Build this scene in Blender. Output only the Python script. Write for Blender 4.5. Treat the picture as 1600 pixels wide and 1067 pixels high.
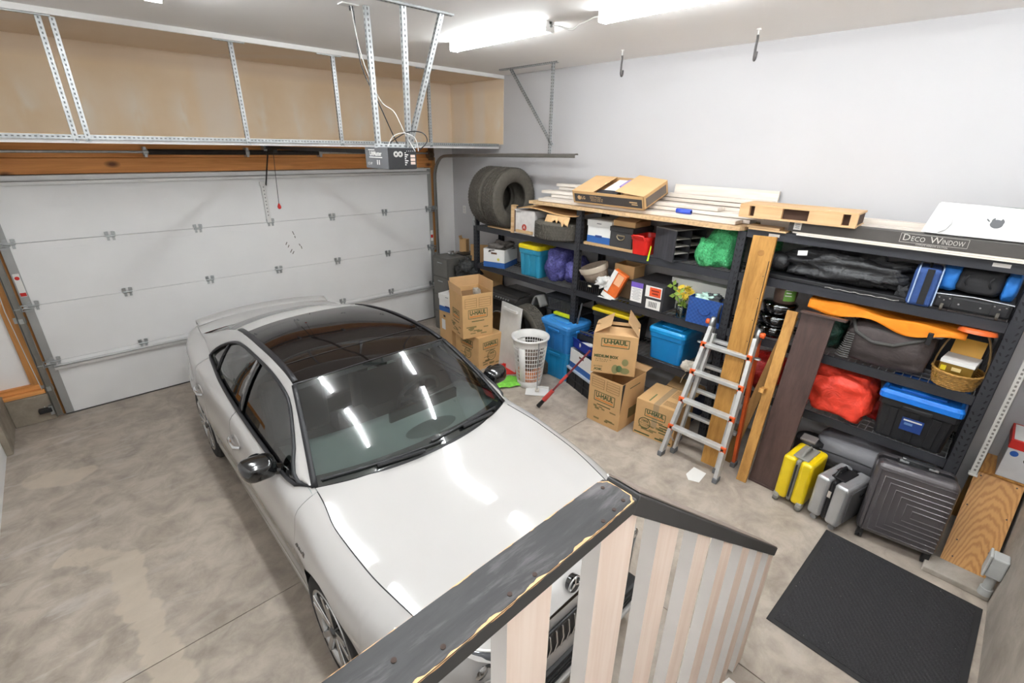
import bpy, bmesh, math, random
from mathutils import Vector, Matrix, noise
random.seed(7)
scene = bpy.context.scene
for o in list(bpy.data.objects): bpy.data.objects.remove(o)
C = scene.collection
V = Vector

# ------------------------------------------------------------------ camera
cam_d = bpy.data.cameras.new('camera'); cam = bpy.data.objects.new('camera', cam_d); C.objects.link(cam)
cam_d.sensor_width = 36.0; cam_d.sensor_fit = 'HORIZONTAL'; cam_d.lens = 729.3549 * 36.0 / 1600.0
cam_d.clip_start = 0.02; cam_d.clip_end = 60
_yaw, _pit, _rol = 0.7612, 0.3954, 0.0181
_f = V((math.sin(_yaw)*math.cos(_pit), math.cos(_yaw)*math.cos(_pit), -math.sin(_pit)))
_r = V((math.cos(_yaw), -math.sin(_yaw), 0)); _u = _r.cross(_f)
_r2 = _r*math.cos(_rol) + _u*math.sin(_rol); _u2 = _r2.cross(_f)
_m = Matrix((_r2, _u2, -_f)).transposed().to_4x4(); _m.translation = V((-4.2967, -6.4914, 2.775))
cam.matrix_world = _m
scene.camera = cam
# ------------------------------------------------------------------ world and exposure
w = bpy.data.worlds.new('world'); scene.world = w; w.use_nodes = True
w.node_tree.nodes['Background'].inputs[0].default_value = (0.8, 0.85, 0.9, 1)
w.node_tree.nodes['Background'].inputs[1].default_value = 0.3
scene.view_settings.view_transform = 'Standard'; scene.view_settings.look = 'None'
scene.view_settings.gamma = 1.0; scene.view_settings.use_curve_mapping = False
scene.view_settings.exposure = 1.13
TUBE_STRENGTH = 25.0

# ------------------------------------------------------------------ materials
def lin(c):
    if isinstance(c, str):
        c = tuple(int(c[i:i+2], 16)/255 for i in (0, 2, 4))
    return tuple((x/12.92 if x <= 0.04045 else ((x+0.055)/1.055)**2.4) for x in c) + (1.0,)
MATS = {}
class NT:
    def __init__(s, name):
        s.m = bpy.data.materials.new(name); s.m.use_nodes = True; s.t = s.m.node_tree; s.n = s.t.nodes; s.l = s.t.links
        s.b = s.n['Principled BSDF']; s.out = s.n['Material Output']; s.tc = s.n.new('ShaderNodeTexCoord')
    def new(s, ty, **kw):
        x = s.n.new(ty)
        for k, v in kw.items():
            if k in x.inputs: x.inputs[k].default_value = v
            else: setattr(x, k, v)
        return x
    def link(s, a, b): s.l.new(a, b)
    def mapping(s, scale=(1, 1, 1), src='Object', rot=(0, 0, 0), loc=(0, 0, 0)):
        mp = s.n.new('ShaderNodeMapping'); mp.inputs['Scale'].default_value = scale; mp.inputs['Rotation'].default_value = rot; mp.inputs['Location'].default_value = loc
        s.link(s.tc.outputs[src], mp.inputs[0]); return mp.outputs[0]
    def noise(s, vec, scale=5, detail=4, rough=0.55, dist=0.0):
        x = s.n.new('ShaderNodeTexNoise'); x.inputs['Scale'].default_value = scale; x.inputs['Detail'].default_value = detail
        x.inputs['Roughness'].default_value = rough; x.inputs['Distortion'].default_value = dist
        s.link(vec, x.inputs['Vector']); return x.outputs['Fac']
    def ramp(s, fac, stops):
        x = s.n.new('ShaderNodeValToRGB'); e = x.color_ramp.elements
        while len(e) < len(stops): e.new(0.5)
        for i, (p, c) in enumerate(stops):
            e[i].position = p; e[i].color = c if len(c) == 4 else tuple(c) + (1,)
        s.link(fac, x.inputs[0]); return x.outputs[0]
    def mix(s, fac, a, b):
        x = s.n.new('ShaderNodeMix'); x.data_type = 'RGBA'
        for sock, v in ((x.inputs[0], fac), (x.inputs[6], a), (x.inputs[7], b)):
            if hasattr(v, 'is_linked'): s.link(v, sock)
            else: sock.default_value = v
        return x.outputs[2]
    def math(s, op, a, b=0.0, c=0.0):
        x = s.n.new('ShaderNodeMath'); x.operation = op
        for sock, v in zip(x.inputs, (a, b, c)):
            if hasattr(v, 'is_linked'): s.link(v, sock)
            else: sock.default_value = v
        return x.outputs[0]
    def bump(s, h, strength=0.2, dist=0.01):
        x = s.n.new('ShaderNodeBump'); x.inputs['Strength'].default_value = strength; x.inputs['Distance'].default_value = dist
        s.link(h, x.inputs['Height']); s.link(x.outputs[0], s.b.inputs['Normal'])

def mul(c, k): return tuple(min(1, x*k) for x in c[:3]) + (1,)
def pm(name, col, rough=0.55, metal=0.0, var=0.10, scale=6.0, bump=0.0, bscale=40.0, coat=0.0, spec=0.5):
    """plain procedural material: slightly mottled colour, optional fine bump"""
    if name in MATS: return MATS[name]
    t = NT(name); c = lin(col); v = t.mapping()
    n = t.noise(v, scale, 3)
    t.link(t.ramp(n, [(0.3, mul(c, 1-var)), (0.7, mul(c, 1+var*0.6))]), t.b.inputs['Base Color'])
    t.b.inputs['Roughness'].default_value = rough; t.b.inputs['Metallic'].default_value = metal
    t.b.inputs['Coat Weight'].default_value = coat; t.b.inputs['Coat Roughness'].default_value = 0.04
    t.b.inputs['Specular IOR Level'].default_value = spec
    if bump: t.bump(t.noise(v, bscale, 3), bump, 0.01)
    MATS[name] = t.m; return t.m
def wood(name, c1, c2, axis=2, scale=1.0, rough=0.6, knots=False, contrast=1.0):
    """wood with grain running along the given object axis"""
    if name in MATS: return MATS[name]
    t = NT(name); s = [14*scale]*3; s[axis] = 0.9*scale
    v = t.mapping(tuple(s)); n1 = t.noise(v, 1.6, 5, 0.6, 0.6)
    s2 = [70*scale]*3; s2[axis] = 1.5*scale
    n2 = t.noise(t.mapping(tuple(s2)), 1.5, 2)
    a = t.math('ADD', t.math('MULTIPLY', n1, 0.75), t.math('MULTIPLY', n2, 0.25))
    col = t.ramp(a, [(0.5-0.16*contrast, lin(c2)), (0.5+0.12*contrast, lin(c1))])
    if knots:
        vo = t.new('ShaderNodeTexVoronoi'); vo.inputs['Scale'].default_value = 1.0
        s3 = [3.2]*3; s3[axis] = 1.7
        t.link(t.mapping(tuple(s3)), vo.inputs['Vector'])
        k = t.ramp(vo.outputs['Distance'], [(0.05, (1, 1, 1, 1)), (0.13, (0, 0, 0, 1))])
        col = t.mix(k, col, lin('6b3a17'))
    t.link(col, t.b.inputs['Base Color']); t.b.inputs['Roughness'].default_value = rough
    t.bump(n2, 0.12, 0.003)
    MATS[name] = t.m; return t.m
def emis(name, col, strength):
    if name in MATS: return MATS[name]
    t = NT(name); t.b.inputs['Base Color'].default_value = lin(col)
    t.b.inputs['Emission Color'].default_value = lin(col); t.b.inputs['Emission Strength'].default_value = strength
    MATS[name] = t.m; return t.m
def glassy(name, tint, refl=0.06, rough=0.0, gloss=(1, 1, 1)):
    """thin pane: tinted see-through plus a Fresnel mirror"""
    if name in MATS: return MATS[name]
    t = NT(name); t.n.remove(t.b)
    tr = t.new('ShaderNodeBsdfTransparent'); tr.inputs[0].default_value = lin(tint)
    gl = t.new('ShaderNodeBsdfGlossy'); gl.inputs[0].default_value = gloss + (1,); gl.inputs[1].default_value = rough
    lw = t.new('ShaderNodeLayerWeight'); lw.inputs[0].default_value = 0.45
    n = t.noise(t.mapping(), 3, 2)
    f = t.math('ADD', t.math('MULTIPLY', lw.outputs['Fresnel'], 0.85), t.math('MULTIPLY', n, refl))
    mx = t.new('ShaderNodeMixShader'); t.link(f, mx.inputs[0]); t.link(tr.outputs[0], mx.inputs[1]); t.link(gl.outputs[0], mx.inputs[2])
    t.link(mx.outputs[0], t.out.inputs[0]); MATS[name] = t.m; return t.m

# ------------------------------------------------------------------ mesh builder
class MB:
    def __init__(s): s.v = []; s.f = []; s.m = []; s.s = []
    def add(s, vs, fs, mat=0, smooth=False):
        b = len(s.v); s.v += [tuple(p) for p in vs]
        for f in fs: s.f.append(tuple(i+b for i in f)); s.m.append(mat); s.s.append(smooth)
        return s
    def box(s, x0, x1, y0, y1, z0, z1, mat=0, M=None):
        vs = [V((x, y, z)) for z in (z0, z1) for y in (y0, y1) for x in (x0, x1)]
        if M is not None: vs = [M @ p for p in vs]
        return s.add(vs, [(0, 2, 3, 1), (4, 5, 7, 6), (0, 1, 5, 4), (2, 6, 7, 3), (0, 4, 6, 2), (1, 3, 7, 5)], mat)
    def bar(s, p0, p1, w, t, up=(0, 0, 1), mat=0):
        """rectangular bar from p0 to p1, w across, t along the up side"""
        p0, p1 = V(p0), V(p1); d = (p1-p0); L = d.length; d.normalize(); u = V(up); sd = d.cross(u)
        if sd.length < 1e-4: u = V((1, 0, 0)); sd = d.cross(u)
        sd.normalize(); u = sd.cross(d)
        M = Matrix((sd, d, u)).transposed().to_4x4(); M.translation = p0
        return s.box(-w/2, w/2, 0, L, -t/2, t/2, mat, M)
    def cyl(s, p0, p1, r0, r1=None, n=16, mat=0, caps=True, smooth=True):
        p0, p1 = V(p0), V(p1); r1 = r0 if r1 is None else r1; d = (p1-p0).normalized()
        a = d.orthogonal().normalized(); b = d.cross(a)
        vs = []
        for p, r in ((p0, r0), (p1, r1)):
            vs += [p + (a*math.cos(2*math.pi*i/n) + b*math.sin(2*math.pi*i/n))*r for i in range(n)]
        s.add(vs, [(i, (i+1) % n, n+(i+1) % n, n+i) for i in range(n)], mat, smooth)
        if caps: s.add(vs, [tuple(range(n-1, -1, -1)), tuple(range(n, 2*n))], mat)
        return s
    def tube(s, path, r, n=8, mat=0, closed=False, caps=True):
        P = [V(p) for p in path]; N = len(P); vs = []; ref = None
        for i, p in enumerate(P):
            a = P[(i-1) % N] if (closed or i > 0) else p; b = P[(i+1) % N] if (closed or i < N-1) else p
            d = (b-a).normalized()
            if ref is None: ref = d.orthogonal().normalized()
            ref = (ref - d*ref.dot(d)); ref = ref.normalized() if ref.length > 1e-5 else d.orthogonal().normalized()
            q = d.cross(ref); rr = r[i] if isinstance(r, (list, tuple)) else r
            vs += [p + (ref*math.cos(2*math.pi*k/n) + q*math.sin(2*math.pi*k/n))*rr for k in range(n)]
        fs = []
        for i in range(N if closed else N-1):
            j = (i+1) % N
            fs += [(i*n+k, i*n+(k+1) % n, j*n+(k+1) % n, j*n+k) for k in range(n)]
        s.add(vs, fs, mat, True)
        if caps and not closed: s.add(vs, [tuple(range(n-1, -1, -1)), tuple(range((N-1)*n, N*n))], mat)
        return s
    def lathe(s, prof, n=32, M=None, mat=0, smooth=True, arc=1.0):
        """profile of (radius, height) turned about local z"""
        vs = []; M = M or Matrix.Identity(4); k = len(prof); steps = n if arc >= 1 else n+1
        for i in range(steps):
            a = 2*math.pi*arc*i/n
            vs += [M @ V((r*math.cos(a), r*math.sin(a), z)) for r, z in prof]
        fs = []
        for i in range(n):
            j = (i+1) % steps
            fs += [(i*k+q, j*k+q, j*k+q+1, i*k+q+1) for q in range(k-1)]
        return s.add(vs, fs, mat, smooth)
    def prism(s, poly, lo, hi, M=None, mat=0):
        """2-D polygon (counter-clockwise) in local xy extruded along z"""
        M = M or Matrix.Identity(4); n = len(poly)
        vs = [M @ V((x, y, lo)) for x, y in poly] + [M @ V((x, y, hi)) for x, y in poly]
        fs = [tuple(range(n-1, -1, -1)), tuple(range(n, 2*n))] + [(i, (i+1) % n, n+(i+1) % n, n+i) for i in range(n)]
        return s.add(vs, fs, mat)
    def grid(s, rows, mat=0, smooth=True, flip=False):
        k = len(rows[0]); vs = [p for r in rows for p in r]; fs = []
        for i in range(len(rows)-1):
            for j in range(k-1):
                q = (i*k+j, i*k+j+1, (i+1)*k+j+1, (i+1)*k+j)
                fs.append(q[::-1] if flip else q)
        return s.add(vs, fs, mat, smooth)
    def build(s, name, mats, parent=None, bevel=0.0, seg=2, merge=False, solid=0.0, sub=0):
        me = bpy.data.meshes.new(name); me.from_pydata(s.v, [], s.f)
        if not isinstance(mats, (list, tuple)): mats = [mats]
        for m in mats: me.materials.append(m)
        me.polygons.foreach_set('material_index', s.m); me.polygons.foreach_set('use_smooth', s.s)
        if merge:
            bm = bmesh.new(); bm.from_mesh(me); bmesh.ops.remove_doubles(bm, verts=bm.verts, dist=1e-4); bmesh.ops.recalc_face_normals(bm, faces=bm.faces); bm.to_mesh(me); bm.free()
        me.update()
        o = bpy.data.objects.new(name, me); C.objects.link(o)
        if parent is not None: o.parent = parent
        if solid: md = o.modifiers.new('Solidify', 'SOLIDIFY'); md.thickness = solid; md.offset = 0
        if sub: md = o.modifiers.new('Subdivision', 'SUBSURF'); md.levels = md.render_levels = sub
        if bevel: md = o.modifiers.new('Bevel', 'BEVEL'); md.width = bevel; md.segments = seg; md.limit_method = 'ANGLE'; md.angle_limit = 0.7
        return o

def tag(o, label, cat, group=None):
    o['label'] = label; o['category'] = cat
    if group: o['group'] = group
    return o
def thing(name, label, cat, loc=(0, 0, 0), rz=0.0, group=None):
    o = bpy.data.objects.new(name, None); C.objects.link(o); o.empty_display_size = 0.05
    o.location = loc; o.rotation_euler = (0, 0, rz); return tag(o, label, cat, group)
def struct(o): o['kind'] = 'structure'; return o
def copy_tree(o, parent=None):
    c = o.copy(); C.objects.link(c); c.parent = parent
    for ch in list(o.children): copy_tree(ch, c)
    return c
def Rz(a): return Matrix.Rotation(a, 4, 'Z')
def Rx(a): return Matrix.Rotation(a, 4, 'X')
def Ry(a): return Matrix.Rotation(a, 4, 'Y')
def T(x, y, z): return Matrix.Translation((x, y, z))

def lettering(parent, text, org, right, up, size, mat, name='lettering', width=None, align='CENTER', lift=0.0015, shear=0.0, bold=0.0):
    """flat print: the words as thin filled outlines lying on a face; org is the centre of the line"""
    cu = bpy.data.curves.new('t', 'FONT'); cu.body = text; cu.size = size; cu.align_x = align; cu.align_y = 'CENTER'; cu.shear = shear; cu.offset = bold
    cu.resolution_u = 2
    ob = bpy.data.objects.new('t', cu); C.objects.link(ob); bpy.context.view_layer.update()
    me = bpy.data.meshes.new_from_object(ob.evaluated_get(bpy.context.evaluated_depsgraph_get()))
    bpy.data.objects.remove(ob); bpy.data.curves.remove(cu)
    r = V(right).normalized(); u = V(up).normalized(); n = r.cross(u)
    k = 1.0
    if width and len(me.vertices):
        xs = [p.co.x for p in me.vertices]; k = width/max(1e-6, max(xs)-min(xs))
    M = Matrix((r*k, u, n)).transposed().to_4x4(); M.translation = V(org) + n*lift
    me.transform(M); me.materials.clear(); me.materials.append(mat)
    o = bpy.data.objects.new(name, me); C.objects.link(o); o.parent = parent; return o
def decal(parent, org, right, up, w, h, mat, name='label_patch', lift=0.001, thick=0.0006):
    r = V(right).normalized(); u = V(up).normalized(); n = r.cross(u)
    M = Matrix((r, u, n)).transposed().to_4x4(); M.translation = V(org) + n*lift
    return MB().box(-w/2, w/2, -h/2, h/2, 0, thick, 0, M).build(name, mat, parent)
FX = dict(right=(0, -1, 0), up=(0, 0, 1))     # face that looks to -X
FY = dict(right=(1, 0, 0), up=(0, 0, 1))      # face that looks to -Y

M_white = pm('white_paint', 'f5f3f1', 0.6, var=0.03, scale=1.2, bump=0.05, bscale=120)
M_black = pm('black_plastic', '1d1d1f', 0.45, var=0.15)
M_dgrey = pm('dark_grey_steel', '3b3c40', 0.5, 0.3, var=0.12)
M_galv = pm('galvanised_steel', 'b9bcbd', 0.38, 0.85, var=0.18, scale=20)
M_chrome = pm('bright_metal', 'd9dadc', 0.15, 1.0, var=0.05)
M_card = pm('cardboard', 'd0a672', 0.8, var=0.07, scale=5, bump=0.04, bscale=150)
M_cardi = pm('cardboard_inside', 'd6ae7e', 0.85, var=0.06)
M_grn = pm('green_print', '46552f', 0.8, var=0.05)
M_orp = pm('orange_print', 'd9853a', 0.8, var=0.05)
M_paper = pm('white_paper', 'eceae6', 0.7, var=0.03)
M_wh_pl = pm('white_plastic', 'e4e2df', 0.4, var=0.04)
M_rubber = pm('rubber', '58534b', 0.85, var=0.18, scale=25, bump=0.15, bscale=60)
M_ink = pm('dark_ink', '262628', 0.7, var=0.05)
M_red = pm('red_plastic', 'd2251f', 0.35, var=0.08)
M_orange = pm('orange_plastic', 'e8622a', 0.4, var=0.08)
# ================================================================== THE ROOM
XR, XL, YD, YB, H = 0.56, -5.24, 0.08, -7.10, 3.66
def concrete():
    t = NT('concrete_floor'); v = t.mapping()
    n1 = t.noise(v, 0.9, 5, 0.6, 0.6); n2 = t.noise(v, 5.0, 6, 0.65, 0.4); n3 = t.noise(v, 45.0, 3, 0.6)
    n4 = t.noise(t.mapping((1.0, 3.5, 1), rot=(0, 0, 0.5)), 1.6, 5, 0.65, 0.8)
    base = t.ramp(n1, [(0.32, lin('958a7e')), (0.5, lin('a89c90')), (0.7, lin('b9ad9f'))])
    mott = t.ramp(n2, [(0.33, lin('877c71')), (0.62, lin('c2b6a8'))])
    col = t.mix(0.6, base, mott)
    pale = t.ramp(n4, [(0.55, (0, 0, 0, 1)), (0.68, (1, 1, 1, 1))])
    # worn, chalky bay along the left wall: more pale marks there
    sep = t.new('ShaderNodeSeparateXYZ'); t.link(v, sep.inputs[0])
    left = t.math('SMOOTHSTEP' if False else 'MULTIPLY_ADD', sep.outputs[0], -1.25, -5.1)
    left = t.ramp(left, [(0.0, (0.25, 0.25, 0.25, 1)), (1.0, (1, 1, 1, 1))])
    pl = t.math('MULTIPLY', t.math('MULTIPLY', pale, left), 0.55)
    col = t.mix(pl, col, lin('c9c2bb'))
    # wandering dried-water stain and round stain with outlines of their own
    dv = t.new('ShaderNodeVectorMath'); dv.operation = 'ADD'
    nn = t.new('ShaderNodeTexNoise'); nn.inputs['Scale'].default_value = 2.6; nn.inputs['Detail'].default_value = 3; t.link(v, nn.inputs['Vector'])
    ms = t.new('ShaderNodeVectorMath'); ms.operation = 'MULTIPLY_ADD'; t.link(nn.outputs['Color'], ms.inputs[0]); ms.inputs[1].default_value = (0.30, 0.30, 0); ms.inputs[2].default_value = (-0.15, -0.15, 0)
    t.link(v, dv.inputs[0]); t.link(ms.outputs[0], dv.inputs[1])
    tot = None
    pts = [(-4.86, -2.53, .07), (-4.74, -2.64, .10), (-4.64, -2.78, .12), (-4.58, -2.95, .11), (-4.56, -3.15, .10), (-4.55, -3.35, .085), (-4.54, -3.55, .085), (-4.53, -3.75, .09), (-4.53, -3.95, .10), (-4.52, -4.15, .10), (-4.93, -1.30, .16), (-4.82, -1.37, .15), (-5.02, -1.22, .12), (-3.6, -5.6, .25)]
    pts = [q for q in pts]
    dense = []
    for (a, b) in zip(pts[:10], pts[1:10]): dense += [tuple(a[k]+(b[k]-a[k])*t_ for k in range(3)) for t_ in (0, .5)]
    pts = dense + pts[9:]
    for x, y, r in pts:
        d = t.new('ShaderNodeVectorMath'); d.operation = 'DISTANCE'; t.link(dv.outputs[0], d.inputs[0]); d.inputs[1].default_value = (x, y, 0)
        k = t.math('DIVIDE', d.outputs['Value'], r)
        tot = k if tot is None else t.math('MINIMUM', tot, k)
    st = t.ramp(tot, [(0.8, (1, 1, 1, 1)), (1.0, (0, 0, 0, 1))])
    col = t.mix(t.math('MULTIPLY', st, 0.62), col, lin('c8baa8'))
    dark = t.ramp(t.noise(v, 2.3, 6, 0.7, 1.0), [(0.60, (0, 0, 0, 1)), (0.74, (1, 1, 1, 1))])
    col = t.mix(t.math('MULTIPLY', dark, 0.35), col, lin('5f574e'))
    fl = t.ramp(t.noise(v, 85, 2, 0.5), [(0.72, (0, 0, 0, 1)), (0.78, (1, 1, 1, 1))])
    col = t.mix(t.math('MULTIPLY', fl, 0.35), col, lin('d5cec4'))
    t.link(col, t.b.inputs['Base Color'])
    t.link(t.ramp(n2, [(0.3, (0.42, 0.42, 0.42, 1)), (0.7, (0.68, 0.68, 0.68, 1))]), t.b.inputs['Roughness'])
    t.bump(t.math('ADD', n3, t.math('MULTIPLY', n2, 1.5)), 0.16, 0.004)
    return t.m
M_conc = concrete()
def parge(name, c1, c2):
    t = NT(name); v = t.mapping(); n = t.noise(v, 3.5, 6, 0.65, 0.5)
    t.link(t.ramp(n, [(0.35, lin(c2)), (0.65, lin(c1))]), t.b.inputs['Base Color']); t.b.inputs['Roughness'].default_value = 0.85
    t.bump(t.noise(v, 30, 4), 0.35, 0.006); return t.m
M_parge = parge('parged_concrete', 'b9b1a6', '9d9488')
M_stem = parge('stem_concrete', 'a59a89', '81776a')
def tan_drywall():
    t = NT('bare_drywall'); v = t.mapping(); n = t.noise(v, 2.0, 3)
    col = t.ramp(n, [(0.35, lin('efd6b4')), (0.65, lin('f5e0c4'))])
    sep = t.new('ShaderNodeSeparateXYZ'); t.link(v, sep.inputs[0])
    # joint compound: soft upright smears at the studs, and wide taped seams
    s = t.math('ADD', sep.outputs[0], sep.outputs[1])
    q = t.math('PINGPONG', t.math('ADD', s, 0.1), 0.205)
    sm = t.ramp(q, [(0.0, (1, 1, 1, 1)), (0.07, (0.5, 0.5, 0.5, 1)), (0.16, (0, 0, 0, 1))])
    nz = t.ramp(t.noise(t.mapping((4, 4, 1.6)), 1.0, 3), [(0.40, (0, 0, 0, 1)), (0.52, (1, 1, 1, 1))])
    zb = t.ramp(t.math('MULTIPLY_ADD', sep.outputs[2], 1.2, -3.4), [(0.0, (0.4, 0.4, 0.4, 1)), (0.25, (1, 1, 1, 1)), (0.6, (0.1, 0.1, 0.1, 1)), (0.85, (0, 0, 0, 1))])
    col = t.mix(t.math('MULTIPLY', t.math('MULTIPLY', sm, nz), t.math('MULTIPLY', zb, 1.0)), col, lin('f6ead9'))
    for x0, wd in ((-2.62, 0.22), (-0.05, 0.16), (0.42, 0.20), (-4.95, 0.2)):
        d = t.math('DIVIDE', t.math('ABSOLUTE', t.math('SUBTRACT', s, x0)), wd)
        k = t.ramp(d, [(0.55, (1, 1, 1, 1)), (1.0, (0, 0, 0, 1))])
        col = t.mix(t.math('MULTIPLY', k, 0.75), col, lin('f1e2d0'))
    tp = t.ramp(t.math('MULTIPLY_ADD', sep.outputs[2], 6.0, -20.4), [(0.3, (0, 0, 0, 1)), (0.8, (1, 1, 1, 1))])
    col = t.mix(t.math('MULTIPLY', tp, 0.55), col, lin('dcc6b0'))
    t.link(col, t.b.inputs['Base Color']); t.b.inputs['Roughness'].default_value = 0.8; return t.m
M_tan = tan_drywall()
M_wallp = pm('wall_paint', 'c4c2c3', 0.55, var=0.02, scale=0.8, bump=0.04, bscale=90)
M_ceilp = pm('ceiling_paint', 'f8f5f2', 0.7, var=0.02, scale=0.8, bump=0.04, bscale=90)
M_lumber = wood('header_lumber', 'f2aa62', 'c67e3a', axis=0, scale=0.6, knots=True)
M_lumz = wood('jamb_lumber', 'd69a58', 'a86f38', axis=2, scale=0.6, knots=True)
M_pine = wood('pale_pine', 'd9b98f', 'b98f5f', axis=1, scale=0.8)

# floor: slabs with recessed joints
fl = struct(MB().box(XL-.1, XR+.1, YB-.1, 0.6, -0.14, -0.02).build('floor', M_conc))
ys = [YB-.1, -3.84, 0.6]; xs = [XL-.1, -2.06, XR+.1]
for i in range(2):
    for j in range(2):
        MB().box(xs[i]+.003, xs[i+1]-.003, ys[j]+.003, ys[j+1]-.003, -0.02, 0.0).build('floor_slab', M_conc, fl)
struct(MB().box(XL-.1, XR+.1, YB-.1, -1.15, H, H+.1).build('ceiling', M_ceilp))
o = struct(MB().box(XL-.1, XR+.1, -1.13, 0.2, 3.63, H+.1).build('ceiling_recess', M_tan)); o.name = 'ceiling'
struct(MB().box(XL, XR, -1.152, -1.128, 3.618, H+.02).build('trim_1', M_white, bevel=.002))
# side walls
wr = struct(MB().box(XR, XR+.12, YB-.1, 0.2, 0, H+.1).build('wall_right', M_wallp))
MB().box(XR-.006, XR, -1.14, YD-.002, 2.80, 3.63).build('drywall_panel', M_tan, wr)
wl = struct(MB().box(XL-.12, XL, YB-.1, 0.2, 0, H+.1).build('wall_left', M_white))
MB().box(XL, XL+.05, -0.615, YD-.002, 0, 0.36).build('stem_wall', M_stem, wl, bevel=.01)
MB().box(XL, XL+.02, -0.85, YD-.002, 0.36, 0.45).build('sill_plate', M_lumber, wl)
wb = struct(MB().box(XL, XR, YB-.12, YB, 1.25, H).build('wall_rear', M_white))
MB().box(XL, XR, YB-.12, YB+.004, 0, 1.25).build('parged_base', M_parge, wb)
# wall with the garage door
wd = struct(MB().box(XL, XR, YD, YD+.12, 2.76, H).build('wall_door', M_white))
MB().box(XL+.001, XR-.001, YD-.006, YD, 2.80, 3.63).build('drywall_panel', M_tan, wd)
MB().box(XL+.005, -4.93, YD-.01, YD+.12, 0.40, 2.45).build('drywall_left', M_white, wd)
MB().box(0.19, XR, YD, YD+.12, 0, 2.78).build('drywall_right', M_white, wd)
MB().box(XL+.05, -4.86, -0.03, YD+.12, 0, 0.30).build('stem_wall', M_stem, wd, bevel=.008)
MB().box(XL+.02, -4.88, -0.01, YD+.1, 0.302, 0.345).build('sill_plate', M_lumber, wd, bevel=.003)
MB().box(XL+.02, -4.90, 0.02, YD+.1, 0.347, 0.405).build('sill_plate', M_lumber, wd, bevel=.003)
struct(MB().box(XL, 0.13, 0.045, YD+.1, 2.455, 2.60).box(XL, 0.13, 0.04, YD+.1, 2.603, 2.75).build('header_beam', M_lumber, bevel=.004)).name = 'trim_2'
struct(MB().box(-4.965, -4.86, 0.03, YD+.1, 0.03, 2.45).build('trim_3', M_lumz, bevel=.003))
struct(MB().box(0.13, 0.185, 0.03, YD+.1, 0.0, 2.60).build('trim_4', M_lumz, bevel=.003))
MB().box(0.072, 0.13, 0.03, YD+.1, 0.0, 2.455).build('jamb_right', M_lumz, wd)
MB().box(-4.86, -4.80, 0.05, YD+.1, 0.0, 2.455).build('jamb_left', M_lumz, wd)
MB().box(-5.0, 0.2, 0.19, 0.24, 0, 2.5).build('outer_board', M_white, wd)

# ------------------------------------------------------------------ garage door
S = 0.6096; DX0, DX1 = -4.795, 0.07
M_doorw = pm('door_enamel', 'eeedec', 0.42, var=0.03, scale=2.0, bump=0.03, bscale=60)
M_stile = pm('end_stile_grey', 'a9a9a7', 0.45, 0.4, var=0.05)
d1 = thing('door_1', 'white sectional overhead garage door', 'door', ((DX0+DX1)/2, 0.02, 0)); del d1['category']; del d1['label']; struct(d1)
ox, oy = (DX0+DX1)/2, 0.02
def dl(mb): # door builders use world numbers; shift to the door's own frame
    mb.v = [(x-ox, y-oy, z) for x, y, z in mb.v]; return mb
for k in range(4):
    z0, z1 = k*S+.0125, (k+1)*S+.0095
    m = MB().box(DX0, DX1, 0.004, 0.045, z0, z1)
    if k < 3: m.box(DX0, DX1, 0.0015, 0.004, z1-.070, z1-.001)       # raised lip with the shadow line under it
    dl(m).build('door_section', M_doorw, d1, bevel=.003)
for x0, x1 in ((DX0, DX0+.068), (DX1-.068, DX1)):
    for k in range(4):
        dl(MB().box(x0, x1, -0.004, 0.003, k*S+.016, (k+1)*S-.004)).build('end_stile', M_stile, d1, bevel=.002)
hinge = None
for k in (1, 2, 3):
    for i, x in enumerate((-4.72, -3.97, -3.175, -2.38, -1.58, -0.782, -0.02)):
        m = MB()
        for sx in (-1, 1):
            m.box(sx*.018-.009, sx*.018+.009, -.006, 0, -.032, .032); m.box(sx*.03-.006, sx*.03+.006, -.010, 0, .008, .03)
            m.cyl((sx*.018, -.012, .018), (sx*.018, 0, .018), .005, n=6); m.cyl((sx*.018, -.012, -.02), (sx*.018, 0, -.02), .005, n=6)
        m.box(-.032, .032, -.008, 0, -.008, .006); m.cyl((-.033, -.009, 0), (.033, -.009, 0), .006, n=8)
        if hinge is None: hinge = m.build('hinge', M_galv, d1)
        else:
            hinge = hinge.copy(); C.objects.link(hinge)
        hinge.location = (x-ox, -.004-oy, k*S+.012); hinge.scale = (1.25, 1, 1.45)
# stiffening struts: top edge and on the bottom section
for z, h in ((2.385, .05), (0.555, .055)):
    m = MB().box(DX0+.05, DX1-.05, -.012, -.002, z-h/2, z+h/2).box(DX0+.05, DX1-.05, -.045, -.012, z-.018, z-.013).box(DX0+.05, DX1-.05, -.05, -.012, z+.012, z+.017).box(DX0+.05, DX1-.05, -.05, -.045, z-.018, z+.017)
    dl(m).build('strut', pm('strut_white', 'd3d2d0', 0.4, 0.3, var=0.05), d1)
dl(MB().box(DX0, DX1, -.002, .05, 0.0, .013)).build('bottom_seal', pm('seal_rubber', '4c4a47', .8), d1)
dl(MB().box(-2.42, -2.37, -.022, -.003, 1.84, 2.32).box(-2.43, -2.36, -.03, -.003, 2.28, 2.33)).build('operator_bracket', M_wh_pl, d1, bevel=.003)
m = MB()
for i in range(9): m.cyl((-2.395, -.0235, 1.93+i*.042), (-2.395, -.02, 1.93+i*.042), .006, n=8)
dl(m).build('bracket_hole', M_black, d1)
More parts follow.
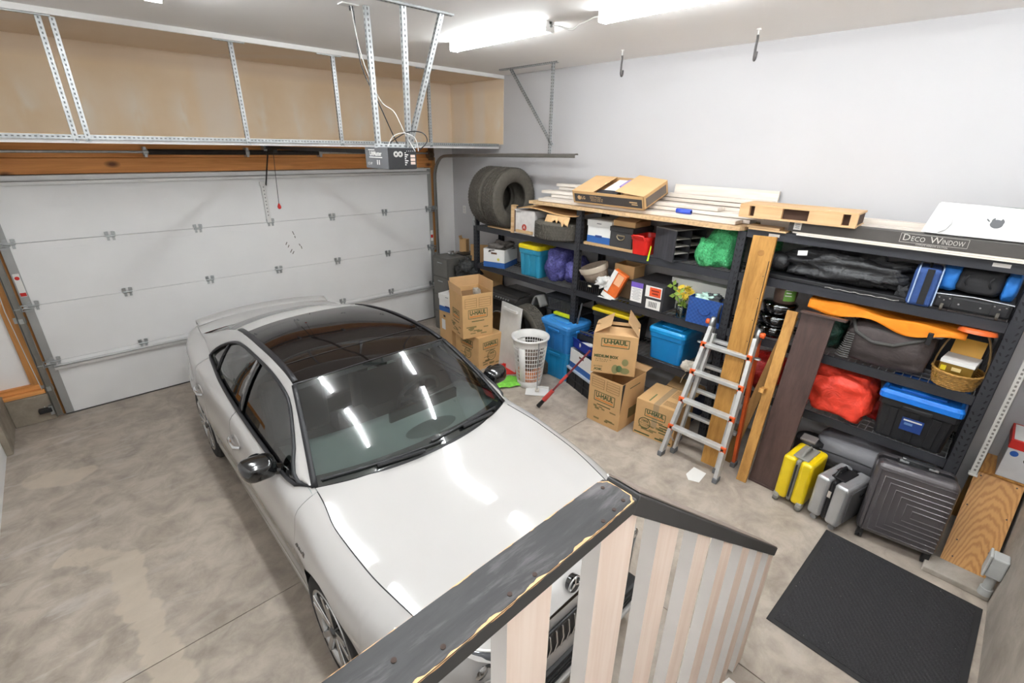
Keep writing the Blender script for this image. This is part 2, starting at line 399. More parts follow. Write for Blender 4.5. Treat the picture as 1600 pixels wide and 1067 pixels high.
for k in (1, 2, 3):       # roller hinges on the left and right edges
    for x in (DX0+.02, DX1-.02):
        dl(MB().box(x-.05, x+.05, -.02, -.004, k*S-.035, k*S-.022).box(x-.05, x+.05, -.02, -.004, k*S+.02, k*S+.033).box(x-.045, x-.03, -.05, -.004, k*S-.03, k*S+.03).cyl((x-.09, -.035, k*S), (x+.06, -.035, k*S), .007, n=8)).build('roller_bracket', M_galv, d1)
# warning stickers on the edge stiles
dl(MB().box(DX0+.012, DX0+.06, -.0055, -.004, 1.33, 1.56)).build('sticker', M_paper, d1)
dl(MB().box(DX0+.014, DX0+.058, -.0065, -.0055, 1.335, 1.37).cyl((DX0+.036, -.0065, 1.515), (DX0+.036, -.0055, 1.515), .018, n=16)).build('sticker_print', M_red, d1)
dl(MB().box(DX1-.058, DX1-.012, -.0055, -.004, 1.33, 1.50)).build('sticker', M_paper, d1)
dl(MB().box(DX1-.056, DX1-.014, -.0065, -.0055, 1.38, 1.43)).build('sticker_print', M_red, d1)
# scuffs of grime on the third section
m = MB()
for x, z, l, a in ((-2.13, 1.70, .05, .3), (-2.11, 1.64, .03, .1), (-2.22, 1.57, .04, -.5), (-2.20, 1.53, .035, -.5), (-2.17, 1.47, .05, -.6), (-2.15, 1.44, .04, -.6), (-2.07, 1.53, .03, .4), (-2.05, 1.50, .04, .2), (-1.60, 1.18, .02, 0)):
    m.bar((x, .0035, z), (x+math.sin(a)*l, .0035, z+math.cos(a)*l*-1), .010, .001, (0, 1, 0))
dl(m).build('scuff_mark', pm('grime', '77726c', .8), d1)

# ------------------------------------------------------------------ tracks, spring, loft
def track(xc, side, label, horiz):
    t = thing('door_track', label, 'track', (xc, -.06, 0))
    y0 = 0.0
    path = [(0, y0, 0.03), (0, y0, 1.0), (0, y0, 2.30)]
    R = .33
    for i in range(1, 9):
        a = i*math.pi/16; path.append((0, y0-R+R*math.cos(a), 2.30+R*math.sin(a)))
    ye = -2.80
    path += [(0, -1.5, 2.30+R+.035), (0, ye, 2.30+R+.06)]
    rows = []
    prof = [(-.030, .012), (-.026, .020), (-.026, -.020), (.020, -.024), (.030, -.014), (.026, -.008)]
    P = [V(p) for p in path]
    for i, p in enumerate(P):
        d = ((P[i+1] if i < len(P)-1 else p) - (P[i-1] if i else p)).normalized(); n = V((1, 0, 0)).cross(d)
        rows.append([p + V((1, 0, 0))*side*a + n*b for a, b in prof])
    mb = MB().grid(rows, smooth=False)
    mb.build('rail', pm('track_steel', '8f8d88', .4, .8, var=.1), t, solid=.003)
    mb = MB()
    for z in (0.35, 1.1, 1.85):
        mb.box(-.03, .03, 0.02, .085, z-.025, z+.025); mb.box(side*.02-.04, side*.02+.04, .08, .088, z-.03, z+.03)
    mb.build('track_bracket', M_galv, t)
    if horiz:
        zt = 2.30+R+.05
        perf(t, 'hanger_angle', (0.04, -2.36, zt-.02), (0.04, -2.36, 3.655))
        perf(t, 'hanger_brace', (0.04, -2.40, zt+.12), (0.04, -1.66, 3.655))
        perf(t, 'ceiling_angle', (0.04, -1.45, 3.645), (0.04, -2.42, 3.645))
    return t
def perf(parent, name, p0, p1, w=.032, side=(1, 0, 0), world=False):
    """slotted galvanised angle: two flanges with a row of dark slots"""
    p0, p1 = V(p0), V(p1); d = p1-p0; L = d.length; d.normalize()
    a = V(side); a = (a - d*a.dot(d)).normalized(); b = d.cross(a)
    M = Matrix((a, b, d)).transposed().to_4x4(); M.translation = p0
    m = MB().box(-w/2, w/2, -.0015, .0015, 0, L, 0, M).box(-w/2, -w/2+.003, .0015, w*.8, 0, L, 0, M)
    n = int(L/.032)
    for i in range(n):
        z = (i+.5)*L/n
        m.box(-.005, .005, -.0022, .0022, z-.008, z+.008, 1, M); m.box(-w/2-.0007, -w/2+.0037, w*.4-.005, w*.4+.005, z-.008, z+.008, 1, M)
    return m.build(name, [M_galv, pm('slot_dark', '6b6c6c', .7)], parent)
track(0.115, 1, 'grey steel door track curving from upright to horizontal along the shelf wall', True)
track(-4.84, -1, 'grey steel door track at the left jamb beside bare lumber', False)

sp = thing('torsion_spring', 'black torsion spring and shaft mounted on the wooden header', 'spring', (-2.36, -0.05, 2.66))
MB().cyl((-2.75, 0, 0), (2.45, 0, 0), .013, n=12).build('shaft', M_galv, sp)
for x0, x1 in ((-1.10, -.17), (-.14, .69)):
    prof = []; n = int((x1-x0)/.011)
    m = MB()
    for i in range(n+1): prof += [(.026, x0+i*.011), (.029, x0+i*.011+.0055)]
    m.lathe(prof, 14, Matrix.Rotation(math.pi/2, 4, 'Y')); m.build('spring_coil', pm('spring_black', '302824', .6, .3), sp)
for x in (-1.13, -.155, .71):
    MB().cyl((x-.02, 0, 0), (x+.02, 0, 0), .036, n=14).box(x-.012, x+.012, -.03, .088, -.05, .05).build('spring_bracket', M_galv, sp)
MB().cyl((2.36, 0, -.02), (2.45, 0, -.02), .055, .045, n=20).box(2.42, 2.44, -.05, .08, -.10, .08).build('cable_drum', pm('drum_bronze', '6d5a45', .5, .5), sp)

lo = thing('overhead_shelf', 'white loft shelf hung on slotted steel angles above the garage door', 'shelf', (-2.34, -.5, 2.78))
lx, ly, lz = 2.34, .5, -2.78
def lw(m): m.v = [(x+lx, y+ly, z+lz) for x, y, z in m.v]; return m
lw(MB().box(XL+.01, XR-.01, -1.06, YD-.01, 2.775, 2.795)).build('deck', pm('shelf_white', 'dcd8d4', .6), lo)
lw(MB().box(XL+.01, XR-.03, -1.085, -1.06, 2.742, 2.800)).build('front_board', M_white, lo, bevel=.003)
lw(MB().box(XL+.01, XR-.05, -1.06, -1.04, 2.797, 2.812)).build('deck_edge', wood('raw_ply', 'd8b06d', 'b98a4c', axis=0), lo)
for nm, p0, p1 in (('front_angle', (-5.2, -1.088, 2.790), (-2.3, -1.088, 2.790)), ('front_angle', (-2.3, -1.088, 2.790), (.52, -1.088, 2.790))):
    o = perf(lo, nm, V(p0)+V((lx, ly, lz)), V(p1)+V((lx, ly, lz)), .036, (0, 0, 1))
for x in (-4.05, -3.972, -2.77, -1.81, -0.63):
    perf(lo, 'hanger_post', V((x, -1.095, 2.755))+V((lx, ly, lz)), V((x, -1.095, 3.615))+V((lx, ly, lz)), .036)
for x in (-4.1, -2.78, -1.85, -.68):
    perf(lo, 'ceiling_strap', V((x-.14, -1.11, 3.612))+V((lx, ly, lz)), V((x+.12, -1.11, 3.612))+V((lx, ly, lz)), .03, (0, 1, 0))

# ------------------------------------------------------------------ ceiling lights
M_tube = emis('lamp_diffuser', 'f6fcff', TUBE_STRENGTH)
M_fix = pm('fixture_white', 'ece9e6', .4, var=.02)
def shop_light(x, y0, y1, label):
    t = thing('shop_light', label, 'ceiling light', (x, (y0+y1)/2, H), group='shop lights on the ceiling'); L = (y1-y0)/2
    MB().box(-.020, .020, -L, L, -.022, 0).build('housing', M_fix, t, bevel=.004)
    rows = []
    for y in (-L+.012, L-.012):
        rows.append([V((-.020, y, -.022)), V((-.044, y, -.030)), V((-.046, y, -.056)), V((-.028, y, -.070)), V((.028, y, -.070)), V((.046, y, -.056)), V((.044, y, -.030)), V((.020, y, -.022))])
    m = MB().grid(rows, smooth=False, flip=True); m.build('diffuser', M_tube, t)
    for s in (-1, 1): MB().box(-.048, .048, min(s*L, s*(L-.012)), max(s*L, s*(L-.012)), -.073, 0).build('end_cap', M_fix, t, bevel=.003)
    MB().cyl((0, -L-.012, -.03), (0, -L, -.03), .012, n=10).build('cord_knob', M_galv, t)
shop_light(-1.21, -3.615, -2.38, 'white shop light on the ceiling nearest the hanging door track brace')
shop_light(-1.16, -5.30, -4.06, 'white shop light on the ceiling nearest the two wall hooks')
shop_light(-3.52, -3.52, -2.29, 'white shop light above the car roof with only its end in view')
shop_light(-3.52, -5.20, -3.97, 'white shop light over the landing, seen only as a reflection')
shop_light(-3.52, -6.90, -5.66, 'added white shop light, unseen behind the viewer on the landing side')  # extra fixture added out of view to brighten the room
shop_light(-1.12, -6.98, -5.74, 'added white shop light above the door mat, out of the picture')  # added unseen as fill for the racks and door
p = [V((-1.2, -3.63, H-.03))] + [V((-1.2+.01*math.sin(i), -3.63-.043*i, H-.03-.055*math.sin(i*math.pi/10)**2*(1 if i < 6 else .6))) for i in range(1, 10)] + [V((-1.17, -4.055, H-.03))]
tag(MB().tube(p, .006, 8).build('light_cord', M_wh_pl), 'white cord drooping between the two lit shop lights', 'cord')

def hook(x, y, label, rz):
    t = thing('ceiling_hook', label, 'hook', (x, y, H), rz, 'bike hooks in the ceiling')
    MB().cyl((0, 0, -.05), (0, 0, 0), .006, n=8).cyl((0, 0, -.008), (0, 0, 0), .016, n=12).build('screw_shank', M_wh_pl, t)
    pts = [(0, 0, -.045), (.012, 0, -.07), (.0, 0, -.12)]
    for i in range(0, 9):
        a = math.pi*i/8; pts.append((.03-.03*math.cos(a), 0, -.19-.03*math.sin(a)))
    pts.append((.062, 0, -.165))
    MB().tube(pts, .009, 10).build('hook_bend', pm('hook_grey', '5a5655', .6), t)
hook(0.096, -3.369, 'grey vinyl ceiling hook nearer the light cord', .3)
hook(0.06, -4.661, 'grey vinyl ceiling hook farther from the garage door', math.pi+.6)
# ================================================================== CAR (nose towards the stairs)
def pchip(pts):
    """monotone-ish cubic through (t, value) pairs"""
    xs = [p[0] for p in pts]; ys = [p[1] for p in pts]; n = len(xs); h = [xs[i+1]-xs[i] for i in range(n-1)]; d = [(ys[i+1]-ys[i])/h[i] for i in range(n-1)]
    m = [d[0]] + [0 if d[i-1]*d[i] <= 0 else 2*d[i-1]*d[i]/(d[i-1]+d[i]) for i in range(1, n-1)] + [d[-1]]
    def f(x):
        if x <= xs[0]: return ys[0]
        if x >= xs[-1]: return ys[-1]
        i = max(k for k in range(n-1) if xs[k] <= x); t = (x-xs[i])/h[i]
        return (ys[i]*(1+2*t)*(1-t)**2 + h[i]*m[i]*t*(1-t)**2 + ys[i+1]*t*t*(3-2*t) + h[i]*m[i+1]*t*t*(t-1))
    return f
CY0, CXC = -5.52, -2.90       # front bumper and centre line in the room
UA = (0.92, 3.65)             # axles
LEN = 4.69
M_paint = pm('white_car_paint', 'b6b3b0', .5, var=.01, scale=1, coat=1.0, spec=.2)
M_cblack = pm('gloss_black', '0f0f11', .12, var=.1, coat=1.0)
M_ctrim = pm('satin_black', '232326', .45, var=.1)
M_ws = glassy('windshield_glass', 'd3dedb', .05)
M_sg = glassy('side_glass', 'a3aca8', .12)
M_roofg = pm('roof_glass', '1a1615', .04, var=.05, coat=0.0, spec=.35)
M_int = pm('cabin_black', '47494a', .7, var=.1)
M_dash = pm('dash_grey', '8d9694', .75, var=.08)
car = thing('sedan_car', 'white four-door coupe sedan with black glass roof and black mirrors', 'car', (CXC, CY0, 0))

# half-width plan, sills, top edge of the flank (fender crest / belt line)
Wf = pchip([(0, .52), (.04, .62), (.10, .70), (.2, .785), (.35, .85), (.55, .89), (.9, .912), (1.4, .898), (2.3, .905), (3.0, .912), (3.6, .918), (4.0, .89), (4.3, .83), (4.5, .765), (4.62, .68), (4.69, .56)])
Ex = pchip([(0, .50), (.08, .60), (.2, .66), (.4, .71), (.7, .755), (1.0, .765), (1.2, .74), (1.36, .73), (1.45, .80), (1.6, .815), (2.0, .815), (2.5, .812), (3.0, .795), (3.4, .76), (3.7, .73), (4.0, .70), (4.2, .69), (4.4, .67), (4.6, .60), (4.69, .50)])
Ez = pchip([(0, .71), (.08, .76), (.2, .80), (.4, .842), (.7, .882), (1.0, .915), (1.2, .945), (1.36, .955), (1.6, .955), (2.0, .962), (2.5, .975), (3.0, .992), (3.4, 1.012), (3.7, 1.035), (4.0, 1.05), (4.2, 1.05), (4.4, 1.04), (4.6, 1.02), (4.69, .96)])
def crspline(pts, n):
    """Catmull-Rom through 2-D points"""
    P = [pts[0]] + pts + [pts[-1]]; out = []
    for i in range(1, len(P)-2):
        for k in range(n):
            t = k/n; o = []
            for c in (0, 1):
                a, b, cc, d = P[i-1][c], P[i][c], P[i+1][c], P[i+2][c]
                o.append(.5*(2*b+(cc-a)*t+(2*a-5*b+4*cc-d)*t*t+(3*b-a-3*cc+d)*t**3))
            out.append(tuple(o))
    out.append(tuple(pts[-1])); return out
AR = .372; WR = .335
def zbot(u):
    z = .205 + (.06 if u < .25 else 0)*(1-u/.25 if u < .25 else 0) + (.12*(u-4.2)/.49 if u > 4.2 else 0)
    for a in UA:
        q = AR*AR-(u-a)**2
        if q > 0: z = max(z, WR+math.sqrt(q)-.005)
    return z
def flank(u, M=26):
    """points from sill up to the edge curve"""
    w = Wf(u); ex, ez = Ex(u), Ez(u)
    w = max(w, ex+.005); zs = ez-.03
    crest = .0
    for a in UA:
        dd = abs(u-a)
        if dd < .55: crest += .010*math.cos(dd/.55*math.pi/2)
    d = w-ex
    pts = [(w-.060, .20), (w-.022, .30), (w-.018, .42), (w-.004, .55), (w+crest, .66), (w-.012, min(.76, ez-.13)), (w-.016-d*.12, ez-.075), (w-.03-d*.45, ez-.022), (ex, ez)]
    sec = crspline(pts, 7); zb = zbot(u)
    keep = [p for p in sec if p[1] > zb+.004]
    i = len(sec)-len(keep)
    if i > 0:
        a, b = sec[i-1], sec[i]; t = (zb-a[1])/max(1e-6, b[1]-a[1]); t = min(1, max(0, t)); keep = [(a[0]+(b[0]-a[0])*t, zb)] + keep
    # resample by length
    L = [0]
    for a, b in zip(keep, keep[1:]): L.append(L[-1]+math.hypot(b[0]-a[0], b[1]-a[1]))
    out = []; j = 0
    for k in range(M):
        s = L[-1]*k/(M-1)
        while j < len(L)-2 and L[j+1] < s: j += 1
        t = (s-L[j])/max(1e-9, L[j+1]-L[j]); out.append((keep[j][0]+(keep[j+1][0]-keep[j][0])*t, keep[j][1]+(keep[j+1][1]-keep[j][1])*t))
    return out
def usamples(u0, u1):
    s = {u0, u1}; k = u0
    while k < u1: s.add(round(k, 4)); k += .04
    for a in UA:
        for i in range(33):
            q = a+AR*math.cos(math.pi*i/32)*.9999
            if u0 < q < u1: s.add(q)
    s = sorted(s); o = [s[0]]
    for q in s[1:]:
        if q-o[-1] > .003: o.append(q)
    o[-1] = u1; return o
def mirror(mb):
    n = len(mb.v); mb.v += [(-x, y, z) for x, y, z in mb.v]
    fs = [tuple(i+n for i in reversed(f)) for f in mb.f]; mb.f += fs; mb.m += mb.m; mb.s += mb.s; return mb
def side_mb(u0, u1, sgn):
    rows = []
    for u in usamples(u0, u1): rows.append([V((sgn*x, u, z)) for x, z in flank(u)])
    return MB().grid(rows, flip=(sgn > 0))
G = .0035
for sgn in (-1, 1):
    f = side_mb(.0, 1.30, sgn)
    f.build('front_fender', M_paint, car, solid=0)
    for a, b, nm in ((1.30+G, 2.53-G, 'front_door'), (2.53+G, 3.55-G, 'rear_door')):
        d = side_mb(a, b, sgn).build(nm, M_paint, car)
        # bright handle set in a scooped cup
        uu = b-.14; zz = .80
        xx = next(x for x, z in flank(uu) if z > zz)
        h = MB(); pts = [V((sgn*(xx+.004), uu-.095, zz)), V((sgn*(xx+.030), uu-.07, zz+.003)), V((sgn*(xx+.034), uu, zz+.006)), V((sgn*(xx+.028), uu+.07, zz+.003)), V((sgn*(xx+.004), uu+.095, zz))]
        h.tube(pts, [.013, .017, .018, .017, .013], 10); h.build('door_handle', M_chrome, d)
        MB().lathe([(.0, .004), (.045, .003), (.055, .0), (.06, -.004)], 24, T(sgn*(xx-.002), uu, zz-.004) @ Ry(sgn*math.pi/2) @ Matrix.Diagonal((.95, 1.7, 1, 1))).build('handle_cup', pm('handle_cup', 'd8d4d0', .25, .2, coat=.5), d)
    side_mb(3.55, LEN, sgn).build('rear_quarter', M_paint, car)
    # dark liner behind the shut lines and inside the wheel arches
    rows = []
    for u in usamples(1.24, 3.60): rows.append([V((sgn*(x-.025), u, min(z, .9))) for x, z in flank(u, 12)])
    MB().grid(rows, flip=(sgn > 0)).build('door_liner', M_int, car)
    for a in UA:
        rows = []
        for i in range(19):
            an = math.pi*i/18; rows.append([V((sgn*x, a+(AR+.004)*math.cos(an), WR+(AR+.004)*math.sin(an))) for x in (.60, Wf(a)-.035)])
        MB().grid(rows).build('wheel_liner', pm('liner_black', '151515', .9), car)
    # sill
    MB().box(min(sgn*.80, sgn*.865), max(sgn*.80, sgn*.865), 1.28, 3.30, .17, .235).build('side_skirt', M_paint, car, bevel=.015)

# hood, with two faint ridges
cz = pchip([(0, .73), (.06, .785), (.2, .838), (.4, .885), (.7, .928), (1.0, .955), (1.20, .985), (1.36, .995)])
def lid(u0, u1, edge, cfun, nu, nv=28, ridge=0.0, tail=None):
    rows = []
    for i in range(nu+1):
        t = i/nu; row = []
        for j in range(nv+1):
            q = -1+2*j/nv; u = u0+(u1-u0)*t
            if tail: u = u0 + (tail(q)-u0)*t
            ex, ez = edge(u); c = cfun(u); s = abs(q)
            z = c+(ez-c)*(s**2.6) + ridge*math.exp(-((s-.62)/.07)**2)*min(1, t*3)
            row.append(V((q*ex, u, z)))
        rows.append(row)
    return MB().grid(rows)
hood = lid(.10, 1.2, lambda u: (Ex(u)-G, Ez(u)+.001), cz, 36, 36, .006, lambda q: 1.145+.19*abs(q)**2.2)
hood.build('hood', M_paint, car)
MB().grid(lid(0.0, .098, lambda u: (Ex(u)+.002, Ez(u)), cz, 4, 24).v and [[V((q/12*(Ex(u)+.002), u, cz(u)+(Ez(u)-cz(u))*abs(q/12)**2.6)) for q in range(-12, 13)] for u in (0, .03, .06, .098)]).build('hood_nose', M_paint, car)
# windshield
def wsrow(t, n=28):
    row = []
    for j in range(n+1):
        q = -1+2*j/n; s = abs(q)
        b = V((q*.735, 1.160+.185*s**2.2, .992-.038*s**2)); tp = V((q*.585, 1.80+.10*s**2, 1.398-.058*s**2.2))
        p = b.lerp(tp, t); k = math.sin(math.pi*t)*.035*(1-.5*s*s); p += V((0, -.55*k, .84*k)); row.append(p)
    return row
MB().grid([wsrow(.0+1.0*i/14) for i in range(15)]).build('windshield', M_ws, car)
MB().grid([[p+V((0, .004, -.006)) for p in wsrow(t)] for t in (-.03, .02, .06, .10)]).build('windshield_frit', M_ctrim, car)
MB().grid([[p+V((0, .004, -.006)) for p in wsrow(t)] for t in (.945, .975, 1.0)]).build('header_frit', M_ctrim, car)
for sg in (0, 1):
    rows = []
    for i in range(15):
        r = wsrow(i/14); a = r[-1] if sg else r[0]; b = r[-2] if sg else r[1]; rows.append([a+V((.012*(1 if sg else -1), 0, .004)), a*.62+b*.38+V((0, 0, .005))])
    MB().grid(rows).build('pillar_trim', M_ctrim, car, solid=.006)
# roof rail curve: windshield edge, roof edge, rear window edge
Rx_ = pchip([(1.345, .735), (1.62, .655), (1.90, .585), (2.2, .578), (2.6, .575), (3.0, .56), (3.4, .545), (3.7, .56), (4.0, .62), (4.12, .66)])
Rz_ = pchip([(1.345, .956), (1.62, 1.165), (1.90, 1.342), (2.1, 1.375), (2.35, 1.385), (2.6, 1.38), (3.0, 1.345), (3.4, 1.27), (3.7, 1.185), (4.0, 1.085), (4.12, 1.052)])
def rail(u): return V((Rx_(u), u, Rz_(u)))
roofz = pchip([(1.80, 1.398), (2.0, 1.422), (2.35, 1.437), (2.7, 1.43), (3.0, 1.405), (3.25, 1.37), (3.40, 1.342)])
def roofrow(u, e=1.0, n=24):
    row = []
    for j in range(n+1):
        q = -1+2*j/n; s = abs(q); uu = u + (.10*s**2*(1-(u-1.80)/1.6) if u < 3.4 else 0)
        r = rail(uu); row.append(V((q*(r.x-.02*(1-e)), uu, r.z+(roofz(u)-r.z)*(1-s**2.4))))
    return row
MB().grid([roofrow(1.80+(3.06-1.80)*i/20) for i in range(21)]).build('glass_roof', M_roofg, car)
MB().grid([roofrow(1.805+.012*i) for i in range(2)]).build('roof_front_seam', M_ctrim, car).location = (0, 0, .002)
MB().grid([[p+V((0, 0, .003)) for p in roofrow(u)] for u in (2.07, 2.078)]).build('roof_seam', M_ctrim, car)
MB().grid([roofrow(3.063+(3.40-3.063)*i/6) for i in range(7)]).build('rear_roof_panel', M_paint, car)
for sgn in (-1, 1):   # black gutter strips beside the glass roof
    rows = [[rail(u)*1.0, rail(u)+V((-.035, 0, .008))] for u in [1.92+i*.06 for i in range(24)]]
    rows = [[V((sgn*p.x, p.y, p.z+.006)) for p in r] for r in rows]
    MB().grid(rows).build('roof_strip', M_ctrim, car, solid=.008)
# rear window, boot lid, lip spoiler
rwr = lambda t, n=20: [V((0, 3.405, 0)).lerp(V((0, 4.12, 0)), t)+V((q*Rx_(3.405+.715*t)*.985, 0, Rz_(3.405+.715*t)+(1.342+(1.10-1.342)*t-Rz_(3.405+.715*t)+.03*math.sin(math.pi*t))*(1-abs(q)**2.4))) for q in [-1+2*j/n for j in range(n+1)]]
MB().grid([rwr(i/10) for i in range(11)]).build('rear_window', M_sg, car)
bz = pchip([(4.10, 1.098), (4.3, 1.09), (4.5, 1.08), (4.58, 1.085), (4.66, 1.0)])
lid(4.125, 4.67, lambda u: (Ex(u)-G, Ez(u)+.001), bz, 14, 20).build('boot_lid', M_paint, car)
rows = []
for i in range(25):
    q = -1+2*i/24; x = q*.66; u = 4.585-.10*abs(q)**2.5; z = 1.083-.028*q*q
    rows.append([V((x, u-.10, z-.004)), V((x, u-.05, z+.010)), V((x, u, z+.028)), V((x, u+.02, z+.024)), V((x, u+.015, z-.02))])
MB().grid(rows).build('lip_spoiler', M_paint, car, solid=.006)
rows = [[V((q*.5/1, LEN-.02*abs(q), z)) for q in [-1+2*j/12 for j in range(13)]] for z in (.34, .5, .7, .85, .97)]
MB().grid([[V((p.x*1.1, p.y, p.z)) for p in r] for r in rows]).build('rear_bumper', M_paint, car)
for sgn in (-1, 1):
    MB().box(min(sgn*.35, sgn*.62), max(sgn*.35, sgn*.62), LEN-.05, LEN+.004, .80, .90).build('tail_light', pm('tail_red', '8c1416', .2, coat=1), car, bevel=.02)

# side glass and painted pillars
v1f = pchip([(1.36, .0), (1.46, .30), (1.62, .72), (1.9, .84), (2.3, .865), (2.7, .86), (3.0, .83), (3.2, .74), (3.4, .52), (3.5, .30), (3.575, .0)])
def gh(u, v, off=0.0):
    b = V((Ex(u), u, Ez(u))); r = rail(u); p = b.lerp(r, v); k = math.sin(math.pi*v)*.022
    return p + V((k+off, 0, k*.4+off*.5))
for sgn in (-1, 1):
    fl_ = (lambda p: V((sgn*p.x, p.y, p.z)))
    us = [1.36+(4.12-1.36)*i/69 for i in range(70)]
    rows = []
    for u in us:
        a = max(0.0, v1f(u)) if u < 3.575 else 0.0
        rows.append([fl_(gh(u, a+(1-a)*j/8)) for j in range(9)])
    MB().grid(rows, flip=(sgn > 0)).build('roof_pillar', M_paint, car)
    for nm, a, b in (('front_window', 1.42, 2.44), ('rear_window_side', 2.50, 3.24), ('quarter_window', 3.255, 3.57)):
        rows = []
        for i in range(17):
            u = a+(b-a)*i/16; t = max(.0, v1f(u)); rows.append([fl_(gh(u, t*j/6, -.008)) for j in range(7)])
        MB().grid(rows, flip=(sgn > 0)).build(nm, M_sg, car)
    rows = [[fl_(gh(u, v1f(u)*j/6, .001)) for j in range(7)] for u in (2.43, 2.47, 2.51)]
    MB().grid(rows, flip=(sgn > 0)).build('door_pillar', M_cblack, car, solid=.006)
    rows = [[fl_(gh(u, v1f(u)*j/6, .0)) for j in range(7)] for u in (3.235, 3.262)]
    MB().grid(rows, flip=(sgn > 0)).build('window_divider', M_ctrim, car, solid=.006)
    rows = [[fl_(gh(u, v1f(u)*j/6, .002)) for j in range(7)] for u in (1.36, 1.42, 1.50, 1.56)]
    MB().grid(rows, flip=(sgn > 0)).build('mirror_triangle', M_cblack, car, solid=.006)
    ring = [fl_(gh(1.37+(3.57-1.37)*i/40, max(0, v1f(1.37+(3.57-1.37)*i/40)), .004)) for i in range(41)] + [fl_(gh(3.57-(3.57-1.37)*i/30, 0, .006)) for i in range(1, 30)]
    MB().tube(ring, .0125, 8, closed=True).build('window_surround', M_ctrim, car)
    # door mirror
    mr = MB(); mc = V((sgn*.925, 1.69, 1.005))
    rows = []
    for i in range(13):
        a = -math.pi/2+math.pi*i/12; row = []
        for j in range(21):
            b = 2*math.pi*j/20; x = math.cos(a)*math.cos(b); z = math.cos(a)*math.sin(b); y = math.sin(a)
            row.append(mc+V((.100*math.copysign(abs(x)**.55, x), (-.105 if y < 0 else .045)*abs(y)**.9 if True else 0, .070*math.copysign(abs(z)**.6, z)+.012*x*sgn)))
        rows.append(row)
    mo = mr.grid([[V((p.x, p.y, p.z)) for p in r] for r in rows]).build('door_mirror', M_cblack, car)
    MB().bar((sgn*.80, 1.64, .955), (sgn*.88, 1.675, .972), .075, .04).build('mirror_foot', M_cblack, mo, bevel=.012)
    MB().cyl(mc+V((0, +.046, 0)), mc+V((0, .050, 0)), .06, n=24).build('mirror_glass', M_chrome, mo)
    # badge on the front fender
    xx = next(x for x, z in flank(1.20) if z > .72)
    m = MB()
    for i in range(4): m.box(min(sgn*xx, sgn*(xx+.012)), max(sgn*xx, sgn*(xx+.012)), 1.14+i*.032, 1.162+i*.032, .705+.006*(i > 0), .72+.012*(i == 0))
    m.build('fender_badge', pm('badge_chrome', '75726f', .25, .9), car)

# front end
def cap(x, z): return V((x, -.012+.02*(abs(x)/.5)**2, z))
rows = [[cap(q*.5/10*1.04, z) for q in range(-10, 11)] for z in (.25, .32, .40, .48, .56, .64, .725)]
MB().grid(rows).build('front_bumper', M_paint, car)
gr = MB().box(-.40, .40, -.030, -.014, .50, .665); grille = gr.build('grille', M_black, car, bevel=.01)
for i in range(17):
    x = -.36+i*.045; MB().tube([V((x, -.032, .51)), V((x+.006, -.042, .58)), V((x, -.036, .655))], .0045, 6).build('grille_slat', M_chrome, grille)
MB().box(-.62, .62, -.034, .10, .235, .36).build('lower_intake', M_black, car, bevel=.02)
for z in (.27, .30, .33): MB().box(-.60, .60, -.040, -.034, z-.004, z+.004).build('intake_bar', M_ctrim, car)
MB().box(-.66, .66, -.055, .12, .215, .245).build('splitter', M_paint, car, bevel=.01)
st = MB().cyl((0, .035, .775), (0, .014, .780), .045, n=28).build('star_badge', M_cblack, car)
m = MB().tube([V((.042*math.cos(a*math.pi/12), .012+.0*a, .780+.042*math.sin(a*math.pi/12))) for a in range(24)], .005, 6, closed=True)
for k in range(3):
    a = math.pi/2+k*2*math.pi/3; m.bar((0, .009, .780), (.040*math.cos(a), .009, .780+.040*math.sin(a)), .010, .005, (0, 1, 0))
m.build('star', M_chrome, st)
for sgn in (-1, 1):
    hl = MB(); rows = []
    for i in range(9):
        t = i/8; x = .44+.33*t; u = .03+.37*t**1.6; zc = .70+.060*t; hh = .045+.02*math.sin(math.pi*t)*(1-.5*t)
        rows.append([V((sgn*(x+.012), u-.03, zc-hh)), V((sgn*(x+.03), u-.035, zc)), V((sgn*(x+.015), u-.01, zc+hh))])
    hd = hl.grid(rows, flip=(sgn > 0)).build('headlight', pm('headlight_lens', '494c50', .08, .2, coat=1), car, solid=.006)
    MB().tube([r[2] for r in rows], .006, 6).build('light_strip', M_wh_pl, hd)
    MB().lathe([(.0, .012), (.028, .008), (.034, .0)], 16, T(sgn*.58, .035, .70) @ Rx(math.pi/2)).build('projector', M_chrome, hd)
    MB().lathe([(.0, .006), (.02, .004), (.024, 0)], 14, T(sgn*.50, .05, .47) @ Rx(math.pi/2)).build('parking_sensor', M_paint, car)
# wipers
def wiper(pts, nm):
    w_ = MB().tube(pts, .008, 6); return w_.build(nm, M_ctrim, car)
def wsp(x, t, lift=.02):
    r = wsrow(t, 40); i = min(range(41), key=lambda k: abs(r[k].x-x)); return r[i]+V((0, -.6*lift, .8*lift))
wp = wiper([wsp(x, t) for x, t in ((-.68, .045), (-.5, .05), (-.3, .045), (-.1, .035), (.05, .02))], 'wiper')
MB().bar(wsp(-.40, .03, .03), wsp(-.1, .005, .03), .02, .012).build('wiper_arm', M_ctrim, wp)
wp = wiper([wsp(x, t) for x, t in ((-.02, .055), (.2, .065), (.4, .055), (.58, .03))], 'wiper')
MB().bar(wsp(.22, .045, .03), wsp(.52, .005, .03), .02, .012).build('wiper_arm', M_ctrim, wp)
MB().grid([[p+V((0, -.006, -.012)) for p in wsrow(t)] for t in (-.10, -.03, .0)]).build('cowl', M_ctrim, car)
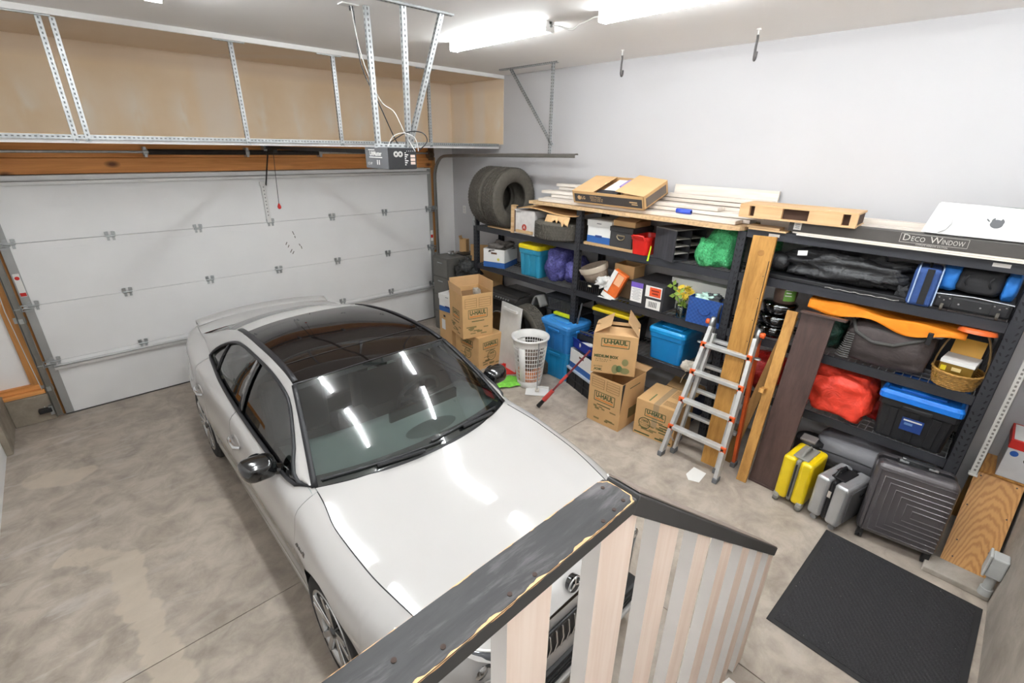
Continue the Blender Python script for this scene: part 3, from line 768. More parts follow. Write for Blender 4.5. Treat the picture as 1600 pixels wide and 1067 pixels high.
# wheels
def wheel():
    t = bpy.data.objects.new('wheel', None); C.objects.link(t); t.parent = car
    prof = [(.235, -.105), (.27, -.112), (.31, -.108), (.328, -.085), (.333, -.05), (.335, 0), (.333, .05), (.328, .085), (.31, .108), (.27, .112), (.235, .105)]
    MB().lathe(prof, 56, Ry(math.pi/2)).build('rubber_tire', pm('car_tire', '242323', .85, var=.1), t)
    rim = MB().lathe([(.238, .10), (.242, .112), (.228, .112), (.215, .085), (.21, -.09)], 56, Ry(math.pi/2)).build('rim', pm('rim_silver', 'b8b8b8', .2, .9), t)
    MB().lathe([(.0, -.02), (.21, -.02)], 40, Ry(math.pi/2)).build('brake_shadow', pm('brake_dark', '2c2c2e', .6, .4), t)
    MB().lathe([(.0, .05), (.16, .045), (.165, .02)], 40, Ry(math.pi/2)).build('brake_disc', pm('disc_steel', '6d6c6b', .4, .8), t)
    for k in range(5):
        for s in (-1, 1):
            a = 2*math.pi*k/5+s*.17; a2 = 2*math.pi*k/5+s*.10
            m = MB().bar((.095, .035*math.cos(a2*1), .035*math.sin(a2)), (.108, .228*math.cos(a), .228*math.sin(a)), .032, .022, (1, 0, 0))
            m.build('spoke', pm('spoke_face', 'c4c4c4', .2, .9), rim, bevel=.004)
    MB().lathe([(.0, .118), (.03, .116), (.036, .10), (.04, .07)], 24, Ry(math.pi/2)).build('hub_cap', M_cblack, rim)
    return t
w0 = wheel(); first = True
for a in UA:
    for sgn in (-1, 1):
        wv = w0 if first else copy_tree(w0, car); first = False
        wv.location = (sgn*(Wf(a)-.125), a, WR+.001); wv.rotation_euler = (random.uniform(0, 1.2), 0, math.pi if sgn < 0 else 0)
# cabin
MB().box(-.78, .78, 1.0, 4.3, .22, .26).box(-.78, .78, .95, 1.05, .26, .90).build('cabin_floor', M_int, car)
rows = []
for i in range(9):
    t = i/8; rows.append([V((x*(.76-.02*t), 1.20+.62*t+.10*(abs(x))**2, .945+.02*math.sin(math.pi*t)-.015*t)) for x in [-1+2*j/12 for j in range(13)]])
rows.append([V((p.x, p.y+.03, p.z-.12)) for p in rows[-1]]); rows.append([V((p.x, p.y-.02, p.z-.25)) for p in rows[-1]])
ds = MB().grid(rows).build('dashboard', M_dash, car)
MB().box(-.06, .52, 1.66, 1.69, .94, 1.03).build('dash_screen', M_cblack, ds, bevel=.004)
m = MB()
for i in range(7): m.box(-.02+i*.05, .02+i*.05, 1.28, 1.31, .966, .970)
m.build('defrost_vent', M_black, ds)
MB().lathe([(0, .006), (.19, .004), (.2, 0)], 24, T(.12, 1.42, .962) @ Matrix.Diagonal((1, .42, 1, 1))).build('dash_cover', pm('dash_dark', '5f6665', .7), ds)
sw = MB(); cs = T(.37, 1.98, .90) @ Rx(-1.15)
sw.tube([cs @ V((.185*math.cos(a*math.pi/16), .185*math.sin(a*math.pi/16), 0)) for a in range(32)], .016, 10, closed=True)
for a in (0, math.pi, -math.pi/2): sw.bar(cs @ V((0, 0, -.01)), cs @ V((.18*math.cos(a), .18*math.sin(a), 0)), .05, .02)
sw.cyl(cs @ V((0, 0, -.03)), cs @ V((0, 0, .02)), .06, n=20); sw.build('steering_wheel', M_int, car)
for x in (-.37, .37):
    s = MB().box(x-.25, x+.25, 2.15, 2.68, .35, .52).box(x-.25, x+.25, 2.62, 2.78, .50, 1.02, 0).box(x-.13, x+.13, 2.72, 2.82, 1.04, 1.22)
    s.build('seat', M_int, car, bevel=.05, seg=3)
MB().box(-.68, .68, 3.05, 3.55, .35, .55).box(-.68, .68, 3.45, 3.62, .5, 1.0).build('rear_bench', M_int, car, bevel=.05, seg=3)
MB().box(-.12, .12, 1.4, 2.5, .4, .68).build('centre_console', M_int, car, bevel=.02)
MB().box(-.13, .13, 1.935, 1.965, 1.265, 1.335).build('rear_view_mirror', M_cblack, car, bevel=.012)
MB().box(-.12, .12, 1.84, 1.92, 1.335, 1.375).build('sensor_housing', M_ctrim, car, bevel=.012)
for x in (-.075, .075): MB().prism([(x-.04, 0), (x+.035, .0), (x-.01, .045)], 0, .004, T(0, 1.825, 1.325) @ Rx(.55)).build('sensor_pad', pm('sensor_pale', 'aab5b2', .5), car)
MB().box(-.55, .55, 1.95, 3.1, 1.325, 1.335).build('headliner', M_int, car)
# shut line between hood and nose, fuel for the eye: bonnet edge line
for sgn in (-1, 1):
    MB().tube([V((sgn*(Ex(u)), u, Ez(u)+.0005)) for u in [.10+i*.06 for i in range(21)]], .0026, 6).build('hood_gap', M_ctrim, car)
# ================================================================== OPENER, STAIRS, RAILING, RACKS
op = thing('door_opener', 'grey and black garage door opener hanging from slotted angles', 'door opener', (-2.30, -2.97, 2.60))
M_opg = pm('opener_grey', '6f7073', .45, .2)
MB().box(-.12, .125, -.18, .17, 0, .155).build('motor_housing', M_opg, op, bevel=.006)
pb = MB().box(-.118, .123, -.188, -.18, .004, .152).build('control_panel', pm('opener_black', '232326', .4), op, bevel=.002)
decal(op, (-.1205, .06, .135), FX['right'], FX['up'], .10, .006, M_paper, 'print_line')
lettering(op, 'LiftMaster', (-.1205, .0, .108), FX['right'], FX['up'], .045, M_paper, lift=.001, bold=.001)
decal(op, (-.1205, .0, .082), FX['right'], FX['up'], .20, .006, M_paper, 'print_line')
lettering(op, '1/2 HP', (-.1205, .10, .035), FX['right'], FX['up'], .028, M_paper, lift=.001)
for k, yy in enumerate((-.02, -.05)):   # little pictogram figures
    MB().cyl((-.1213, yy, .058), (-.1205, yy, .058), .006, n=8).box(-.1213, -.1205, yy-.006, yy+.006, .030, .052).build('figure_print', M_paper, op)
for x in (-.055, -.018):
    m = MB(); 
    for r in (.018, .011): m.tube([V((x+r*math.cos(a*math.pi/10), -.1895, .108+r*math.sin(a*math.pi/10))) for a in range(20)], .0022, 5, closed=True)
    m.build('dial', M_paper, pb)
for i in range(7): MB().box(.02, .02+.03*(1+(i % 3))/3, -.1895, -.188, .03+i*.014, .037+i*.014).build('print_line', M_paper, pb)
for i in range(3): MB().box(.07, .11, -.1895, -.188, .035+i*.025, .054+i*.025).build('print_block', pm('print_pink', 'd8c3b8', .7), pb)
for i in range(5): MB().cyl((.035+i*.018, -.196, .13), (.035+i*.018, -.188, .13), .004, n=8).build('terminal', M_chrome, pb)
MB().box(-.03, .03, .10, .17, .155, .175).cyl((0, .02, .155), (0, .02, .185), .03, n=14).build('drive_sprocket', M_black, op)
MB().box(-.018, .018, .165, 2.93, .100, .106).box(-.004, .004, .165, 2.93, .106, .130).box(-.02, .02, .165, 2.93, .130, .134).build('drive_rail', pm('rail_black', '2c2b2b', .5, .5), op)
MB().box(-.03, .03, 2.90, 3.0, .06, .138).build('header_bracket', M_galv, op)
MB().box(-.025, .025, 2.60, 2.80, .065, .10).build('trolley', M_black, op, bevel=.004)
MB().bar((-.03, 2.76, .08), (-.07, 2.92, -.31), .03, .006, (1, 0, 0)).build('door_arm', M_black, op)
MB().tube([V((0, 2.66, .13)), V((-.01, 2.70, -.20)), V((-.02, 2.72, -.52))], .003, 6).build('release_cord', M_black, op)
MB().lathe([(.0, -.03), (.018, -.02), (.022, .0), (.010, .03), (.004, .04)], 14, T(-.02, 2.72, -.55)).build('release_handle', M_red, op)
def oa(nm, p0, p1, w=.034, side=(1, 0, 0)): perf(op, nm, V(p0)-op.location, V(p1)-op.location, w, side)
oa('hanger_angle', (-2.395, -2.99, 2.74), (-2.395, -2.985, 3.655), .036)
oa('hanger_angle', (-2.215, -3.13, 2.74), (-2.235, -3.20, 3.655), .036)
oa('hanger_brace', (-2.20, -3.12, 2.76), (-1.93, -3.22, 3.655), .036)
oa('ceiling_angle', (-2.45, -3.20, 3.648), (-1.84, -3.22, 3.648), .04, (0, 1, 0))
oa('cross_angle', (-2.43, -2.98, 2.765), (-2.15, -3.12, 2.765), .03, (0, 0, 1))
def cable(nm, pts, r, mat, parent=op, off=True):
    P = [V(p) for p in pts]; out = []
    for i in range(len(P)-1):
        a, b, c, d = P[max(0, i-1)], P[i], P[i+1], P[min(len(P)-1, i+2)]
        for k in range(6):
            t = k/6; out.append(.5*(2*b+(c-a)*t+(2*a-5*b+4*c-d)*t*t+(3*b-a-3*c+d)*t**3))
    out.append(P[-1])
    if off: out = [p-op.location for p in out]
    return MB().tube(out, r, 7).build(nm, mat, parent)
cable('power_cord', [(-2.47, -2.93, 3.62), (-2.45, -2.93, 3.3), (-2.36, -2.98, 3.05), (-2.24, -2.98, 2.80), (-2.17, -2.95, 2.765)], .004, M_black)
cable('bell_wire', [(-2.48, -2.92, 3.65), (-2.45, -2.95, 3.35), (-2.35, -2.98, 3.08), (-2.28, -3.05, 3.0), (-2.24, -3.12, 2.85), (-2.19, -3.165, 2.73)], .003, M_wh_pl)
cable('bell_wire', [(-2.40, -3.13, 2.76), (-2.36, -3.15, 2.83), (-2.28, -3.17, 2.855), (-2.19, -3.175, 2.82), (-2.16, -3.165, 2.73)], .003, M_wh_pl)
cable('loop_cable', [(-2.32, -3.0, 2.78), (-2.24, -3.14, 2.86), (-2.14, -3.2, 2.86), (-2.10, -3.2, 2.80), (-2.16, -3.17, 2.735)], .004, M_black)
ot = thing('ceiling_outlet', 'white outlet cover on the ceiling with a plug in it', 'outlet', (-2.49, -2.90, H))
MB().box(-.06, .06, -.04, .04, -.008, 0).build('cover_plate', M_wh_pl, ot, bevel=.003)
MB().cyl((.02, 0, -.035), (.02, 0, -.008), .014, n=10).build('plug', M_black, ot)
ow = thing('wall_outlet', 'white outlet on the right wall behind the rack', 'outlet', (XR, -0.21, 1.81))
MB().box(-.006, 0, -.04, .04, -.06, .06).build('cover_plate', M_wh_pl, ow, bevel=.002)
for z in (-.024, .024): MB().box(-.009, -.005, -.017, .017, z-.015, z+.015).build('socket', pm('socket_grey', 'd3cfca', .5), ow, bevel=.002)
pe = thing('door_sensor', 'small black door sensor on the left stem wall', 'sensor', (-4.93, -.07, .13))
MB().box(-.05, .05, -.02, .04, -.02, .025).build('sensor_body', M_black, pe, bevel=.006)
MB().box(.03, .06, 0, .045, -.06, .04).build('sensor_bracket', M_galv, pe)
tag(MB().tube([V(p) for p in ((-4.93, -.03, .15), (-4.90, .01, .35), (-4.915, .018, .7), (-4.93, .02, 1.2), (-4.91, .02, 1.7), (-4.92, .02, 2.3))], .004, 6).build('sensor_wire', M_wh_pl), 'thin white wire stapled up the left wooden jamb', 'wire')

# ------------------------------------------------------------------ stairs and railing
ZR = 2.13; PITCH = math.radians(38.8)
M_rail = None
def worn_sheen_black():
    t = NT('worn_sheen_black_rail'); v = t.mapping((2, 14, 14)); n = t.noise(v, 2.0, 6, .7, .3); n2 = t.noise(t.mapping((1, 1, 1)), 3.2, 4, .6)
    f = t.math('ADD', t.math('MULTIPLY', n, .5), t.math('MULTIPLY', n2, .5))
    col = t.ramp(f, [(.36, lin('1a1a1b')), (.5, lin('2c2b2c')), (.66, lin('666263'))])  # worn black paint; the grey patches also imitate sheen
    t.link(col, t.b.inputs['Base Color']); t.link(t.ramp(n2, [(.3, (.45,)*3+(1,)), (.7, (.7,)*3+(1,))]), t.b.inputs['Roughness']); t.bump(n, .12, .003); return t.m
def chipped(name, c1, c2, thr):
    t = NT(name); n = t.noise(t.mapping((3, 20, 20)), 2.4, 5, .7, .8)
    t.link(t.ramp(n, [(thr, lin(c1)), (thr+.03, lin(c2))]), t.b.inputs['Base Color']); t.b.inputs['Roughness'].default_value = .6; t.bump(n, .3, .004); return t.m
M_rail = worn_sheen_black(); M_railf = pm('black_rail_face', '343231', .5, var=.12)
M_chip = chipped('chipped_edge', 'd3a467', '3a3633', .52)
M_pk1 = wood('primed_lit_picket', 'f0dccd', 'e6cdbb', axis=2, scale=.9, contrast=.8)
M_pkw = pm('primed_shade_white', 'e2dcd7', .65, var=.06, scale=4)
ra = thing('stair_railing', 'wooden railing with worn black handrail and whitewashed pickets', 'railing', (-4.3, -6.09, 1.18))
def ro(m): m.v = [(x+4.3, y+6.09, z-1.18) for x, y, z in m.v]; return m
YR0, YR1 = -6.135, -6.042
XC_ = -3.592
ro(MB().box(XL+.01, XC_-.006, YR0+.004, YR1-.004, ZR-.038, ZR-.001)).build('handrail', M_railf, ra, bevel=.004)
# top face of the rail as its own worn skin, grey sheen painted in, with a rounded outer corner
poly = [(XL+.012, YR0+.006), (XC_-.020, YR0+.006), (XC_-.008, YR0+.018), (XC_-.008, YR1-.018), (XC_-.026, YR1-.005), (XL+.012, YR1-.005)]
ro(MB().prism(poly, ZR-.002, ZR)).build('handrail_top', M_rail, ra)
m = MB()
def edge_strip(pts, w, off, seed):
    """ragged strip of bare wood along a rail edge"""
    r = random.Random(seed)
    for a, b in zip(pts, pts[1:]):
        a, b = V(a), V(b); n = max(2, int((b-a).length/.004)); prev = None; rows = []
        for i in range(n+1):
            p = a.lerp(b, i/n); k = w*max(0.08, -.1+1.5*abs(noise.noise(V((p.x*19, p.y*19, seed))))+.45*noise.noise(V((p.x*95, p.y*95, seed)))); rows.append([p, p+V(off)*k])
        m.grid(rows, smooth=False)
edge_strip([(-4.45, YR0+.004, ZR+.0003), (XC_-.018, YR0+.004, ZR+.0003)], .0065, (0, 1, 0), 3)
edge_strip([(-4.45, YR0+.0035, ZR-.001), (XC_-.018, YR0+.0035, ZR-.001)], .004, (0, 0, -1), 5)
edge_strip([(-4.45, YR1-.004, ZR+.0003), (XC_-.028, YR1-.004, ZR+.0003)], .003, (0, -1, 0), 8)
edge_strip([(XC_-.020, YR0+.006, ZR+.0003), (XC_-.0075, YR0+.018, ZR+.0003), (XC_-.0075, YR1-.018, ZR+.0003), (XC_-.026, YR1-.005, ZR+.0003)], .007, (-1, 0, 0), 11)
ro(m).build('bare_wood_edge', pm('bare_edge_wood', 'd2a676', .7, var=.2, scale=30), ra)
for x, y in ((-3.625, -6.065), (-3.625, -6.115), (-3.66, -6.118), (-3.70, -6.122), (-3.88, -6.118), (-3.935, -6.117), (-4.06, -6.115), (-4.12, -6.085)):
    ro(MB().cyl((x, y, ZR), (x, y, ZR+.0012), .0042, n=10)).build('screw_head', pm('rust_dark', '3a2a22', .8), ra)
# descending rail
dx, dz = math.cos(PITCH), -math.sin(PITCH)
Ls = 2.0
p0 = V((XC_, (YR0+YR1)/2, ZR-.019)); p1 = p0+V((dx, 0, dz))*Ls
ro(MB().bar(p0+V((-.004, 0, .0)), p1, YR1-YR0-.010, .045, (0, 0, 1))).build('stair_rail', M_railf, ra, bevel=.004)
q = V((0, 0, 1)) - V((dx, 0, dz))*dz; q.normalize()
ro(MB().bar(p0+q*.0235+V((0, .003, 0)), p1+q*.0235+V((0, .003, 0)), YR1-YR0-.016, .003, (0, 0, 1))).build('stair_rail_top', pm('rail_top_brown', '7d7067', .6, var=.15), ra)
# pickets: warm light painted into the primed face, shade into the sides
def picket(x0, x1, ztop, zbot, slope=False):
    y0, y1 = YR0+.012, YR0+.052
    if slope: zt0, zt1 = ztop-(x0-XC_)*math.tan(PITCH), ztop-(x1-XC_)*math.tan(PITCH)
    else: zt0 = zt1 = ztop
    vs = [(x0, y0, zbot), (x1, y0, zbot), (x1, y1, zbot), (x0, y1, zbot), (x0, y0, zt0), (x1, y0, zt1), (x1, y1, zt1), (x0, y1, zt0)]
    m = MB().add(vs, [(0, 1, 5, 4)], 0).add(vs, [(1, 2, 6, 5), (2, 3, 7, 6), (3, 0, 4, 7), (4, 5, 6, 7), (3, 2, 1, 0)], 1)
    return ro(m).build('picket', [M_pk1, M_pkw], ra, merge=True)
for x in (-5.15, -4.93, -4.70, -4.45, -4.20, -3.945): picket(x, x+.105, ZR-.040, 1.10)
picket(-3.70, -3.575, ZR-.040, 1.00)
for i in range(6):
    x = -3.455+i*.26
    picket(x, x+.115, ZR-.052, max(.02, .62-(x-XC_)*math.tan(PITCH)), True)
M_tread = pm('tread_grey', '8d8781', .7, var=.15)
sr = thing('staircase', 'white painted wooden stairs going down to the black mat', 'stairs', (-3.6, -6.6, 0))
def so(m): m.v = [(x+3.6, y+6.6, z) for x, y, z in m.v]; return m
so(MB().box(XL+.01, -3.56, YB+.01, -6.145, 1.13, 1.18)).build('landing_deck', M_tread, sr, bevel=.004)
for x in (XL+.08, -4.4, -3.66): so(MB().box(x-.045, x+.045, -6.28, -6.19, 0, 1.13)).build('landing_post', M_pkw, sr)
nst = 6; rise = 1.18/nst; run = rise/math.tan(PITCH)
for i in range(1, nst):
    z = 1.18-i*rise; x = -3.56+(i-1)*run
    so(MB().box(x, x+run+.02, -7.04, -6.19, z-.035, z)).build('tread', M_tread, sr, bevel=.004)
    so(MB().box(x-.004, x+.014, -7.04, -6.19, z+.001, z+rise-.036)).build('riser', M_white, sr)
for y in (-7.06, -6.165):
    a = V((-3.56, y, 1.10)); b = a+V((1, 0, -math.tan(PITCH)))*(1.36); so(MB().prism([(-3.58, 1.17), (-3.58, .86), (-2.60, 0.005), (-2.35, 0.005), (-2.35, .22)], -.018, .018, T(0, y, 0) @ Rx(math.pi/2))).build('stringer', M_white, sr)

# ------------------------------------------------------------------ steel racks along the right wall
M_rack = pm('rack_graphite', '393a3f', .48, .25, var=.08, scale=4)
M_wire = pm('deck_wire', 'b9babc', .4, .7)
M_slot = pm('slot_black', '17171a', .8)
RX0, RX1 = 0.0, 0.535
def rack(label, y0, y1, levels, own_left, tops):
    t = thing('steel_rack', label, 'shelving', (RX1/2, (y0+y1)/2, 0), group='graphite steel racks along the right wall')
    yc = (y0+y1)/2; xc = RX1/2
    def lo_(m): m.v = [(x-xc, y-yc, z) for x, y, z in m.v]; return m
    for yy, own in ((y0, True), (y1, own_left)):
        if not own: continue
        for x, s in ((RX0, 1), (RX1, -1)):
            m = MB(); hx = .038
            xa, xb = (x, x+.003) if s > 0 else (x-.003, x)
            m.box(xa, xb, yy-hx, yy+hx, 0.005, tops)                       # face flange
            m.box(min(x, x+s*.055), max(x, x+s*.055), yy-hx-.0, yy-hx+.003, 0.005, tops); m.box(min(x, x+s*.055), max(x, x+s*.055), yy+hx-.003, yy+hx, 0.005, tops)
            lo_(m).build('post', M_rack, t)
            if s > 0:
                m = MB(); z = .1
                while z < tops-.04:
                    for sy in (-1, 1):
                        m.add([V((x-.0008, yy+sy*.016+.005*sy-.006, z+.022)), V((x-.0008, yy+sy*.016+.005*sy+.006, z+.022)), V((x-.0008, yy+sy*.016-.004*sy+.004, z)), V((x-.0008, yy+sy*.016-.004*sy-.004, z))], [(0, 1, 2, 3)])
                        m.box(x+.02, x+.034, yy-hx-.0008, yy-hx+.001, z, z+.022)
                    z += .05
                o = lo_(m).build('key_slot', M_slot, t); o['kind'] = 'stuff'
        m = MB()
        for z in (.12, .62, 1.15, 1.7):
            m = MB().box(RX0+.05, RX1-.05, yy-.015, yy+.015, z-.02, z+.02); lo_(m).build('end_brace', M_rack, t)
    for z in levels:
        for x, s in ((RX0, 1), (RX1, -1)):
            m = MB().box(min(x, x+s*.006), max(x, x+s*.006), y0+.039, y1-.039, z-.075, z).box(min(x, x+s*.038), max(x, x+s*.038), y0+.039, y1-.039, z-.030, z-.024).box(min(x, x+s*.012), max(x, x+s*.012), y0+.039, y1-.039, z-.006, z)
            lo_(m).build('beam', M_rack, t, bevel=.002)
        for x, s in ((RX0, 1),):
            for yy in (y0, y1):
                d = 1 if yy == y0 else -1
                m = MB().box(x-.004, x, min(yy+d*.0, yy+d*.037), max(yy+d*.0, yy+d*.037), z-.10, z+.02)
                for dz_ in (-.08, -.04, .0): m.cyl((x-.006, yy+d*.018, z+dz_), (x-.003, yy+d*.018, z+dz_), .005, n=6)
                if yy == y0 or own_left: lo_(m).build('beam_bracket', M_rack, t)
        m = MB(); zz = z-.006; n = int((y1-y0-.1)/.05)
        for i in range(n+1):
            yy = y0+.05+(y1-y0-.1)*i/n; m.box(RX0+.008, RX1-.008, yy-.0022, yy+.0022, zz-.0022, zz+.0022)
        for i in range(6):
            x = RX0+.03+(RX1-.06-RX0)*i/5; m.box(x-.0028, x+.0028, y0+.045, y1-.045, zz-.007, zz-.002)
        lo_(m).build('wire_deck', M_wire, t)
    return t
YA, YAB, YBC, YC = -1.17, -3.05, -4.87, -6.68
LA = (1.735, 1.185); LB = (1.755, 1.20, .66); LC = (2.16, 1.775, 1.235, .705)
r1 = rack('graphite steel rack nearest the garage door, carrying the upright tires', YAB, YA, LA, True, 2.13)
r2 = rack('graphite steel rack in the middle, behind the stacked moving boxes', YBC, YAB, LB, False, 2.13)
r3 = rack('graphite steel rack farthest from the garage door, behind the suitcases', YC, YBC, LC, False, 2.23)
for y in (-5.13, -6.50): 
    d = decal(r3, (0-RX1/2, y-(YC+YBC)/2, 2.127), FX['right'], FX['up'], .085, .024, pm('plate_silver', 'cfcac4', .4, .3), 'name_plate', thick=.002)
st = thing('ratchet_strap', 'black ratchet strap with steel buckle hanging on the rack post', 'strap', (-.02, YA-.01, 1.86))
MB().bar((-.012, -.04, .28), (-.012, -.01, .03), .028, .004, (1, 0, 0)).build('webbing', M_black, st)
MB().box(-.018, .008, -.035, .02, -.13, -.03).box(-.028, -.016, -.03, .015, -.09, -.06).build('buckle', M_galv, st, bevel=.003)
MB().bar((-.014, -.03, .03), (-.014, -.005, -.05), .024, .01, (1, 0, 0)).build('buckle_lever', M_galv, st)
# ================================================================== ITEM BUILDERS
def carton(name, label, loc, size, rz=0.0, flaps=(), mat=None, inner=None, lid_closed=False, cat='box', group=None, th=.005):
    """cardboard box: four walls, floor, and flaps as (side, opening angle in degrees, length)"""
    mat = mat or M_card; inner = inner or M_cardi
    t = thing(name, label, cat, loc, rz, group); sx, sy, sz = size[0]/2, size[1]/2, size[2]
    b = MB().box(-sx, sx, -sy, sy, 0, th).box(-sx, -sx+th, -sy, sy, th, sz).box(sx-th, sx, -sy, sy, th, sz).box(-sx+th, sx-th, -sy, -sy+th, th, sz).box(-sx+th, sx-th, sy-th, sy, th, sz)
    if lid_closed: b.box(-sx, sx, -sy, -.001, sz, sz+.004).box(-sx, sx, .001, sy, sz, sz+.004)
    b.build('box_body', mat, t, bevel=.002)
    for side, ang, ln in flaps:
        a = math.radians(ang)
        w, o, r = {'-x': (sy, (-sx, 0, sz), math.pi), '+x': (sy, (sx, 0, sz), 0), '-y': (sx, (0, -sy, sz), -math.pi/2), '+y': (sx, (0, sy, sz), math.pi/2)}[side]
        M = T(*o) @ Rz(r) @ Ry(-a)      # angle 0: flat outwards, 90: upright, 180: folded in
        MB().box(0, ln, -w+.003, w-.003, -.002, .002, 0, M).build('flap', inner, t)
    return t
def uhaul(t, size, face, medium=False, z=.66, small=False):
    sx, sy, sz = size[0]/2, size[1]/2, size[2]
    if face == 'x': f = FX; o = lambda a, h: V((-sx, -a, h)); W = size[1]
    else: f = FY; o = lambda a, h: V((a, -sy, h)); W = size[0]
    n = V(f['right']).cross(V(f['up']))
    k = .62 if not small else .5
    zc = sz*z; w, h = W*k, sz*.20; r = V(f['right']); u = V((0, 0, 1)); c = o(0, zc)
    corners = [c+r*a*w/2+u*b*h/2+n*.001 for a, b in ((-1, -1), (1, -1), (1, 1), (-1, 1))]
    m = MB()
    for a, b in zip(corners, corners[1:]+corners[:1]): m.bar(a, b, .007, .001, n)
    m.build('logo_frame', M_grn, t)
    lettering(t, 'U-HAUL', c+u*h*.12, r, u, h*.72, M_grn, width=w*.86, bold=.003)
    mb = decal(t, c-u*h*.30, r, u, w*.86, h*.14, M_orp, 'logo_bar')
    if medium:
        lettering(t, 'MEDIUM BOX', o(-W*.18, sz*.44), r, u, sz*.10, M_grn, width=W*.55, bold=.002)
        lettering(t, '18 1/8 x 18 x 16', o(-W*.24, sz*.36), r, u, sz*.045, M_grn, width=W*.36)
        lettering(t, '3.0 CU/FT', o(-W*.28, sz*.31), r, u, sz*.045, M_grn, width=W*.28)
        lettering(t, '#1000', o(-W*.34, sz*.17), r, u, sz*.06, M_grn, width=W*.2); lettering(t, '/OK', o(-W*.34, sz*.09), r, u, sz*.08, M_grn, width=W*.2, bold=.002)
        pr = pm('pale_green_print', '8f8c5c', .8); dg = pm('mid_green_print', '5f7d52', .8)
        for a, hh, ww, h2, mt in ((.05, .14, .16, .24, pr), (.14, .16, .14, .18, dg), (.27, .12, .22, .16, pr), (.26, .34, .15, .18, pr)):
            mm = MB(); cc = o(W*a, sz*hh)
            mm.prism([(W*ww/2*math.cos(q*math.pi/10)*(1 if q % 2 else .97), sz*h2/2*math.sin(q*math.pi/10)) for q in range(20)], .0006, .0012, Matrix((r, u, n)).transposed().to_4x4())
            mm.v = [tuple(V(p)+cc) for p in mm.v]; mm.build('picture_print', mt, t)
    else:
        decal(t, o(0, zc-h*.85), r, u, W*.42, sz*.018, M_grn, 'print_line')
        for i in range(9):
            rr = random.Random(i*7+int(sz*100)); a = rr.uniform(-.32, .32)*W; hh = rr.uniform(.08, .42)*sz*.9
            decal(t, o(a, hh), r, u, W*rr.uniform(.08, .22), .008+.02*rr.random(), pm('faded_green_print', '8a7a4c', .8), 'print_block')
def lines(t, size, face, z0, z1, mat=None):
    """two blocks of ruled lines near the top of a moving box"""
    sx, sy, sz = size[0]/2, size[1]/2, size[2]
    if face == 'x': f = FX; o = lambda a, h: V((-sx, -a, h)); W = size[1]
    else: f = FY; o = lambda a, h: V((a, -sy, h)); W = size[0]
    r = V(f['right']); n = r.cross(V((0, 0, 1))); m = MB()
    for c in (-.23, .23):
        for i in range(5):
            h = z0+(z1-z0)*i/4; m.bar(o((c-.19)*W, h)+n*.001, o((c+.19)*W, h)+n*.001, .0035, .0008, n)
        for s in (-.19, .19): m.bar(o((c+s)*W, z0)+n*.001, o((c+s)*W, z1)+n*.001, .0035, .0008, n)
    m.build('ruled_print', mat or pm('brown_print', '7d5f38', .8), t)
def tote(name, label, loc, size, mat, lidmat=None, rz=0.0, taper=.86, lidh=.045, ribs=True, cat='storage bin', group=None, open_top=False):
    t = thing(name, label, cat, loc, rz, group); sx, sy, sz = size[0]/2, size[1]/2, size[2]
    hb = sz-(lidh if lidmat else 0)
    def ring(k, z, rr=.04, n=4):
        pts = []
        ax, ay = sx*k, sy*k
        for cx, cy, a0 in ((ax-rr, ay-rr, 0), (-ax+rr, ay-rr, 90), (-ax+rr, -ay+rr, 180), (ax-rr, -ay+rr, 270)):
            for i in range(n+1):
                a = math.radians(a0+90*i/n); pts.append(V((cx+rr*math.cos(a), cy+rr*math.sin(a), z)))
        return pts+[pts[0]]
    rows = [ring(taper, .002), ring(taper+(.93-taper)*.85, hb*.80), ring(.96, hb*.81), ring(.97, hb)]
    if open_top or not lidmat: rows += [ring(1.0, hb), ring(1.0, hb-.012), ring(.955, hb-.012), ring(.94, hb-.004), ring(taper-.02, .01)]
    m = MB().grid(rows, smooth=False); n = len(rows[0])-1
    m.add(rows[0][:-1], [tuple(range(n-1, -1, -1))])
    if open_top or not lidmat: m.add([p+V((0, 0, .0)) for p in rows[-1][:-1]], [tuple(range(n))])
    b = m.build('bin_body', mat, t, merge=True, bevel=.004)
    if ribs:
        for y in (-.45, -.0, .45):
            MB().bar((-sx*(taper+.045), y*sy*1.1, hb*.06), (-sx*.935, y*sy*1.15, hb*.78), .05, .008, (1, 0, 0)).build('rib', mat, t, bevel=.003)
        MB().box(-sx*1.0, -sx*.94, -.09, .09, hb*.80, hb*.90).build('grip', mat, t, bevel=.006)
        MB().box(-.07, .07, -sy*1.0, -sy*.94, hb*.80, hb*.90).build('grip', mat, t, bevel=.006)
    if lidmat:
        r2 = [ring(1.0, hb-.01), ring(1.0, hb+lidh*.55), ring(.95, hb+lidh), ring(.86, hb+lidh), ring(.84, hb+lidh*.7)]
        m = MB().grid(r2, smooth=False).add(r2[-1][:-1], [tuple(range(n))]).add(r2[0][:-1], [tuple(range(n-1, -1, -1))])
        l = m.build('lid', lidmat, t, merge=True, bevel=.005)
        MB().box(-sx*.5, sx*.5, -sy*.55, sy*.55, hb+lidh*.66, hb+lidh*.9).build('lid_panel', lidmat, l, bevel=.006)
    return t
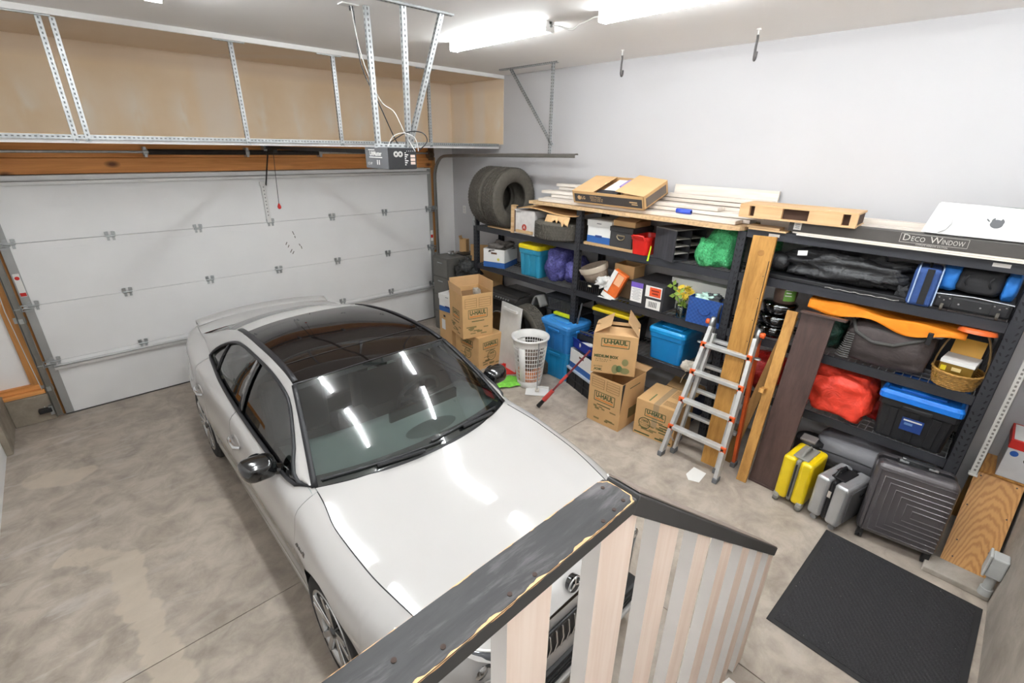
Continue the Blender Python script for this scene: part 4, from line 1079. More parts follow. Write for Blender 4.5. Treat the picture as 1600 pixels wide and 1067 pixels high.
def blob(center, rad, amp=.12, seed=0, nu=22, nv=16, power=.75, flat=0.0, freq=2.2, creases=.5):
    """crumpled sack: a rounded box broken up by folds"""
    rows = []; c = V(center)
    for i in range(nv+1):
        th = math.pi*i/nv-math.pi/2; row = []
        for j in range(nu+1):
            ph = 2*math.pi*(j % nu)/nu
            d = V((math.copysign(abs(math.cos(th)*math.cos(ph))**power, math.cos(th)*math.cos(ph)), math.copysign(abs(math.cos(th)*math.sin(ph))**power, math.cos(th)*math.sin(ph)), math.copysign(abs(math.sin(th))**power, math.sin(th))))
            n1 = noise.noise(d*freq+V((seed*3.1, seed, 0))); n2 = abs(noise.noise(d*freq*2.4+V((0, seed*5.7, seed))))
            k = 1+amp*(n1*1.3-n2*creases*1.6)
            p = V((d.x*rad[0]*k, d.y*rad[1]*k, d.z*rad[2]*k)); p.z = max(p.z, -rad[2]*(1-flat)); row.append(c+p)
        rows.append(row)
    return MB().grid(rows)
def sheen(name, col, rough=.35, bump=.6, scale=14, var=.2):
    """thin plastic film or cloth with wrinkles"""
    if name in MATS: return MATS[name]
    t = NT(name); v = t.mapping(); n = t.noise(v, scale, 4, .6, 1.2); c = lin(col)
    t.link(t.ramp(n, [(.3, mul(c, 1-var)), (.7, mul(c, 1+var))]), t.b.inputs['Base Color']); t.b.inputs['Roughness'].default_value = rough
    t.bump(n, bump, .02); MATS[name] = t.m; return t.m
def sheet(fn, nu, nv): return MB().grid([[V(fn(i/nu, j/nv)) for j in range(nv+1)] for i in range(nu+1)])
def tire(name, label, loc, R, W, rot, group=None, hole=.60):
    t = thing(name, label, 'tire', loc, 0, group); h = W/2; r = R*hole
    prof = [(r, -h*.72), (r+.012, -h*.86), (r+(R-r)*.45, -h*1.0), (R*.93, -h*.92), (R*.985, -h*.80), (R, -h*.5), (R*.998, 0), (R, h*.5), (R*.985, h*.80), (R*.93, h*.92), (r+(R-r)*.45, h*1.0), (r+.012, h*.86), (r, h*.72), (r+.012, h*.70), (R*.90, h*.75), (R*.93, 0), (R*.90, -h*.75), (r+.012, -h*.70), (r, -h*.72)]
    MB().lathe(prof, 56, rot).build('carcass', M_rubber, t)
    m = MB()
    for k in range(64):
        a = 2*math.pi*k/64
        for i, zz in enumerate((-.62, -.3, .0, .3, .62)):
            aa = a+(.035 if i % 2 else 0)
            M = rot @ Rz(aa) @ T(R*.994, 0, zz*h) @ Rx(.5 if i % 2 else -.5)
            m.box(0, .008, -.012, .012, -h*.12, h*.12, 0, M)
    o = m.build('tread', M_rubber, t); o['kind'] = 'stuff'
    return t

# ================================================================== ON THE RACK NEAREST THE DOOR
AXY = Rx(math.pi/2)    # tyre axis along Y
a1, a2, a3 = LA[0]-.003, LA[1]-.003, .785
b1, b2, b3 = LB[0]-.003, LB[1]-.003, LB[2]-.003
c0, c1, c2, c3 = [z-.003 for z in LC]
tire('tire', 'dusty upright tire on the rack, farther from the boxed boards', (.155, -1.42, a1+.02+.385), .385, .275, AXY, 'used tires', .53)
tire('tire', 'dusty upright tire on the rack with its round hole facing the stairs', (.155, -1.705, a1+.02+.385), .385, .275, AXY, 'used tires', .53)
tag(MB().box(.02, .10, -1.92, -1.42, a1, a1+.018).build('pine_lath', M_pine), 'thin pale wooden slat on the rack edge under the tires', 'slat')
tire('tire', 'dark tire lying flat on the rack under torn cardboard', (.19, -2.66, a1+.115), .345, .22, Matrix.Identity(4), 'used tires')
t = carton('product_box', 'narrow white printed box with red emblem beside the upright tires', (.12, -2.16, a1), (.26, .40, .30), 0, (('-x', 60, .0),), pm('printed_white_card', 'd8d3cf', .6, var=.12, scale=18), cat='box')
bpy.data.objects.remove([q for q in t.children if q.name.startswith('flap')][0])
MB().box(-.128, .128, -.198, .198, .30, .305).build('box_lid', pm('faded_lilac', 'b9b4b4', .6, var=.15, scale=16), t)
MB().cyl((-.1315, -.02, .09), (-.130, -.02, .09), .042, n=20).build('red_emblem', pm('emblem_red', 'b23a2c', .6), t)
lettering(t, 'A', (-.1316, -.02, .09), FX['right'], FX['up'], .06, M_paper)
lettering(t, 'CARPET', (-.130, .10, .275), FX['right'], FX['up'], .035, M_ink)
MB().box(-.135, -.13, .14, .17, .02, .29).build('brown_stripe', pm('stripe_brown', '6d5a50', .7), t)
tag(MB().box(-.03, .02, -2.0, -1.95, a1, a1+.34).box(-.03, .03, -2.02, -1.95, a1+.34, a1+.352).build('wood_offcut', M_pine), 'short upright pine offcut beside the white printed box', 'offcut')
tag(MB().box(-.04, .03, -2.34, -2.05, a1+.02, a1+.055).build('wood_block', M_pine, bevel=.003), 'small pine block on the rack in front of the flat tire', 'wood block')
m = sheet(lambda u, v: (-.05+.5*u, -2.10-.95*v, 2.06+.02*math.sin(6*v)+.03*u), 8, 16); m.build('cardboard_sheet', M_card, solid=.006); tag(bpy.data.objects['cardboard_sheet'], 'bent cardboard sheet lying over the flat tire', 'cardboard')
t = sheet(lambda u, v: (-.045-.04*v, -2.60-.36*u, 2.035-v*(.075+.02*math.sin(u*9)+.018*math.sin(u*27)+.012*math.sin(u*51))), 30, 4).build('cardboard_flap', M_cardi, solid=.004)
tag(t, 'torn ragged cardboard flap hanging in front of the flat tire', 'cardboard')

def bankers(name, label, loc, size, rz=0, lid=True, group='white and blue record boxes', depth_blue=.30):
    t = thing(name, label, 'box', loc, rz, group); sx, sy, sz = size[0]/2, size[1]/2, size[2]
    bl = pm('record_box_blue', '2f62a8', .6)
    MB().box(-sx, sx, -sy, sy, 0, sz*depth_blue).build('blue_base', bl, t)
    z1 = sz*.74 if lid else sz
    m = MB().box(-sx, -sx+.005, -sy, sy, sz*depth_blue, z1).box(sx-.005, sx, -sy, sy, sz*depth_blue, z1).box(-sx, sx, -sy, -sy+.005, sz*depth_blue, z1).box(-sx, sx, sy-.005, sy, sz*depth_blue, z1)
    m.build('white_sides', M_paper, t)
    if lid:
        MB().box(-sx-.006, sx+.006, -sy-.006, sy+.006, sz*.72, sz).build('box_lid', M_paper, t, bevel=.003)
        MB().box(-sx-.0075, -sx-.006, -.03, .03, sz*.84, sz*.88).build('lid_slot', pm('slot_grey', '8f8f92', .8), t)
    for f, o in (('x', (-sx-.001, 0, sz*(.30 if lid else .78))), ):
        MB().box(-sx-.003, -sx, -.045, .045, o[2]-.012, o[2]+.012).build('hand_hole', pm('hole_blue', '27407a', .8) if lid else pm('hole_brown', '6a4a36', .8), t)
    return t
t = bankers('record_box', 'open white and blue record box holding grey cloth', (.20, -1.50, a2), (.40, .34, .26), .35, lid=False)
MB().cyl((-.204, -.07, .12), (-.202, -.07, .12), .02, n=12).build('yellow_sticker', pm('sticker_yellow', 'e8dc6a', .7), t)
m = blob((.0, 0, .27), (.19, .16, .07), .5, 4, 24, 14); o = m.build('grey_cloth', sheen('grey_cloth', '77706b', .9, .8, 20)); o.location = (.20, -1.50, a2); tag(o, 'crumpled grey cloth heaped in the open record box', 'cloth')
M_teal = pm('teal_plastic', '2f93b5', .4, var=.06); M_yel = pm('yellow_plastic', 'ecd31f', .4, var=.06)
tote('storage_tote', 'teal storage tote with a bright yellow lid on the rack', (.27, -2.23, a2), (.50, .40, .42), M_teal, M_yel)
M_purp = sheen('indigo_film', '5c5a9c', .2, .9, 22, .45)
o = blob((0, 0, .20), (.24, .165, .22), .20, 3, 34, 24, .8, .1, 1.6).build('plastic_bag', M_purp); o.location = (.26, -2.62, a2); tag(o, 'indigo plastic bag of goods beside the teal tote', 'bag', 'indigo plastic bags')
o = blob((0, 0, .17), (.20, .125, .18), .22, 8, 34, 24, .8, .1, 1.7).build('plastic_bag', M_purp); o.location = (.20, -2.89, a2); o.rotation_euler = (.1, .2, .3); tag(o, 'smaller indigo plastic bag against the shared rack post', 'bag', 'indigo plastic bags')
# low shelf of the first rack
t = thing('hose_reel', 'grey ribbed plastic basket on the lower shelf beside the blue totes', 'basket', (.33, -2.74, a3))
m = MB().box(-.20, .20, -.28, .28, 0, .02)
m.build('base', M_dgrey, t)
for i in range(26): MB().box(-.20, -.192, -.27+i*.0215, -.258+i*.0215, .02, .17).build('slat', pm('slat_grey', '56565a', .6), t)
MB().box(-.205, .2, -.285, .285, .17, .19).build('rim', M_dgrey, t, bevel=.006)
t.name = 'ribbed_basket'
o = sheet(lambda u, v: (-.08+.16*v, -2.36-.17*u, .80+.17*math.sin(2.9*u)+.0*v), 12, 4).build('grey_bracket', pm('bracket_grey', '8a8885', .5), solid=.02); tag(o, 'curved grey plastic bracket resting on the ribbed basket', 'bracket'); o.location = (.05, 0, .0)
tag(MB().box(-.08, -.02, -3.0, -2.72, .0, .035).build('yellow_level', pm('lime_plastic', 'd3df1c', .4), bevel=.008), 'lime yellow strip of a tool poking out above the blue tote', 'tool')
bpy.data.objects['yellow_level'].location = (.10, 0, .79)
t = thing('washing_machine', 'dark grey front-loading washing machine under the rack', 'washing machine', (.16, -1.86, 0))
M_wash = pm('washer_graphite', '5d5a58', .35, .5)
MB().box(-.28, .32, -.31, .31, 0, .86).build('cabinet', M_wash, t, bevel=.015)
rows = [[V((-.285, y, .70)), V((-.30, y, .80)), V((-.20, y, .885)), V((.0, y, .90))] for y in (-.31, .31)]
MB().grid(rows, smooth=False).build('control_panel', pm('panel_dark', '3d3b3a', .3, .4), t, solid=.01)
MB().lathe([(.0, .02), (.15, .02), (.19, .035), (.205, .02), (.21, 0)], 40, T(-.285, 0, .44) @ Ry(-math.pi/2)).build('porthole', M_chrome, t)
MB().cyl((-.30, .20, .80), (-.325, .20, .815), .035, n=20).build('dial', M_chrome, t)
for i in range(6): MB().cyl((-.285, .08-i*.05, .83), (-.295, .08-i*.05, .836), .012, n=10).build('button', M_galv, t)
# corner by the garage door
t = thing('filing_cabinet', 'dark grey filing cabinet in the corner by the door track', 'cabinet', (.10, -.61, 0))
M_fil = pm('cabinet_grey', '6d6b66', .45, .2)
MB().box(-.335, .30, -.195, .20, 0, 1.20).build('cabinet_body', M_fil, t, bevel=.006)
for k in range(4):
    d = MB().box(-.348, -.336, -.185, .19, .03+k*.29, .31+k*.29).build('drawer', M_fil, t, bevel=.004); MB().box(-.358, -.347, -.06, .06, .24+k*.29, .255+k*.29).build('handle', M_galv, d)
MB().box(.30, .312, -.198, .203, 0, 1.20).build('back_panel', M_black, t)
o = carton('open_carton', 'small upright cardboard piece on the filing cabinet', (.30, -.52, 1.205), (.10, .12, .20), .4, (('+y', 70, .05),))
t = thing('glass_dish', 'clear glass dish on top of the filing cabinet', 'dish', (.0, -.60, 1.202))
MB().lathe([(.0, .004), (.06, .004), (.075, .05), (.078, .05), (.062, 0), (0, 0)], 24).build('bowl', glassy('clear_glass', 'dfe6e6', .1), t)
tag(MB().box(.10, .28, -.76, -.56, 1.203, 1.215).build('flat_tray', M_black, bevel=.003), 'flat black tray lying on the filing cabinet', 'tray')
MB_ = MB().box(-.012, .012, -.26, .26, 0, .95); o = MB_.build('carton_sheet', M_card); o.location = (.33, -1.02, .42); o.rotation_euler = (0, .06, .6); tag(o, 'large cardboard panel standing behind the filing cabinet', 'cardboard')
tag(MB().box(.14, .54, -1.14, -.88, 0, .42).build('cardboard_carton', M_card, bevel=.004), 'plain cardboard carton on the floor behind the filing cabinet', 'box')
o = blob((0, 0, .13), (.19, .17, .15), .5, 12, 28, 18, .8).build('rubbish_bag', sheen('black_film', '3a3b3c', .25, .9, 18, .4)); o.location = (-.02, -1.02, .93); tag(o, 'crumpled dark plastic bag beside the filing cabinet', 'bag')
tag(MB().box(-.22, .13, -1.20, -.86, 0, .92).build('plain_carton', pm('dim_card', '8b6c49', .8), bevel=.004), 'tall plain carton under the dark plastic bag', 'box')
# moving boxes by the filing cabinet
sz = (.42, .42, .46)
t = carton('moving_box', 'closed cardboard moving box under the open tall one', (-.53, -1.87, 0), (.40, .52, .455), -.03, (), lid_closed=True, group='cardboard moving boxes')
uhaul(t, (.40, .52, .455), 'y', z=.72); uhaul(t, (.40, .52, .455), 'x', z=.72, small=True)
for f, c in (('y', V((.02, -.261, .17))), ('x', V((-.201, -.02, .18)))):
    r = V((1, 0, 0)) if f == 'y' else V((0, -1, 0)); n = V((0, -1, 0)) if f == 'y' else V((-1, 0, 0))
    MB().tube([c+r*.07*math.cos(a*math.pi/12)+V((0, 0, 1))*.07*math.sin(a*math.pi/12) for a in range(24)], .004, 5, closed=True).build('round_print', M_grn, t)
    lettering(t, '100%', c+V((0, 0, .03))+n*.0, r, (0, 0, 1), .04, M_grn, bold=.001); lettering(t, 'RECYCLED', c+V((0, 0, -.01)), r, (0, 0, 1), .024, M_grn); lettering(t, 'CONTENT', c+V((0, 0, -.035)), r, (0, 0, 1), .018, M_grn)
zz = .46
t = carton('moving_box', 'tall open cardboard moving box standing on another near the white basket', (-.645, -1.86, zz), (.43, .42, .585), -.24, (('+x', 88, .14), ('-x', 82, .10), ('+y', 95, .14)), group='cardboard moving boxes')
uhaul(t, (.43, .42, .585), 'y', z=.55); lines(t, (.43, .42, .585), 'y', .41, .53); uhaul(t, (.43, .42, .585), 'x', z=.5, small=True)
o = blob((0, 0, 0), (.05, .05, .06), .2, 3).build('paper_wad', sheen('wad_grey', 'a39a8e', .9)); o.location = (-.60, -1.93, zz+.56); tag(o, 'grey paper wad poking out of the open moving box', 'paper')
o = MB().box(-.14, .14, -.14, .14, .01, .54).build('packed_goods', pm('goods_brown', '8a6a48', .8)); o.location = (-.645, -1.86, zz); o.rotation_euler = (0, 0, -.24); tag(o, 'goods packed inside the open tall moving box', 'goods')
t = carton('printed_carton', 'brown carton with arrow marks behind the stacked moving boxes', (-.52, -1.36, 0), (.36, .34, .60), -.1, (), lid_closed=True)
decal(t, (-.181, .05, .42), FX['right'], FX['up'], .10, .15, M_paper, 'shipping_label'); decal(t, (-.181, .02, .55), FX['right'], FX['up'], .05, .03, M_ink, 'arrow_print')
for i in range(3): decal(t, (-.181, .10-.08*i, .08), FX['right'], FX['up'], .05, .05, pm('brown_print2', '8a5428', .8), 'mark_print')
t = bankers('record_box', 'white and blue record box wedged behind the tall moving box', (-.50, -1.34, .605), (.34, .34, .25), .1, True)
o = blob((0, 0, .06), (.17, .12, .07), .2, 5).build('pink_bundle', sheen('pink_film', 'c79a9b', .6, .5)); o.location = (-.45, -1.38, .86); tag(o, 'pink bundle on the record box behind the moving boxes', 'bundle')
# white panel and tire leaning, basket, dustpan, cloth, scraper, brush
t = thing('leaning_board', 'tall white panel with a rail handle leaning in front of a tire', 'panel', (-.40, -2.30, 0))
Mw = Rz(-.10) @ Ry(.10)
MB().box(-.010, .010, -.20, .22, .0, .88, 0, Mw).build('board', pm('panel_white', 'dcdad7', .45), t, bevel=.002)
MB().box(-.045, -.03, -.14, .14, .80, .83, 0, Mw).box(-.032, -.01, -.14, -.10, .80, .83, 0, Mw).box(-.032, -.01, .10, .14, .80, .83, 0, Mw).build('rail_handle', M_wh_pl, t)
tire('tire', 'worn tire leaning on the floor behind the white basket', (-.13, -2.44, .53), .335, .20, Rz(-.15) @ Ry(math.pi/2-.12), 'used tires')
tire('tire', 'tire lying flat on the floor behind the white basket', (-.05, -2.50, .10), .32, .19, Matrix.Identity(4), 'used tires')
t = thing('laundry_basket', 'tall white plastic laundry basket with slotted sides', 'laundry basket', (-.50, -2.83, 0))
def bk(a, z, off=0):
    r = .145+.07*(z/.66)+off; return V((r*math.cos(a), r*math.sin(a), z))
M_bas = pm('basket_white', 'e9e6e2', .45)
m = MB().lathe([(0, .006), (.145, .0), (.150, .05), (.155, .09), (.147, .09), (.138, .012), (0, .012)], 40); m.build('base', M_bas, t)
MB().lathe([(.208, .56), (.214, .63), (.235, .64), (.235, .66), (.205, .66), (.200, .56)], 44).build('rim', M_bas, t)
N = 40
m = MB()
for k in range(N): m.tube([bk(2*math.pi*k/N, z) for z in (.08, .3, .57)], .0042, 5)
o = m.build('upright_rib', M_bas, t); o['kind'] = 'stuff'
for z in (.14, .19, .245, .30, .355, .41, .465, .52):
    MB().tube([bk(2*math.pi*k/N, z) for k in range(N)], .0045, 5, closed=True).build('hoop_rib', M_bas, t)
for k in range(3):
    a = 1.3+2.1*k; m = MB(); m.grid([[bk(a+d, z, .004) for z in (.10, .3, .55)] for d in (-.22, -.1, 0, .1, .22)]); m.build('solid_band', M_bas, t, solid=.005)
MB().bar(bk(1.0, .60, .012), bk(1.45, .60, .012), .006, .02).build('hand_slot', pm('slot_shadow', '5c5854', .9), t)
o = MB().lathe([(.02, .015), (.128, .015), (.15, .18), (.14, .22), (0, .23)], 24).build('orange_bag', sheen('orange_laundry', 'e58a4a', .6, .5)); o.location = (-.50, -2.83, 0); tag(o, 'orange bundle seen through the slots of the laundry basket', 'laundry')
o = blob((0, 0, .35), (.13, .13, .12), .25, 6).build('mixed_laundry', sheen('dark_laundry', '7b6a60', .8, .6)); o.location = (-.50, -2.83, 0); tag(o, 'brownish clothes heaped inside the laundry basket', 'laundry')
t = thing('dustpan', 'red dustpan lying on the floor beside the laundry basket', 'dustpan', (-.47, -2.36, 0), -.6)
MB().box(-.13, .13, -.12, .10, .002, .008).box(-.13, -.12, -.12, .10, .008, .045).box(.12, .13, -.12, .10, .008, .045).box(-.13, .13, .09, .10, .008, .06).build('pan', M_red, t, bevel=.003)
MB().bar((0, .10, .04), (0, .30, .06), .03, .018).build('handle', M_red, t, bevel=.006)
o = sheet(lambda u, v: (-.19+.38*u+.03*math.sin(5*v), -.13+.26*v, .012+.018*abs(math.sin(7*u+3*v))+.03*max(0, math.sin(4*u*v*3))*u), 18, 14).build('green_cloth', sheen('lime_cloth', '7fd04a', .85, .5, 25), solid=.004); o.location = (-.69, -2.66, 0); o.rotation_euler = (0, 0, -.5); tag(o, 'bright green cloth dropped on the floor', 'cloth')
t = thing('ice_scraper', 'white flat scraper with a thin rod standing on the floor', 'scraper', (-.59, -3.06, 0), -.87)
MB().box(-.14, .14, -.09, .10, .002, .012).box(-.14, .14, .09, .10, .012, .04).build('blade', M_wh_pl, t, bevel=.004)
MB().box(-.025, .025, -.02, .05, .012, .04).build('socket', pm('socket_cream', 'd9cfc2', .5), t, bevel=.008)
MB().cyl((0, .0, .02), (.0, -.02, .66), .006, n=8).build('rod', M_galv, t)
t = thing('snow_brush', 'red and grey snow brush leaning on the moving boxes', 'brush', (-.85, -3.33, 0))
d0, d1_ = V((0, 0, .03)), V((.27, -.46, .80)); dd = d1_-d0
MB().cyl(d0, d0+dd*.12, .026, .022, n=12).build('black_grip', M_black, t)
MB().cyl(d0+dd*.12, d0+dd*.30, .028, .022, n=12).build('red_sleeve', pm('faded_red', 'cf4a45', .5), t); MB().cyl(d0+dd*.44, d0+dd*.58, .018, .016, n=12).build('red_sleeve', pm('faded_red', 'cf4a45'), t)
MB().cyl(d0+dd*.30, d0+dd*.44, .012, n=12).cyl(d0+dd*.58, d1_, .011, n=12).build('shaft', pm('shaft_maroon', '8a3f45', .4, .3), t)
# blue totes, record box on crate, blue open bin
M_blue = pm('blue_plastic', '2b7cc0', .42, var=.08); M_blu2 = pm('deep_blue_plastic', '1d8cc4', .35, var=.06)
tag(MB().box(.30, .53, -3.02, -2.44, 0, .78).build('plain_crate', M_ctrim, bevel=.01), 'dark crate against the wall under the ribbed basket', 'crate')
tote('storage_tote', 'deep blue storage tote on the floor under the lidded one', (.06, -2.92, 0), (.42, .46, .40), M_blu2, None, 0, .84, group='blue storage totes')
tote('storage_tote', 'blue lidded storage tote stacked beside the laundry basket', (.04, -2.92, .395), (.44, .52, .38), M_blue, pm('blue_lid', '3f8fd6', .4), -.05, .84, .05, group='blue storage totes')
t = thing('crate', 'black slatted crate on the floor with a pale tray on top', 'crate', (.0, -3.44, 0), -.30)
M_crk = pm('crate_black', '232326', .5)
MB().box(-.20, .20, -.26, .26, 0, .01).box(-.20, .20, -.26, .26, .20, .215).build('crate_frame', M_crk, t)
for i in range(4):
    y = -.26+i*.17
    MB().box(-.205, -.19, y, y+.02, 0, .21).build('upright', M_crk, t)
MB().box(-.205, -.195, -.26, .26, .095, .115).build('middle_bar', M_crk, t); MB().box(-.193, .19, -.255, .255, .01, .20).build('inner_wall', pm('crate_inner', '2b2a2c', .7), t)
MB().box(-.215, .215, -.275, .275, .216, .245).build('pale_tray', pm('tray_grey', 'b9c4d2', .4), t, bevel=.006)
t = bankers('record_box', 'long white and blue record box on the black crate', (.0, -3.44, .247), (.38, .48, .25), -.30, False)
o = tote('open_bin', 'dark blue open bin holding bottles and a bag', (.03, -3.36, .50), (.34, .42, .13), pm('navy_plastic', '24389a', .4), None, -.30, .92, ribs=False)
for i, (x, y) in enumerate(((-.06, .05), (.03, -.05))):
    t = thing('spray_bottle', ('white bottle with red cap lying in the blue bin', 'white bottle with blue band lying in the blue bin')[i], 'bottle', (.0+x, -3.42+y, .57), .4+i)
    MB().lathe([(0, -.10), (.035, -.095), (.038, .04), (.02, .07), (.018, .09), (0, .09)], 18, Rx(math.pi/2)).build('bottle', M_wh_pl, t)
    MB().cyl((0, -.09, 0), (0, -.12, 0), .02, n=12).build('cap', M_red if i == 0 else M_blue, t)
o = blob((0, 0, 0), (.13, .12, .06), .5, 9).build('clear_bag', sheen('pale_film', 'd9d6d8', .2, .9, 14, .15)); o.location = (.10, -3.52, .60); tag(o, 'pale crumpled plastic bag in the blue bin', 'bag')
# stack of moving boxes
t = carton('moving_box', 'cardboard moving box with split corner under the medium box', (-.35, -4.02, 0), (.46, .405, .555), .03, (('+x', 5, .14),), group='cardboard moving boxes')
uhaul(t, (.46, .405, .555), 'x', z=.58); lines(t, (.46, .405, .555), 'x', .42, .53); 
MB().box(-.08, .12, -.2035, -.2028, .46, .47).build('print_block', M_grn, t); MB().box(-.06, .10, -.2035, -.2028, .10, .22).build('print_block', pm('faded_green_print', '8a7a4c'), t)
MB().add([(.0-.231, -.203, .555), (-.231, -.2035, .20), (-.18, -.2035, .555)], [(0, 1, 2)]).build('split_corner', M_ink, t)
t = carton('moving_box', 'medium cardboard moving box with raised flaps on top of the stack', (-.27, -3.90, .562), (.42, .457, .44), .53, (('+y', 148, .20), ('-y', 128, .20), ('+x', 170, .19), ('-x', 172, .19)), group='cardboard moving boxes')
uhaul(t, (.42, .457, .44), 'x', True, z=.80)
t = carton('moving_box', 'taped cardboard moving box on the floor beside the ladder', (-.19, -4.52, 0), (.46, .43, .405), .10, (), lid_closed=True, group='cardboard moving boxes')
uhaul(t, (.46, .43, .405), 'x', z=.70, small=True)
M_tape = pm('packing_tape', 'b59b78', .25)
MB().box(-.231, -.2305, -.03, .03, .14, .405).build('tape', M_tape, t); MB().box(-.231, .23, -.03, .03, .4092, .4098).build('tape', M_tape, t)
MB().tube([V((-.2312, .10+.062*math.cos(a*math.pi/12), .155+.062*math.sin(a*math.pi/12))) for a in range(24)], .004, 5, closed=True).build('round_print', M_grn, t)
lettering(t, '100%', (-.2305, .10, .18), FX['right'], FX['up'], .036, M_grn, bold=.001); lettering(t, 'RECYCLED', (-.2305, .10, .15), FX['right'], FX['up'], .022, M_grn); lettering(t, 'CONTENT', (-.2305, .10, .128), FX['right'], FX['up'], .018, M_grn)
for i in range(4): decal(t, (-.2305, -.11, .20-.03*i), FX['right'], FX['up'], .12-.02*(i % 2), .011, M_grn, 'print_line')
MB().box(-.231, -.2305, .03, .2, .02, .035).box(-.231, -.2305, -.2, -.03, .02, .035).build('print_block', M_grn, t)
MB().box(-.20, -.02, .085, .10, .4095, .4102).build('print_block', pm('mid_green_print2', '6f7a4a', .8), t)
m = MB()
for i in range(9): m.box(-.18+i*.012, -.176+i*.012, -.19, -.04, .4095, .4100)
for i in range(9): m.box(.02+i*.02, .024+i*.02, -.19, -.04, .4095, .4100)
m.build('ruled_print', pm('brown_print', '7d5f38', .8), t)
for i in range(3):
    o = MB().box(-.16, .16, -.17, .17, 0, .008).build('flat_carton', M_card); o.location = (.32, -4.48, .30+i*.016); o.rotation_euler = (.05*i, .05, .1*i); tag(o, ('flattened carton, lowest of three behind the taped moving box', 'flattened carton, middle of three behind the taped moving box', 'flattened carton, topmost of three behind the taped moving box')[i], 'cardboard', 'flattened cartons')
tag(MB().box(.16, .50, -4.66, -4.30, 0, .29).build('navy_crate', pm('navy_dark', '1f2c4e', .6), bevel=.01), 'navy bin on the floor under the flattened cartons', 'storage bin')
# ================================================================== ON THE MIDDLE RACK
# chipboard sheet and white boards across the post tops
poly = [(-2.30, -.06), (-2.9, -.075), (-3.06, -.085), (-3.35, -.08), (-3.62, -.10), (-3.74, -.115), (-3.80, -.09), (-4.05, -.10), (-4.3, -.09), (-4.55, -.10), (-4.78, -.09), (-4.86, -.05), (-4.90, .06), (-4.84, .2), (-4.84, .50), (-2.30, .50)]
o = MB().prism([(y, x) for y, x in poly], 0, .035, T(0, 0, 2.135) @ Matrix(((0, 1, 0, 0), (1, 0, 0, 0), (0, 0, 1, 0), (0, 0, 0, 1)))).build('chipboard_sheet', pm('chipboard', 'c9a87f', .85, var=.22, scale=40), merge=True); tag(o, 'ragged chipboard sheet lying across the rack post tops', 'board')
M_plank = wood('white_plank', 'e6ddd3', 'd5c8ba', axis=1, scale=.7, contrast=.7)
rp = random.Random(5)
specs = [(.06, -2.42, -4.80, 0, .16), (.22, -2.36, -4.86, 0, .15), (.41, -2.45, -4.95, 0, .18), (.22, -2.48, -4.97, 1, .15), (.40, -2.32, -5.02, 1, .17), (.23, -2.30, -4.55, 2, .14), (.42, -2.34, -4.96, 2, .16), (.42, -2.42, -4.90, 3, .14), (.43, -2.36, -4.93, 4, .13)]
names = ['front edge', 'middle, lowest', 'wall side, lowest', 'middle, second', 'wall side, second', 'middle, uppermost', 'wall side, third', 'wall side, fourth', 'wall side, topmost']
for (x, y0, y1, lv, w_), nm in zip(specs, names):
    o = MB().box(-w_/2, w_/2, y1, y0, 0, .032).build('white_board', M_plank, bevel=.002)
    o.location = (x, 0, 2.172+lv*.037+rp.uniform(0, .004)); tag(o, 'long white board in the pile under the display box: ' + nm, 'board', 'white boards piled on the racks')
o = MB().box(-.012, .012, -4.93, -3.9, 0, .11).build('upright_board', M_plank); o.location = (.515, 0, 2.33); o.rotation_euler = (0, .12, 0); tag(o, 'white board standing on edge against the wall', 'board')
t = thing('blue_tube', 'short blue plastic tube lying on the white boards', 'tube', (.06, -4.27, 2.232), .0)
MB().lathe([(.014, -.075), (.022, -.075), (.024, 0), (.022, .075), (.014, .075)], 16, Rx(math.pi/2)).build('tube_body', pm('royal_blue', '3b55c4', .4), t)
t = thing('display_box', 'cardboard television box with open flaps on the board pile', 'box', (-.07, -3.47, 2.212))
tl = Ry(-.33); sx, sy, h = .44, .45, .135
m = MB().box(0, sx, -sy, sy, 0, .005, 0, tl).box(0, .006, -sy, sy, 0, h, 0, tl).box(sx-.006, sx, -sy, sy, 0, h, 0, tl).box(0, sx, -sy, -sy+.006, 0, h, 0, tl).box(0, sx, sy-.006, sy, 0, h, 0, tl).box(.01, sx-.01, -sy+.01, sy-.01, .0, h*.55, 0, tl)
m.build('box_body', M_card, t)
MB().box(0, sx, .16, sy, h, h+.004, 0, tl).build('flap', M_cardi, t)
MB().box(0, sx, -sy, -.12, h+.001, h+.005, 0, tl @ T(0, -sy, h) @ Rx(.10) @ T(0, sy, -h)).build('flap', M_cardi, t)
MB().box(.12, sx-.02, -.10, .12, h*.60, h*.85, 0, tl).build('foam_insert', M_paper, t); MB().box(.22, sx-.04, -.14, -.02, h*.85, h*.97, 0, tl).build('purple_pouch', pm('lilac', '9b84c9', .5), t)
MB().box(.01, .12, -.10, .16, h*.6, h*.9, 0, tl).build('dark_insert', M_ctrim, t)
U = tl @ V((0, 0, 1)); O = lambda y, z: tl @ V((-.001, y, z))
MB().box(-.0015, -.0005, -sy+.02, sy-.025, .018, h-.028, 0, tl).build('dark_band', pm('band_charcoal', '47423f', .6), t)
MB().box(.04, sx-.03, -sy-.0015, -sy-.0005, .018, h-.028, 0, tl).build('dark_band', pm('band_charcoal2', '6a5f55', .6), t)
MB().cyl(O(.36, h*.48), O(.36, h*.48)+tl @ V((-.0015, 0, 0)), .024, n=20).build('logo_disc', M_cardi, t)
lettering(t, 'LG', O(.305, h*.48), (0, -1, 0), U, .045, M_cardi, lift=.0012, bold=.001); lettering(t, 'UHD Monitor', O(.14, h*.62), (0, -1, 0), U, .026, M_cardi, lift=.0012)
